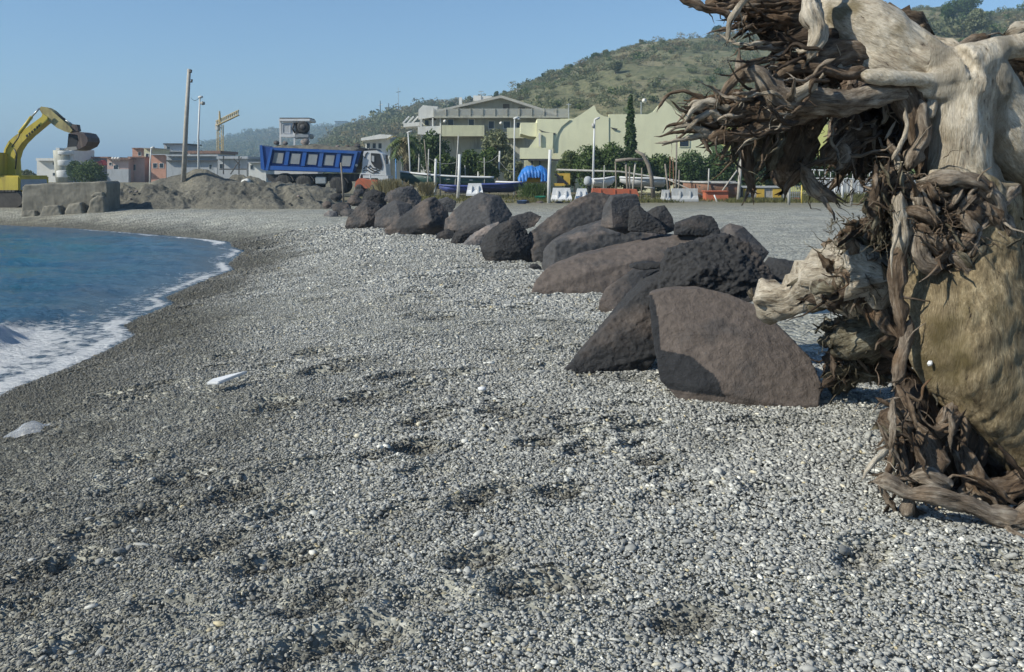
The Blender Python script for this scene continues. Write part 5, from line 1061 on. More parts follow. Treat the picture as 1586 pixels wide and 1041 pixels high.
# ---- hut on the crest
_k = np.unravel_index(np.argmin((_hx - 803) ** 2 + (_hy - 146) ** 2), _hx.shape); _q = main_v[:, :main_n - 14][_k]; Yk = _q[1]; hh = house('hill_hut', 'tiny white hut on the hill crest', Yk, 803, 'hut'); hh.location.z = _q[2]; pbox(hh, 'wall', 799, 138.5, 807, 148, Yk - 1.5, 3, W_white); pbox(hh, 'roof', 798, 137, 808.5, 138.4, Yk - 2, 4, W_slate)
# ---- masts
for (a, b, c, lb) in ((589, 156, 186, 'left lattice mast with a white dish on the wooded hill'), (602, 160, 186, 'right dark mast with antennas on the wooded hill'), (617, 136, 178, 'tallest thin mast faint on the wooded hill')):
    Ym = 540; r = thing('radio_mast', at(a, c + 3, Ym), lb, 'mast', 'masts on the wooded hill'); m = MB(); m.tube([at(a, c + 3, Ym), at(a, b, Ym)], [.45, .25] if a < 610 else [.25, .12], 6); m.build('pole', W_dk if a < 610 else M_metal, r)
    m = MB(); m.tube([at(a - 3, b + 7, Ym), at(a + 3.5, b + 6, Ym)], .2, 5); m.build('antenna', W_white if a == 589 else W_dk, r)
fb = house('hilltop_building', 'bluish block of a building among trees on the far hill', 1400, 527, 'building'); fb.location.z = at(527, 200, 1400)[2]; pbox(fb, 'wall', 519, 189, 536, 202, 1400, 12, W_slate); pbox(fb, 'roof', 518, 187.5, 537, 189, 1398, 16, W_dk)
# ---- the town on the left
def block(name, label, px0, y0, px1, Y, mat, th=9, wins=(), roof=None, cat='building', yb=None):
    r = house(name, label, Y, (px0 + px1) / 2, cat, 'buildings of the town'); pbox(r, 'wall', px0, y0, px1, yb or gy(Y) + .8, Y, th, mat)
    if roof: pbox(r, 'roof', px0 - 1.5, y0 - roof[0], px1 + 1.5, y0 - .05, Y - .8, th + 1.2, roof[1])
    for w in wins: window(r, *w, Y, G_dark, W_white if mat is not W_white else W_slate, .5)
    return r
block('apartment_block', 'plain white apartment block at the far left of the town', 57, 249, 88, 150, W_white, 10, [(82, 251, 86, 255), (82, 268, 86, 272)], (4, W_white))
rb_ = house('rounded_building', 'white building with rounded stacked balconies under the bucket', 146, 98, 'building', 'buildings of the town'); pbox(rb_, 'wall', 87, 231, 111, gy(146), 147.5, 8, W_white); pbox(rb_, 'roof_room', 86.5, 229, 92, 236, 146.5, 3, W_white)
for yb_, zt_ in ((234, 240), (248, 257), (264, 275)):
    c = at(100, yb_, 147.6); z0 = at(100, zt_, 147.6)[2]; m = MB(); m.lathe([(1.36, z0 - c[2]), (1.4, z0 - c[2] + .1), (1.4, -.1), (1.34, 0)], c, 'Z', 26); m.build('balcony', W_white, rb_, True)
m = MB(); c = at(100, gy(147.6), 147.6); m.lathe([(1.3, 0), (1.3, at(100, 233, 147.6)[2])], (c[0], c[1], 0), 'Z', 26); m.build('tower', W_grey, rb_, True)
for a, b in ((88, 242), (88, 259)): window(rb_, a, b, a + 4, b + 4, 147.4, G_dark, W_slate, .4)
b3 = block('pale_building', 'low pale building with a red awning behind the bushes', 112, 245, 166, 155, W_slate, 9, [(120, 258, 125, 264), (133, 258, 138, 264)], (2.2, W_tile)); ppart(b3, 'awning', [(145, 252), (158, 248), (160, 256), (144, 257)], 153, 1.4, W_red); window(b3, 150, 259, 156, 264, 155, W_white, W_slate)
b4 = block('grey_shop', 'grey building with round lamps on its pinkish top floor', 166, 247, 199, 150, W_pink, 9, [(176, 256, 183, 263), (169, 252, 173, 256)], (1.4, W_tile)); pbox(b4, 'lower_wall', 166, 262, 199, gy(150), 149, .9, W_slate)
for a in (175, 179.5, 184): m = MB(); m.lathe([(.02, -.32), (.22, -.22), (.32, 0), (.22, .22), (.02, .32)], at(a, 246, 149.5), 'Z', 10); m.build('globe_lamp', W_white, b4, True)
block('pink_house', 'pinkish house with tall white window in the town', 199, 244, 224, 152, W_pink, 9, [(204, 255, 210, 264)], (1.5, W_tile)); block('orange_house', 'bright orange upper floor beside the yellow-green block', 234, 240, 257, 151, W_orange, 9, [(237, 253, 243, 260), (247, 253, 253, 260)], (1.2, W_slate))
block('salmon_house', 'salmon house rising behind the pink one', 205, 230, 226, 172, W_orange, 9, [(214, 236, 218, 241)], (1, W_tile)); block('green_block', 'narrow yellow-green block right of the pink house', 223, 230, 236, 160, W_cream, 8, [(226, 238, 230, 243), (226, 250, 230, 255)], (1, W_slate))
block('grey_upper_building', 'grey flat-roofed building stepping up behind the wooden pole', 240, 235, 288, 170, W_slate, 10, [(250, 238, 255, 242)], (1.4, W_slate)); block('roof_storey', 'top storey with dark flat roof left of the wooden pole', 254, 224, 286, 176, W_slate, 8, [(258, 227, 263, 232)], (2, W_dk))
b5 = block('long_building', 'long low blue-grey building behind the sand heap', 258, 242, 336, 140, W_slate, 9, [(336 - 12, 255, 336 - 8, 262)], (2.6, W_slate)); pbox(b5, 'cornice', 257, 248, 336, 250, 139.5, .48, W_dk)
b6 = block('scaffolded_building', 'pale building behind a steel frame under the crane', 337, 246, 382, 138, W_slate, 9, [(340, 254, 345, 261)], (4, W_slate)); 
for (a, b, c, d) in ((346, 242, 346, 270), (370, 242, 370, 270), (357, 270, 374, 244), (340, 262, 382, 262), (362, 246, 372, 256)): m = MB(); m.tube([at(a, b, 135), at(c, d, 135)], .1, 5); m.build('frame_bar', W_dk, b6)
block('tiled_house', 'house with brown tiled roof below the crane', 292, 238, 340, 160, W_white, 9, [], (4.5, W_tile)); block('white_end_building', 'white building fragment at the truck tail', 385, 252, 412, 134, W_white, 8, [(388, 256, 392, 262)], (1.2, W_slate))
# ---- tower crane
Yc = 230; cr = house('tower_crane', 'yellow tower crane with raised jib behind the town', Yc, 340, 'crane'); M_cy = plain('crane_yellow', (.42, .32, .14), .6, .12, 2)
m = MB(); 
for dx in (-.6, .6):
    for dy in (0, 1.2): m.tube([at(340, gy(Yc), Yc) + (dx, dy, 0), at(340, 193, Yc) + (dx, dy, 0)], .13, 5)
zt, zb_ = at(340, 193, Yc)[2], 0
for k in range(14):
    z0 = zb_ + (zt - zb_) * k / 14; z1 = zb_ + (zt - zb_) * (k + 1) / 14; x = at(340, 230, Yc)[0]; m.tube([(x - .6, Yc, z0), (x + .6, Yc, z1)], .08, 4); m.tube([(x + .6, Yc + 1.2, z0), (x - .6, Yc + 1.2, z1)], .08, 4)
m.build('mast', M_cy, cr); m = MB(); p0, p1 = at(335, 195, Yc), at(370, 178, Yc)
for o_ in ((0, 0, 1.2), (0, -.5, 0), (0, .5, 0)): m.tube([p0 + o_, p1 + o_], .13, 5)
for k in range(12):
    a = p0 + (p1 - p0) * k / 12; b = p0 + (p1 - p0) * (k + 1) / 12; m.tube([a + (0, 0, 1.2), b + (0, -.5, 0)], .12, 4); m.tube([a + (0, .5, 0), b + (0, 0, 1.2)], .12, 4)
m.build('jib', M_cy, cr); pbox(cr, 'counterweight', 333, 191, 337, 201, Yc - .3, 2.2, W_white); m = MB(); m.tube([at(341, 193, Yc), at(340, 172, Yc)], [.4, .2], 5); m.build('tower_head', M_cy, cr)
# ================================================================== earthworks
def mound_material():
    m, nt, N, L, P = new_mat('earth'); pos = coords(N, L)
    a = noise(N, L, pos, .5, 6, .65); b = noise(N, L, pos, 5, 6, .7); r = ramp(N, [(.36, (.08, .078, .066)), (.52, (.14, .132, .106)), (.68, (.21, .194, .15))]); L.new(a.outputs[0], r.inputs[0])
    r2 = ramp(N, [(.3, (.7, .7, .7)), (.7, (1.2, 1.2, 1.2))]); L.new(b.outputs[0], r2.inputs[0]); c = mix(N, L, 1.0, r.outputs[0], r2.outputs[0], 'MULTIPLY')
    L.new(c, P.inputs['Base Color']); P.inputs['Roughness'].default_value = .95; bump(N, L, b.outputs[0], 1, .12, P); return m
M_earth = mound_material()
def mound(name, prof, Y0, depth, label, rough=.12, nu=150, nv=60, seed=0, kind='structure', foot=None, gully=.0):
    px = np.linspace(prof[0][0], prof[-1][0], nu); py = np.interp(px, [p[0] for p in prof], [p[1] for p in prof])
    Yr = Y0 + depth * .5; zr = np.maximum(np.array([at(a, b, Yr)[2] for a, b in zip(px, py)]), -.3); u = np.array([at(a, 268, 1.0)[0] for a in px])
    t = np.linspace(0, 1, nv); U, T = np.meshgrid(np.arange(nu), t, indexing='ij'); U = U.ravel(); T = T.ravel()
    Y = Y0 + depth * T; x = u[U] * np.where(T < .5, Y, Yr + (Y - Yr) * .9)
    env = np.where(T < .5, (2 * T) ** .85, np.clip(2 - 2 * T, 0, 1) ** .8)
    z = -.25 + (zr[U] + .25) * env + rough * np.sin(np.pi * T) * (2.0 * n2(x, Y, 1.6, 4, seed) + 1.6 * (.3 - np.abs(n2(x, Y, .7, 4, seed + 3))) + .7 * n2(x, Y, .2, 2, seed + 4)) - gully * np.maximum(0, n2(x * 1.3 + Y * .5, Y * .35, 1.1, 2, seed + 9)) * np.sin(np.pi * T)
    me = np_mesh(name, np.stack([x, Y, z], 1), grid_faces(nu, nv)); o = link(name, me, M_earth, None, True); tag(o, kind=kind); return o
mound('earth_bank', [(150, 320), (165, 300), (178, 289), (220, 288), (255, 291), (300, 295), (330, 293), (360, 287), (400, 286), (440, 290), (480, 293), (505, 300), (520, 316), (530, 330)], 38, 6, '', .15, 300, 90, 1, gully=.7)
mound('sand_heap', [(215, 292), (235, 282), (255, 276), (270, 272), (284, 270), (298, 263), (310, 261), (320, 262), (335, 270), (350, 277), (375, 285), (395, 292)], 44, 8, '', .06, 150, 60, 4)
mound('earth_bank', [(330, 290), (360, 276), (385, 272), (400, 276), (420, 282), (470, 284), (520, 290)], 46, 7, '', .15, 140, 60, 7, gully=.5)
# stones and clods lying on the bank
_rs = random.Random(12)
for i in range(26):
    a = _rs.uniform(200, 515); b = _rs.uniform(296, 330); s = _rs.uniform(1.6, 4.2)
    k = 6; o = [(a + s * _rs.uniform(.7, 1.1) * math.cos(t * 2 * math.pi / k), b + s * .7 * _rs.uniform(.7, 1.1) * math.sin(t * 2 * math.pi / k)) for t in range(k)]
    B('loose stone or clod on the face of the earth bank', o, [(a, b, -.25)], _rs.choice(['mix', 'pale', 'grey']), .8, .5, .08, Y0=38.4 + (330 - b) * .055, res=10, conv=lambda p, q: (p, q), name='clod', group='loose stones and clods on the earth bank', cat='stone')
B('white stone lump on the earth bank under the truck tail', [(372, 284), (374, 279), (382, 276), (387, 280), (384, 285)], [(380, 279, -.2)], 'pale', .8, .3, .05, Y0=41.2, res=14, conv=lambda p, q: (p, q), name='white_stone', group=None, cat='stone').data.materials[0] = W_white
# ---- broken concrete block
YB = float(hit(100, 331)[1]) + .1
cb = thing('concrete_block', at(100, 330, YB), 'large weathered concrete block beside the excavator tracks', 'concrete block')
def chunk(root, name, pts, Y, th, mat, rough=.09, vox=.05):
    mb = MB().ppoly(pts, Y, th); me = remeshed(mb.v, mb.f, vox, 1); co = mesh_co(me); no = mesh_no(me); co += no * (rough * fbm(co * 2.2, 4, 5) + rough * .5 * fbm(co * 8, 3, 2))[:, None]
    me.vertices.foreach_set('co', (co - np.array(root_of(root).location)).astype(np.float32).ravel()); me.update(); me.name = name; return link(name, me, mat, root, True)
chunk(cb, 'slab', [(34, 290), (38, 286), (80, 284), (140, 282), (162, 280), (166, 284), (166, 330), (140, 334), (90, 336), (33, 338)], YB, 1.3, W_conc, .035)
for i, p in enumerate([[(60, 336), (66, 320), (90, 318), (96, 336)], [(98, 336), (104, 317), (124, 314), (132, 336)], [(132, 336), (140, 312), (150, 302), (160, 304), (163, 336)], [(30, 339), (36, 326), (54, 325), (56, 338)], [(140, 305), (146, 298), (158, 297), (160, 306)]]): chunk(cb, 'broken_lump', p, YB - .4 + .05 * i, .7, W_conc, .07, .045)
# ---- excavator
Ye = 41.0; M_exy = plain('excavator_yellow', (.5, .40, .06), .5, .12, 1.5, (.3, .22, .06)); M_dirtysteel = plain('dirty_steel', (.075, .055, .052), .6, .35, 4, (.16, .12, .09)); M_track = plain('track', (.06, .055, .05), .8, .3, 5); M_blk = plain('black_paint', (.02, .02, .022), .5, .2, 4)
ex = thing('excavator', (at(-10, 300, Ye)[0], Ye, 0), 'yellow excavator with raised boom at the water edge', 'excavator')
boom = ppart(ex, 'boom', [(4, 278), (4, 242), (7, 230), (13, 219), (22, 211), (34, 203), (64, 181), (66, 176), (73, 181), (74, 186), (45, 210), (33, 222), (26, 233), (22, 247), (24, 278)], Ye + .3, .55, M_exy); boom.name = 'boom'
ppart(ex, 'boom_edge', [(4, 278), (4, 242), (7, 230), (13, 219), (15, 221), (9, 231.5), (7, 243), (8, 278)], Ye + .22, .7, M_exy); ppart(ex, 'arm', [(60, 168), (64, 165), (72, 166.5), (80, 171), (92, 182), (108, 196), (112, 202), (108, 206), (100, 203.5), (88, 198), (78, 190), (72, 184), (66, 178)], Ye + .36, .45, plain('arm_yellow', (.34, .29, .12), .6, .25, 2.5, (.12, .09, .05)))
for i, (a, b) in enumerate([(41, 213), (45, 210), (49, 207), (53, 203.5), (57, 200), (60, 197)]): ppart(ex, 'letter_mark', [(a, b), (a - 1.4, b - 3.4), (a + 1, b - 5.2), (a + 2.4, b - 1.8)], Ye + .285, .013, M_blk)
m = MB(); m.tube([at(30, 206, Ye + .1), at(49, 181, Ye + .1)], .075, 10); m.build('cylinder', M_exy, ex, True); m = MB(); m.tube([at(48, 182, Ye + .1), at(61, 168, Ye + .1)], .04, 8); m.build('piston_rod', M_metal, ex, True)
m = MB(); m.tube([at(76, 170, Ye + .5), at(100, 185, Ye + .5)], .06, 9); m.build('cylinder', M_dirtysteel, ex, True); m = MB(); m.tube([at(99, 184.5, Ye + .5), at(114, 194, Ye + .5)], .035, 8); m.build('piston_rod', M_metal, ex, True)
m = MB(); m.tube([at(18, 228, Ye + .05), at(28, 214, Ye + .05), at(31, 206, Ye + .1)], .03, 6); m.build('hose', M_blk, ex, True); m = MB(); m.tube([at(24, 262, Ye + .1), at(26, 240, Ye + .1), at(22, 230, Ye + .1)], .03, 6); m.build('hose', M_blk, ex, True)
ppart(ex, 'bucket_link', [(108, 198), (113, 192.5), (119, 193), (121, 203), (112, 205)], Ye + .45, .3, M_dirtysteel)
bk = ppart(ex, 'bucket', [(106, 207), (121, 204), (130, 206), (135, 213), (136, 219), (132, 226), (120, 232), (112, 230), (119, 226), (122, 218), (120, 209)], Ye - .1, 1.2, M_dirtysteel); ppart(ex, 'bucket_side', [(106, 207), (121, 206), (122, 220), (118, 227), (104, 228)], Ye + .62, .04, M_blk); ppart(ex, 'bucket_lip', [(98, 232), (104, 228), (118, 227), (120, 231.5), (112, 233)], Ye - .12, 1.24, plain('lip_steel', (.3, .28, .25), .5, .25, 6, metal=.5))
for i in range(4): ppart(ex, 'tooth', [(97, 233.5), (104, 229), (106, 231)], Ye - .1 + i * .38, .1, M_metal)
pbox(ex, 'engine_house', -75, 272, 30, 297, Ye - .6, 2.6, M_exy, bevel=.06); ppart(ex, 'side_cover', [(30.5, 295), (30.5, 277), (33, 279), (36, 293)], Ye - .5, 2.2, W_slate); pbox(ex, 'undercarriage', -60, 297.2, 22, 306, Ye - .2, 1.9, M_track)
pbox(ex, 'cab', -40, 236, -8, 272, Ye - .7, 1.2, M_exy, bevel=.05); pbox(ex, 'cab_window', -37, 240, -11, 258, Ye - .73, .02, G_dark)
for dy in (-.9, 1.5):
    m = MB(); c0 = at(-58, 308, Ye + dy); c1 = at(22, 308, Ye + dy); r_ = .36; P_ = [(c1[0] + r_ * math.sin(t), Ye + dy, .36 + r_ * math.cos(t)) for t in np.linspace(0, math.pi, 9)] + [(c0[0] - r_ * math.sin(t), Ye + dy, .36 - r_ * math.cos(t)) for t in np.linspace(0, math.pi, 9)]
    m.poly(P_, (0, .5, 0)); tk = m.build('track', M_track, ex)
    for k in range(16): m = MB(); x = c0[0] + (c1[0] - c0[0]) * k / 15; m.box(x - .06, x + .06, Ye + dy - .03, Ye + dy + .53, .70, .78); m.build('track_shoe', M_track, tk)
# ---- dump truck
Yt = 58.0; M_blue = plain('truck_blue', (.02, .09, .33), .4, .12, 1.0, (.06, .12, .28)); M_panel = plain('panel_grey', (.23, .25, .265), .55, .15, 2.0, (.28, .28, .27)); M_blued = plain('truck_blue_dark', (.012, .05, .2), .45, .15, 1.5); M_wht = plain('cab_white', (.55, .56, .57), .4, .06, 1.5, (.5, .49, .46)); M_tyre = plain('tyre', (.025, .025, .026), .85, .3, 8, (.1, .095, .085)); M_chas = plain('chassis', (.035, .035, .04), .7, .3, 3, (.12, .11, .09)); M_or = plain('orange_paint', (.44, .12, .06), .55, .15, 3, (.35, .13, .07))
tk = thing('dump_truck', (at(500, 300, Yt)[0], Yt + 1.2, 0), 'blue tipper truck with grey side panels loaded with rubble', 'truck')
ppart(tk, 'tipper_body', [(406, 226), (414, 228), (560, 234), (549, 268), (408, 264)], Yt + .1, 2.3, M_blued); ppart(tk, 'tailgate', [(402, 225), (406, 225), (410, 264), (404, 262)], Yt + .02, 2.46, M_blue)
ppart(tk, 'top_rail', [(421, 228.6), (552, 234.3), (552, 238.3), (421, 232.6)], Yt - .1, .22, M_blue); ppart(tk, 'bottom_rail', [(416, 256.5), (547, 261.8), (547, 267.5), (414, 263)], Yt - .1, .22, M_blue)
ppart(tk, 'end_post', [(419, 229), (422.5, 229), (415, 264), (410.5, 264)], Yt - .14, .26, M_blue); ppart(tk, 'end_post', [(550, 234.5), (554, 235), (546, 267.5), (541.5, 267.5)], Yt - .14, .26, M_blue)
for i in range(5):
    a = 423.4 + i * 26.3; b = 236.2 + i * 1.12
    ppart(tk, 'side_panel', [(a + 2, b), (a + 16.2, b + .5), (a + 13.5, b + 17), (a - 1.6, b + 16.3)], Yt + .0, .12, M_panel)
    if i < 4: ppart(tk, 'rib', [(a + 19.5, b - 2.5), (a + 25.5, b - 2.2), (a + 22, b + 20), (a + 16, b + 19.5)], Yt - .06, .17, M_blue)
ppart(tk, 'headboard', [(549, 234), (558, 228), (565, 230), (560, 245), (553, 262)], Yt + .15, 2.2, M_blk)
ppart(tk, 'chassis', [(412, 270), (546, 268.5), (590, 272), (592, 281), (416, 281)], Yt + .5, 1.5, M_chas)
for a, b in ((440, 283.5), (472, 284.5), (524.5, 287), (576, 289)):
    for dy in (.05, 1.85):
        c = at(a, b, Yt + .2); c[1] = Yt + dy; m = MB(); m.lathe([(.3, .0), (.5, .0), (.56, .06), (.56, .34), (.5, .4), (.3, .4)], c, 'Y', 26); w = m.build('wheel', M_tyre, tk, True); m = MB(); m.lathe([(.05, .08), (.14, .03), (.2, .1), (.31, .06), (.31, .3)], c, 'Y', 18); m.build('rim', M_chas if a < 520 else M_metal, w, True)
    if a < 560:
        P_ = [at(a + 15.5 * math.cos(t), b - 15.5 * math.sin(t), Yt + .1) for t in np.linspace(.25, 2.9, 12)] + [at(a + 13.8 * math.cos(t), b - 13.8 * math.sin(t), Yt + .1) for t in np.linspace(2.9, .25, 12)]; MB().poly(P_, (0, .5, 0)).build('mudguard', M_chas, tk)
pbox(tk, 'tank', 488, 274, 505, 285, Yt + .1, .6, M_metal, bevel=.05)
ppart(tk, 'cab', [(563, 234), (583, 233), (592, 238), (597, 256), (598.5, 272), (560, 271)], Yt + .15, 2.2, M_wht); ppart(tk, 'door_window', [(574.5, 237), (588, 238), (592.5, 256), (591, 263), (580, 259), (574.5, 251)], Yt + .11, .05, M_blk); ppart(tk, 'side_window', [(575.5, 241), (579.5, 241.5), (579.5, 251), (575.5, 249.5)], Yt + .07, .03, W_slate); ppart(tk, 'windscreen', [(592.2, 239), (597.2, 255.5), (595, 256), (590.5, 240)], Yt + .25, 2.0, G_dark)
ppart(tk, 'bumper', [(562, 271.5), (601, 272.5), (601, 281), (588, 281), (585, 276), (562, 276)], Yt + .08, 2.34, M_wht); ppart(tk, 'mirror', [(597, 240), (600, 240), (600.5, 254), (598, 254)], Yt - .15, .2, M_blk); ppart(tk, 'roof_spoiler', [(566, 233.8), (572, 230), (582, 230.5), (586, 233.6)], Yt + .4, 1.7, M_blk); m = MB(); m.tube([at(596, 246, Yt + .2), at(598, 246, Yt - .05)], .03, 5); m.build('mirror_arm', M_blk, tk)
for i, pth in enumerate([[(563, 262), (567, 257), (573, 262), (581, 266), (588, 263)], [(562, 265), (568, 263), (576, 268), (586, 267)], [(570, 259), (573, 256), (577, 261), (584, 262)], [(565, 245), (567, 238), (570, 236)]]): m = MB(); m.tube([at(a, b, Yt + .135) for a, b in pth], .035, 5); m.build('swoosh', M_blk, tk)
m = MB(); m.lathe([(.02, -.02), (.09, 0), (.09, .01)], at(552, 256, Yt - .06), 'Y', 10); m.build('marker_lamp', W_white, tk)
# load of rubble
px_ = np.linspace(418, 556, 60); pr = np.interp(px_, [418, 432, 440, 460, 480, 500, 520, 545, 556], [227, 224, 226, 225, 223, 226, 227.5, 226, 229]); ty = np.linspace(0, 1, 16); U, T = np.meshgrid(np.arange(60), ty, indexing='ij'); U = U.ravel(); T = T.ravel(); X = np.array([at(a, 228, Yt + .2)[0] for a in px_]); Z = np.array([at(a, b, Yt + 1.2)[2] for a, b in zip(px_, pr)])
zz = Z[U] - .45 + .45 * np.sin(np.pi * T) ** .6; xx = X[U]; yy_ = Yt + .15 + 2.2 * T; zz = zz + .1 * n2(xx, yy_, .35, 3, 2); me = np_mesh('load', np.stack([xx, yy_, zz], 1) - np.array(tk.location), grid_faces(60, 16)); link('load', me, M_earth, tk)
for (a, b, s, kd, lb) in ((441, 222, 4.6, 'pale', 'round pale stone on the truck load under the white cab'), (428, 221, 5, 'grey', 'slab of stone at the tail end of the truck load'), (472, 220, 8, 'pale', 'pointed pale stone on the truck load'), (522, 227, 4, 'pale', 'pale stone on the front half of the truck load'), (553, 226, 5.5, 'grey', 'dark stone at the front of the truck load'), (538, 227, 3.5, 'mix', 'small brown stone near the front of the truck load')):
    k = 7; o = [(a + s * _rs.uniform(.8, 1.1) * math.cos(t * 2 * math.pi / k), b + s * .8 * _rs.uniform(.8, 1.1) * math.sin(t * 2 * math.pi / k)) for t in range(k)]
    B(lb, o, [(a, b, -.2)], kd, .7, .2, .06, Y0=Yt + .9, res=16, sink=0, conv=lambda p, q: (p, q), name='load_stone', group='stones on the truck load', cat='stone')
# ---- wheel loader behind the truck: white cab frame
ld = thing('wheel_loader', (at(456, 300, 63.5)[0], 64, 0), 'white cabbed loader standing behind the blue tipper', 'loader'); Yl = 63.0
pbox(ld, 'roof', 431.5, 184, 480.5, 188.5, Yl - .15, 1.9, M_wht, bevel=.04); pbox(ld, 'roof_top', 433, 182.3, 479, 184, Yl - .05, 1.7, M_chas)
for a, b in ((432.5, 435.5), (454.5, 457.2), (476.5, 479.5)):
    for dy in (0, 1.5): pbox(ld, 'cab_post', a, 188.4, b, 228, Yl + dy, .1, M_wht)
pbox(ld, 'cab_panel', 435.5, 190, 454.5, 208.5, Yl + .04, .05, M_wht); window(ld, 438.5, 193, 449, 206, Yl + .035, W_slate, M_wht); pbox(ld, 'sill', 435, 208, 457, 212, Yl - .05, 1.6, M_wht); pbox(ld, 'back_panel', 457, 190, 477, 215, Yl + 1.4, .05, M_chas); pbox(ld, 'hood', 457, 207, 479, 214, Yl - .1, 1.6, M_panel, bevel=.06)
c = at(469, 197, Yl - .2); m = MB(); m.lathe([(.12, .05), (.3, .0), (.42, .05), (.45, .2), (.42, .34), (.1, .34)], c, 'Y', 22); w = m.build('air_filter', M_tyre, ld, True); m = MB(); m.lathe([(.02, -.02), (.2, -.02), (.24, .06)], c, 'Y', 16); m.build('filter_cap', M_chas, w, True)
m = MB(); m.tube([at(456, 190, Yl - .08), at(453, 200, Yl - .1), at(457, 206, Yl - .08)], .07, 7); m.build('exhaust', M_blk, ld, True); pbox(ld, 'body', 425, 226, 492, 276, Yl, 1.7, M_wht)
for a in (437, 480):
    for dy in (-.5, 1.7): c = at(a, 285, Yl); c[1] = Yl + dy; c[2] = .7; m = MB(); m.lathe([(.3, 0), (.62, 0), (.7, .1), (.7, .4), (.62, .5), (.3, .5)], c, 'Y', 22); m.build('wheel', M_tyre, ld, True)
# ---- small orange machine by the truck
om = thing('orange_machine', (at(565, 295, 52)[0], 52, 0), 'small orange machine with open cab frame below the truck cab', 'machine'); ppart(om, 'body', [(549, 290), (551, 281), (556, 276), (567, 278), (584, 279), (587, 283), (583, 291), (566, 292)], 51.6, 1.1, M_or)
for (a, b, c, d) in ((557, 278, 559, 269), (574, 279, 573, 270), (559, 269, 573, 270)): m = MB(); m.tube([at(a, b, 51.7), at(c, d, 51.7)], .035, 6); m.build('frame_bar', M_wht, om)
for a in (556, 579): 
    for dy in (0, .9): c = at(a, 292, 51.5); c[1] += dy; m = MB(); m.lathe([(.1, 0), (.22, .0), (.25, .1), (.22, .2), (.1, .2)], c, 'Y', 16); m.build('wheel', M_tyre, om, True)
# ================================================================== poles
M_polew = plain('pole_white', (.56, .57, .56), .6, .08, 2, (.45, .44, .4)); M_poleg = plain('pole_grey', (.36, .355, .33), .8, .2, 3, (.22, .2, .17)); M_wood = plain('old_timber', (.2, .175, .145), .9, .3, 5, (.1, .085, .07), bmp=.01); M_woodl = plain('timber_light', (.36, .34, .3), .9, .2, 5, (.22, .2, .17))
def pole(name, label, x0, y0, x1, y1, w, Y=None, mat=M_polew, cat='pole', group='poles of the boat yard', taper=.85):
    p = hit(x1, y1) if Y is None else at(x1, y1, Y); Yp = min(p[1], 70) if Y is None else Y; p = at(x1, y1, Yp); q = at(x0, y0, Yp); z = min(p[2], 0) - .1; d = (q - p); b = p - d * ((p[2] - z) / d[2]) if abs(d[2]) > .3 else p
    m = MB(); r = w * mpp(Yp) / 2; mid = (b + q) / 2 + np.array((.02, 0, 0)) * (1 if random.random() < .5 else -1); m.tube([b, mid, q], [r, r * (1 + taper) / 2, r * taper], 10); o = m.build(name, mat, None, True); tag(o, label, cat, group); return o, Yp
wp_ = [(650, 229, 647, 290, 3.0, 'leaning greyish pipe at the bow of the green boat', M_poleg), (675, 246, 674, 304, 4.2, 'short white pipe in front of the green hull', M_polew), (712, 239, 709, 309, 5.2, 'thick white pipe left of the white plastic barrier', M_polew), (742, 242, 741, 297, 3.8, 'white pipe rising behind the white plastic barrier', M_polew), (774, 234, 772, 297, 3.2, 'slim white pipe right of the white plastic barrier', M_polew), (852, 232, 850, 315, 5.6, 'thick white pipe right of the blue tarpaulin', M_polew),
       (682, 208, 682, 272, 2.2, 'thin grey pole in front of the cream balcony left end', M_poleg), (710, 210, 706, 272, 2.2, 'thin leaning grey pole below the cream balcony', M_poleg), (664, 231, 662, 285, 2.2, 'thin grey pole with a small lamp above the green boat', M_poleg), (657, 216, 662, 265, 1.8, 'thin slanting stick beside the lamp pole above the green boat', M_wood), (720, 256, 721, 297, 1.8, 'thin grey stick right of the thick white pipe', M_poleg), (728, 262, 722, 256, 1.6, None, None), (750, 244, 750, 270, 1.6, 'thin stick behind the white pipe at the barrier', M_poleg)]
for w in wp_:
    if w[5]: pole('pole', w[5], *w[:5], Y=None if w[3] > 285 else 60, mat=w[6])
def lamp_post(label, x0, y0, x1, y1, w, Y, heads):
    p, q = at(x1, y1, Y), at(x0, y0, Y); r = thing('lamp_post', (p[0], Y, min(p[2], 0)), label, 'lamp post', 'lamp posts'); m = MB(); rr = w * mpp(Y) / 2; m.tube([(p[0], Y, min(p[2], 0) - .1), (p + q) / 2, q], [rr * 1.2, rr, rr * .8], 10); m.build('post', M_polew, r, True)
    for (a, b, c, d, ht) in heads: 
        m = MB(); e0, e1 = at(a, b, Y), at(c, d, Y); m.tube([e0, (e0 + e1) / 2, e1], [ht * .6 * mpp(Y), ht * mpp(Y), ht * .7 * mpp(Y)], 8); m.build('lamp_head', M_polew if ht < 2.6 else M_poleg, r, True)
    return r
lamp_post('white lamp post with two heads in front of the yellow house', 921, 186, 918, 293, 3.2, 58, [(920, 186, 929, 182, 1.9), (919, 191, 919, 198, 2.8)]); lamp_post('slim lamp post in front of the terrace house right balcony', 797, 184, 796, 283, 2.4, 60, [(795, 184, 804, 181.5, 1.8), (801, 184, 806, 185, 1.3)]); lamp_post('slim lamp post behind the palm', 632, 206, 636, 265, 2.2, 64, [(630, 206, 638, 203, 1.4)])
lamp_post('white lamp post with globe beside the wooden pole', 309.5, 152, 305, 270, 2.8, 49, [(307, 151, 314, 150, 2.2), (311, 160, 317, 160, 3.0)]); lamp_post('distant slim lamp post in the town', 234, 230, 231, 276, 2.2, 105, [(233, 230, 239, 228, 1.8)])
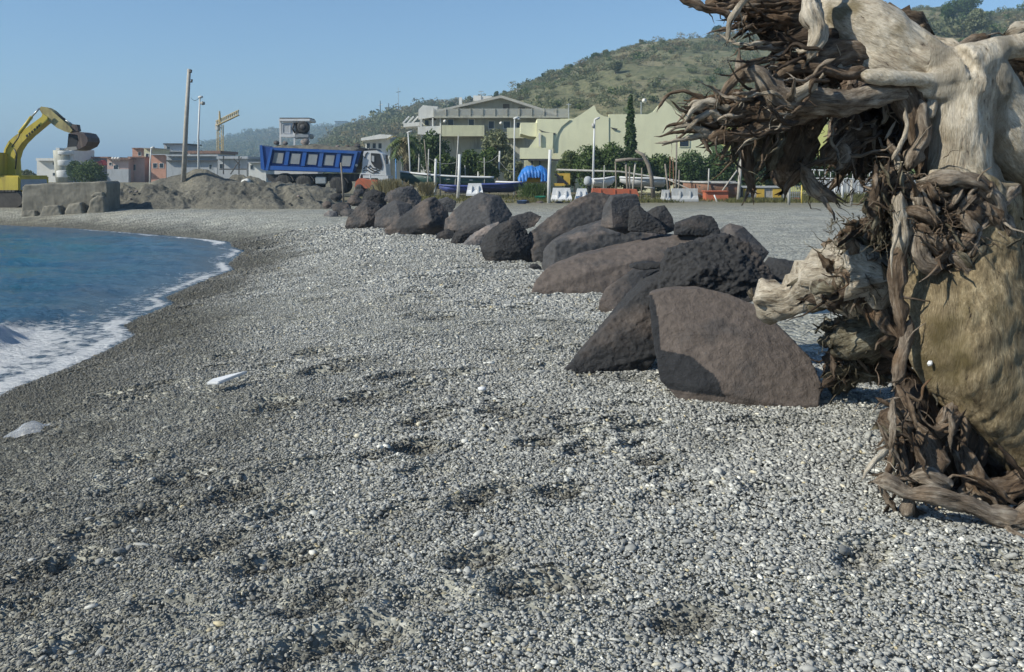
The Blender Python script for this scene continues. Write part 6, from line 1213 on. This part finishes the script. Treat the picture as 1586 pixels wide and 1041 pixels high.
up = thing('utility_pole', at(284, 281, 47), 'tall leaning weathered wooden utility pole on the sand heap', 'pole'); m = MB(); m.tube([at(284, 285, 47), at(288, 195, 47), at(293, 107, 47)], [.13, .115, .09], 12); m.build('shaft', M_woodl, up, True)
for a, b in ((295, 112), (296, 127)): m = MB(); m.tube([at(a - 1.5, b, 46.9), at(a + .8, b, 46.9), at(a + 1.2, b - 4, 46.9)], [.03, .05, .05], 7); m.build('insulator', M_blk, up, True)
m = MB(); ps = [at(296 + t * 12, 152 + 4 * math.sin(t * 3.1), 47 + 2 * t) for t in np.linspace(0, 1, 8)]; m.tube(ps, .012, 4); tag(m.build('cable', M_blk, None), 'short cable slung from the wooden pole to the lamp post', 'cable')
pole('stake', 'thin timber stake rising in front of the truck wheel', 528, 252, 531, 300, 3.2, Y=42, mat=M_wood, cat='stake', group=None); pole('blue_pole', 'thin blue pole right of the truck cab', 613, 246, 613, 285, 1.6, Y=56, mat=plain('blue_paint', (.05, .2, .45), .5), group=None)
# timber posts and frames of the fishermen's yard
tp = [(1147, 246, 1143, 313, 5.4, 'stout grey timber post with a diagonal brace', M_woodl), (1143, 262, 1107, 313, 2.6, 'diagonal timber brace of the stout grey post', M_woodl), (1048, 209, 1046, 312, 2.8, 'tall thin post in front of the small square window', M_wood), (1030, 254, 1036, 311, 3.0, 'weathered post left of the tall thin post', M_wood), (1052, 263, 1051, 284, 2.4, 'short post right of the tall thin post', M_wood), (1038, 243, 1038, 282, 1.6, 'left of two thin ochre poles by the tall thin post', M_rust), (1042, 243, 1043, 282, 1.6, 'right of two thin ochre poles by the tall thin post', M_rust), (1098, 261, 1097, 281, 2.4, 'short post standing on the long rail before the hedge', M_poleg), (1222, 286, 1222, 317, 4.4, 'grey post left of the yellow post', M_poleg), (1242, 287, 1242, 315, 2.6, 'yellow post beside the wire cage', plain('yellow_post', (.5, .38, .08), .6)), (1294, 279, 1293, 312, 2.8, 'left white post behind the stump', M_polew), (1306, 277, 1305, 303, 4.0, 'thicker right white post behind the stump', M_polew), (1319, 279, 1318, 318, 4.4, 'grey timber post nearest the stump', M_woodl),
      (953, 250, 954, 302, 2.4, 'left leg post of the timber lintel frame', M_wood), (969, 252, 972, 300, 4.0, 'thick post under the timber lintel', M_wood), (975, 258, 976, 300, 3.0, 'second post under the timber lintel', M_wood), (984, 252, 980, 302, 3.0, 'leaning pale post under the timber lintel', M_woodl), (994, 260, 993, 304, 2.4, 'thin post right of the timber lintel', M_wood), (936, 256, 935, 278, 1.8, 'thin post left of the timber lintel', M_poleg), (1030, 276, 1065, 292, 2.2, 'thin beam sloping down to the white-grey barrier', M_woodl), (998, 290, 1014, 292, 3.0, 'bleached plank lying by the timber frame', M_woodl), (1106, 302, 1110, 313, 2.4, 'small white stick leaning at the foot of the braced post', M_polew)]
for w in tp: pole('timber_post', w[5], *w[:5], Y=None if 306 < w[3] and abs(w[0] - w[2]) < 20 else 52, mat=w[6], cat='post', group='posts of the fishing yard')
m = MB(); m.tube([at(953, 249, 51.9), at(975, 246.5, 51.9), at(996, 247.5, 51.9)], .09, 8); tag(m.build('lintel_beam', M_wood, None, True), 'grey timber lintel across the yard posts', 'beam'); m = MB(); m.tube([at(984, 233, 54), at(996, 240, 54), at(1004, 255, 54), at(1009, 275, 54), at(1012, 306, 54)], [.06, .11, .13, .13, .14], 9); tag(m.build('bent_trunk', M_wood, None, True), 'bent bare trunk arching beside the cypress foot', 'trunk')
m = MB(); m.tube([at(862, 263, 61), at(960, 266, 61), at(1060, 282, 60), at(1140, 282, 58)], .07, 7); tag(m.build('rail', M_poleg, None, True), 'long horizontal rail in front of the hedge', 'rail')
for (a, b, c, d, lb) in ((664, 245, 712, 250, 'thin rope from the lamp pole to the thick white pipe'), (742, 250, 774, 238, 'thin rope between two white pipes'), (774, 250, 800, 266, 'thin rope sagging right of the slim white pipe')): m = MB(); A_, B_ = at(a, b, 56), at(c, d, 56); m.tube([A_ + (B_ - A_) * t - np.array((0, 0, .25 * math.sin(math.pi * t))) for t in np.linspace(0, 1, 8)], .014, 4); tag(m.build('rope', M_poleg, None), lb, 'rope')
# ================================================================== boats and yard clutter
def boat(name, label, x0, x1, yg, yb, Y, hullm, gunm, beam=1.6, bow='L', sheer=3.0, cat='boat', extra=()):
    r = thing(name, (at((x0 + x1) / 2, yb, Y)[0], Y, 0), label, cat, 'boats in the yard'); n = 22; ring = 7; V = []; ts = np.linspace(0, 1, n); zb = at((x0 + x1) / 2, yb, Y)[2]
    for t in ts:
        s = t if bow == 'L' else 1 - t; px = x0 + (x1 - x0) * t; yy = yg - sheer * (1 - s) ** 2.2; zg = at(px, yy, Y)[2]; w = beam / 2 * (math.sin(min(1, s * 1.9 + .02) * math.pi / 2)) * (1 - .12 * max(0, s - .75) * 4 * .25); keel = zb + (zg - zb) * .55 * (1 - min(1, s * 3.0)) ** 1.5; x = at(px, 280, Y)[0]
        for k in range(ring):
            a = math.pi * k / (ring - 1); V.append((x, Y - w * math.cos(a) * (1 if 0 < k < ring - 1 else 1.06), zg - (zg - keel) * math.sin(a) ** .7))
    F_ = grid_faces(n, ring).tolist() + [list(range(ring)), list(range((n - 1) * ring, n * ring))]; m = MB(); m.add(V, F_); h = m.build('hull', hullm, r, True)
    so = h.modifiers.new('t', 'SOLIDIFY'); so.thickness = .05
    V = np.array(V).reshape(n, ring, 3)
    for k in (0, ring - 1): m = MB(); m.tube(V[:, k] + np.array((0, 0, .02)), .06, 6); m.build('gunwale', gunm, r, True)
    for t in (6, 11, 16): m = MB(); a, b = V[t, 0], V[t, -1]; m.hexa([a + (-.12, .05, -.2), a + (.12, .05, -.2), b + (.12, -.05, -.2), b + (-.12, -.05, -.2), a + (-.12, .05, -.16), a + (.12, .05, -.16), b + (.12, -.05, -.16), b + (-.12, -.05, -.16)]); m.build('thwart', gunm, r)
    return r
M_green = plain('boat_green', (.02, .06, .05), .5, .2, 2); M_navy = plain('boat_navy', (.02, .03, .1), .5, .2, 2); M_violet = plain('boat_blue', (.05, .07, .22), .5, .2, 2); M_plast = plain('plastic_white', (.62, .63, .64), .5, .05, 2, (.6, .59, .56)); M_brownw = plain('hull_brown', (.2, .1, .06), .8, .3, 3, (.12, .08, .06)); M_tarp = plain('tarp_blue', (.03, .17, .5), .5, .2, 2, bmp=.05); M_ymach = plain('machine_yellow', (.5, .33, .05), .6, .15, 3); M_teal = plain('tub_green', (.05, .42, .28), .5, .1, 3); M_grb = plain('barrier_grey', (.4, .41, .41), .7, .15, 3, (.34, .33, .3)); M_bluep = plain('tub_blue', (.1, .17, .34), .5, .15, 3); M_olive = plain('net_dark', (.035, .035, .03), .9, .4, 8)
boat('green_boat', 'long dark green boat with white gunwale and raised bow', 620, 765, 275, 293, 61, M_green, M_plast, 2.0, 'L', 9); boat('blue_rowing_boat', 'low blue boat behind the thick white pipe', 680, 735, 289, 299, 56, M_violet, M_violet, 1.4, 'L', 2); boat('navy_boat', 'navy boat right of the white plastic barrier', 745, 812, 286, 298, 56, M_navy, M_violet, 1.5, 'R', 2.5); boat('white_skiff', 'flat white skiff under the blue tarpaulin', 768, 850, 283.5, 291, 60, M_plast, M_plast, 1.5, 'L', 1.5)
wb = boat('white_motorboat', 'small white motorboat beside the lamp post', 918, 952, 278, 289, 57, M_plast, M_plast, 1.4, 'R', 3.5); boat('grey_boat', 'weathered white boat behind the timber frame', 960, 1028, 277, 290, 58, M_grb, M_plast, 1.5, 'L', 2); boat('brown_boat', 'long brown wooden hull behind the diagonal brace', 1058, 1142, 284, 312, 53, M_brownw, M_poleg, 1.8, 'L', 2)
hb = thing('striped_hull', (at(1196, 305, 53)[0], 53, 0), 'grey low boat hull with orange panels under the hanging roots', 'boat'); pbox(hb, 'hull', 1150, 291, 1222, 308, 53, 1.4, M_poleg, bevel=.05); pbox(hb, 'gunwale', 1148, 288.5, 1224, 291, 52.9, 1.6, M_grb)
for a, b in ((1151, 1157), (1172, 1184), (1197, 1210)): pbox(hb, 'panel', a, 292, b, 306, 52.95, .04, M_ymach)
def barrier(label, x0, x1, y0, y1, Y, mat=M_plast, inset=2.5):
    r = thing('plastic_barrier', (at((x0 + x1) / 2, y1, Y)[0], Y, 0), label, 'barrier', 'road barriers in the yard'); zt, zb = at(x0, y0, Y)[2], at(x0, y1, Y)[2]; xa, xb = at(x0, y1, Y)[0], at(x1, y1, Y)[0]; i_ = inset * mpp(Y)
    pr_ = [(-.32, zb), (-.32, zb + .12), (-.14, zb + .45 * (zt - zb)), (-.1, zt), (.1, zt), (.14, zb + .45 * (zt - zb)), (.32, zb + .12), (.32, zb)]
    V = [(xa + i_ * (z - zb) / (zt - zb), Y + y, z) for y, z in pr_] + [(xb - i_ * (z - zb) / (zt - zb), Y + y, z) for y, z in pr_]; n = 8; m = MB(); m.add(V, [tuple(range(n)), tuple(range(n, 2 * n))[::-1]] + [(k, (k + 1) % n, n + (k + 1) % n, n + k) for k in range(n)]); m.build('shell', mat, r)
    for f in (.3, .68): m = MB(); x = xa + (xb - xa) * f; m.hexa([(x - .04, Y - .30, zb + .15), (x + .04, Y - .30, zb + .15), (x + .04, Y - .2, zb + .15), (x - .04, Y - .2, zb + .15), (x - .04 + .02, Y - .165, zb + .8 * (zt - zb)), (x + .06, Y - .165, zb + .8 * (zt - zb)), (x + .06, Y - .1, zb + .8 * (zt - zb)), (x - .02, Y - .1, zb + .8 * (zt - zb))]); m.build('rib', mat, r)
    return r
barrier('white plastic barrier left, between the white pipes', 722, 749, 284, 303, 52, M_plast, 3.5); barrier('bright white plastic barrier right of the thick white pipe', 853, 886, 291, 312, 47.5, M_plast, 3.5); barrier('white plastic barrier half hidden behind the tall boulder', 890, 912, 292, 311, 48, M_plast, 4); barrier('short whitish block barrier left of the tall thin post', 1024, 1037, 294, 312, 48.3, M_grb, .8); barrier('long whitish block barrier right of the tall thin post', 1039, 1080, 292, 312, 48.3, M_grb, .6)
ot = thing('orange_barrier', (at(955, 302, 49)[0], 49, 0), 'long low orange barrier behind the boulders', 'barrier'); ppart(ot, 'shell', [(916, 304), (918, 291.5), (986, 293), (990, 304)], 49, .5, M_or)
for a in (930, 952, 974): pbox(ot, 'rib', a, 293.5, a + 1.2, 303, 48.96, .04, M_or)
def tarp():
    r = thing('tarpaulin', (at(826, 282, 59)[0], 59, 0), 'bright blue tarpaulin draped over a stack in the yard', 'tarpaulin'); bl = MB(); 
    V, Fq = [], []; nu_, nv_ = 34, 14
    for i in range(nu_):
        t = i / (nu_ - 1); px = 802 + 48 * t; top = np.interp(t, [0, .12, .25, .45, .55, .75, .92, 1], [276, 264, 258, 256.5, 259, 256.5, 262, 278]); 
        for j in range(nv_):
            s = j / (nv_ - 1); yb = 281 - 6 * (abs(t - .5) < .22); a = math.pi * s; wz = math.sin(a) ** .55; zt = at(px, top, 59)[2]; z0 = at(px, yb, 59)[2]; V.append((at(px, 280, 59)[0], 59 - 1.1 * math.cos(a) + .06 * math.sin(i * 1.9 + j), z0 + (zt - z0) * wz + .05 * math.sin(i * 2.3 + j * 1.7)))
    bl.add(V, grid_faces(nu_, nv_).tolist()); bl.build('cover', M_tarp, r, True); m = MB().prect(806, 274, 846, 282, 58.6, 1.2).build('stack', M_ymach, r)
tarp()
ym = thing('yellow_implement', (at(872, 288, 58)[0], 58, 0), 'yellow machine frame with dark diagonal arm', 'machine'); pbox(ym, 'side_plate', 873, 269, 883, 287, 58, .1, M_ymach); ppart(ym, 'arm', [(858, 270), (862, 268), (880, 284), (877, 287)], 57.9, .09, M_blk); ppart(ym, 'top_frame', [(860, 268.5), (883, 268.5), (883, 272), (864, 272)], 58.12, .3, M_ymach); ppart(ym, 'lower_frame', [(858, 284), (873, 284), (873, 288), (858, 288)], 58.05, .3, M_ymach); pbox(ym, 'engine', 863, 276, 872, 284, 58.2, .4, M_blk)
om2 = thing('outboard_motor', (at(911, 290, 56)[0], 56, 0), 'grey covered outboard motor left of the lamp post', 'motor'); m = MB(); m.lathe([(.05, .6), (.17, .56), (.25, .42), (.27, .2), (.2, .05), (.08, 0)], at(910.5, 288, 56), 'Z', 14); m.build('cowl', W_slate, om2, True); m = MB(); m.tube([at(911, 287, 56), at(912, 300, 56)], .08, 7); m.build('leg', M_blk, om2)
for (lb, px, py, w, h, Y, mt) in (('round green plastic tub by the thick white pipe', 836.5, 308, 17, 7, 50, M_teal), ('blue plastic tub lying at the gravel edge', 808, 317, 16, 5, 45, M_bluep)): m = MB(); r_ = w * mpp(Y) / 2; z = hz(at(px, py, Y)[0], Y); hh_ = h * mpp(Y); m.lathe([(r_ * .8, 0), (r_, hh_), (r_ * 1.04, hh_), (r_ * .95, hh_ * .99), (r_ * .76, .03)], (at(px, py, Y)[0], Y, z), 'Z', 20); tag(m.build('tub', mt, None, True), lb, 'tub', 'plastic tubs')
rc = thing('red_crate', (at(1110, 312, 50.5)[0], 50.5, 0), 'rusty red crate against the brown hull', 'crate'); pbox(rc, 'box', 1093, 297, 1128, 312, 50.5, .8, M_or); pbox(rc, 'rim', 1092, 295.5, 1129, 297, 50.4, 1.0, M_or)
for i in range(7):
    a = 690 + i * 11 + _rs.uniform(-3, 3); b = 280; s = _rs.uniform(5, 8); k = 7; o = [(a + s * math.cos(t * 2 * math.pi / k), b + s * .7 * math.sin(t * 2 * math.pi / k)) for t in range(k)]
    B('%s dark heap of nets from the left in the green boat' % ('first', 'second', 'third', 'fourth', 'fifth', 'sixth', 'seventh')[i], o, [(a, b, -.3)], 'dark', .8, .3, .18, Y0=60.6, res=12, sink=0, conv=lambda p, q: (p, q), name='net_heap', group='dark net heaps in the green boat', cat='net').data.materials[0] = M_olive
wc = thing('wire_cage', (at(1232, 315, 50)[0], 50, 0), 'small wire cage with a reddish float between grey and yellow posts', 'cage')
for k in range(6): pbox(wc, 'bar', 1224 + k * 3, 288, 1224.7 + k * 3, 314, 50, .03, M_metal)
for b in (288, 298, 304, 313): pbox(wc, 'cross_bar', 1223, b, 1241, b + .8, 50.04, .03, M_metal)
m = MB(); m.lathe([(.05, .3), (.2, .26), (.28, .14), (.2, .02), (.05, 0)], at(1233, 314, 50.2), 'Z', 14); m.build('float', M_or, wc, True)
rl_ = thing('white_railing', (at(1300, 290, 60)[0], 60, 0), 'thin white railing behind the stump', 'railing'); m = MB(); m.tube([at(1250, 263, 60), at(1350, 267, 60)], .05, 6); m.build('top_rail', M_polew, rl_); m = MB(); m.tube([at(1250, 276, 60), at(1350, 278, 60)], .04, 6); m.build('lower_rail', M_polew, rl_)
for k in range(12): m = MB(); a = 1252 + k * 8.6; m.tube([at(a, 264 + k * .3, 60), at(a, gy(60), 60)], .03, 5); m.build('baluster', M_polew, rl_)
yw = thing('yard_wall', (at(1330, 300, 62)[0], 62, 0), 'low grey wall behind the white posts', 'wall'); pbox(yw, 'panel', 1262, 279, 1420, gy(62), 62, .3, W_slate)
rs_ = [(812, 312, 6, 'dark'), (836, 314, 5, 'mix'), (866, 315, 6, 'mix'), (879, 316, 5, 'dark'), (842, 317, 4, 'mix'), (888, 318, 4, 'grey')]
for (a, b, s, kd), lb in zip(rs_, ['brown stone left of the green tub at the yard edge', 'brown stone just below the green tub', 'stone at the foot of the bright white barrier', 'darker stone right of the barrier foot', 'small stone left of the thick white pipe foot', 'little grey stone at the boulder row end']):
    k = 7; o = [(a + s * 1.3 * math.cos(t * 2 * math.pi / k), b + s * .6 * math.sin(t * 2 * math.pi / k)) for t in range(k)]; B(lb, o, [(a, b, -.2)], kd, .8, .4, .08, Y0=46, res=14, conv=lambda p, q: (p, q), name='yard_stone', group='stones at the yard edge', cat='stone')
# ================================================================== litter on the beach
p = hit(348, 604); m = MB(); z = p[2] + .05; m.poly([(p[0] - .12, p[1] - .05, z), (p[0] - .02, p[1] - .08, z + .01), (p[0] + .1, p[1] + .02, z + .05), (p[0] + .16, p[1] + .1, z + .06), (p[0] + .02, p[1] + .09, z + .03), (p[0] - .1, p[1] + .03, z + .01)], (0, 0, .025)); tag(m.build('plastic_shard', M_plast, None, bevel=.006), 'flat white plastic shard on the shingle slope', 'litter')
def bag(px, py, label, s, mat):
    p = hit(px, py); g = np.random.default_rng(int(px)); n = 12; U, T = np.meshgrid(np.linspace(-1, 1, n), np.linspace(-1, 1, n), indexing='ij'); x = U.ravel() * s + p[0]; y = T.ravel() * s * .8 + p[1]; q = 1 - np.clip(U.ravel() ** 2 + T.ravel() ** 2, 0, 1); zz = height(x, y) + .025 + .06 * q * (1 + n2(x, y, s * .4, 3, 5)) + .02 * n2(x, y, s * .25, 2, 8)
    o = link('plastic_bag', np_mesh('plastic_bag', np.stack([x, y, zz], 1), grid_faces(n, n)), mat, None, True); tag(o, label, 'litter')
mb_, nt_, N_, L_, P_b = new_mat('clear_plastic'); P_b.inputs['Base Color'].default_value = (.6, .63, .68, 1); P_b.inputs['Roughness'].default_value = .3; P_b.inputs['Alpha'].default_value = .32
bag(42, 674, 'crumpled clear plastic sheet on the wet shingle', .13, mb_)
p = hit(747, 611); m = MB(); m.lathe([(.012, 0), (.03, .004), (.03, .02), (.012, .026)], (p[0], p[1], p[2] + .03), 'Z', 12); tag(m.build('bottle_cap', M_plast, None, True), 'tiny white plastic cap in the middle of the shingle', 'litter')
c = at(1441, 563, 4.02); m = MB(); m.lathe([(.003, .012), (.010, .010), (.015, .003), (.009, -.006), (.003, -.01)], c, 'Y', 6); tag(m.build('paper_scrap', M_plast, None), 'white scrap stuck in a notch of the trunk', 'litter')
# ================================================================== sea air between the town and us
def haze():
    m = bpy.data.materials.new('haze'); m.use_nodes = True; N = m.node_tree.nodes; L = m.node_tree.links; N.remove(N['Principled BSDF'])
    v = N.new('ShaderNodeVolumePrincipled'); v.inputs['Color'].default_value = (.5, .72, .92, 1); v.inputs['Density'].default_value = HAZE_D; v.inputs['Anisotropy'].default_value = .0
    L.new(v.outputs[0], N['Material Output'].inputs['Volume'])
    b = MB().box(-9500, 9500, -9500, 9500, -5.5, 125); o = b.build('haze', m, None); tag(o, 'thin blue sea haze over the whole coast', 'haze', kind='stuff')
HAZE_D = .00055
haze()
bpy.data.scenes.remove(TMP)
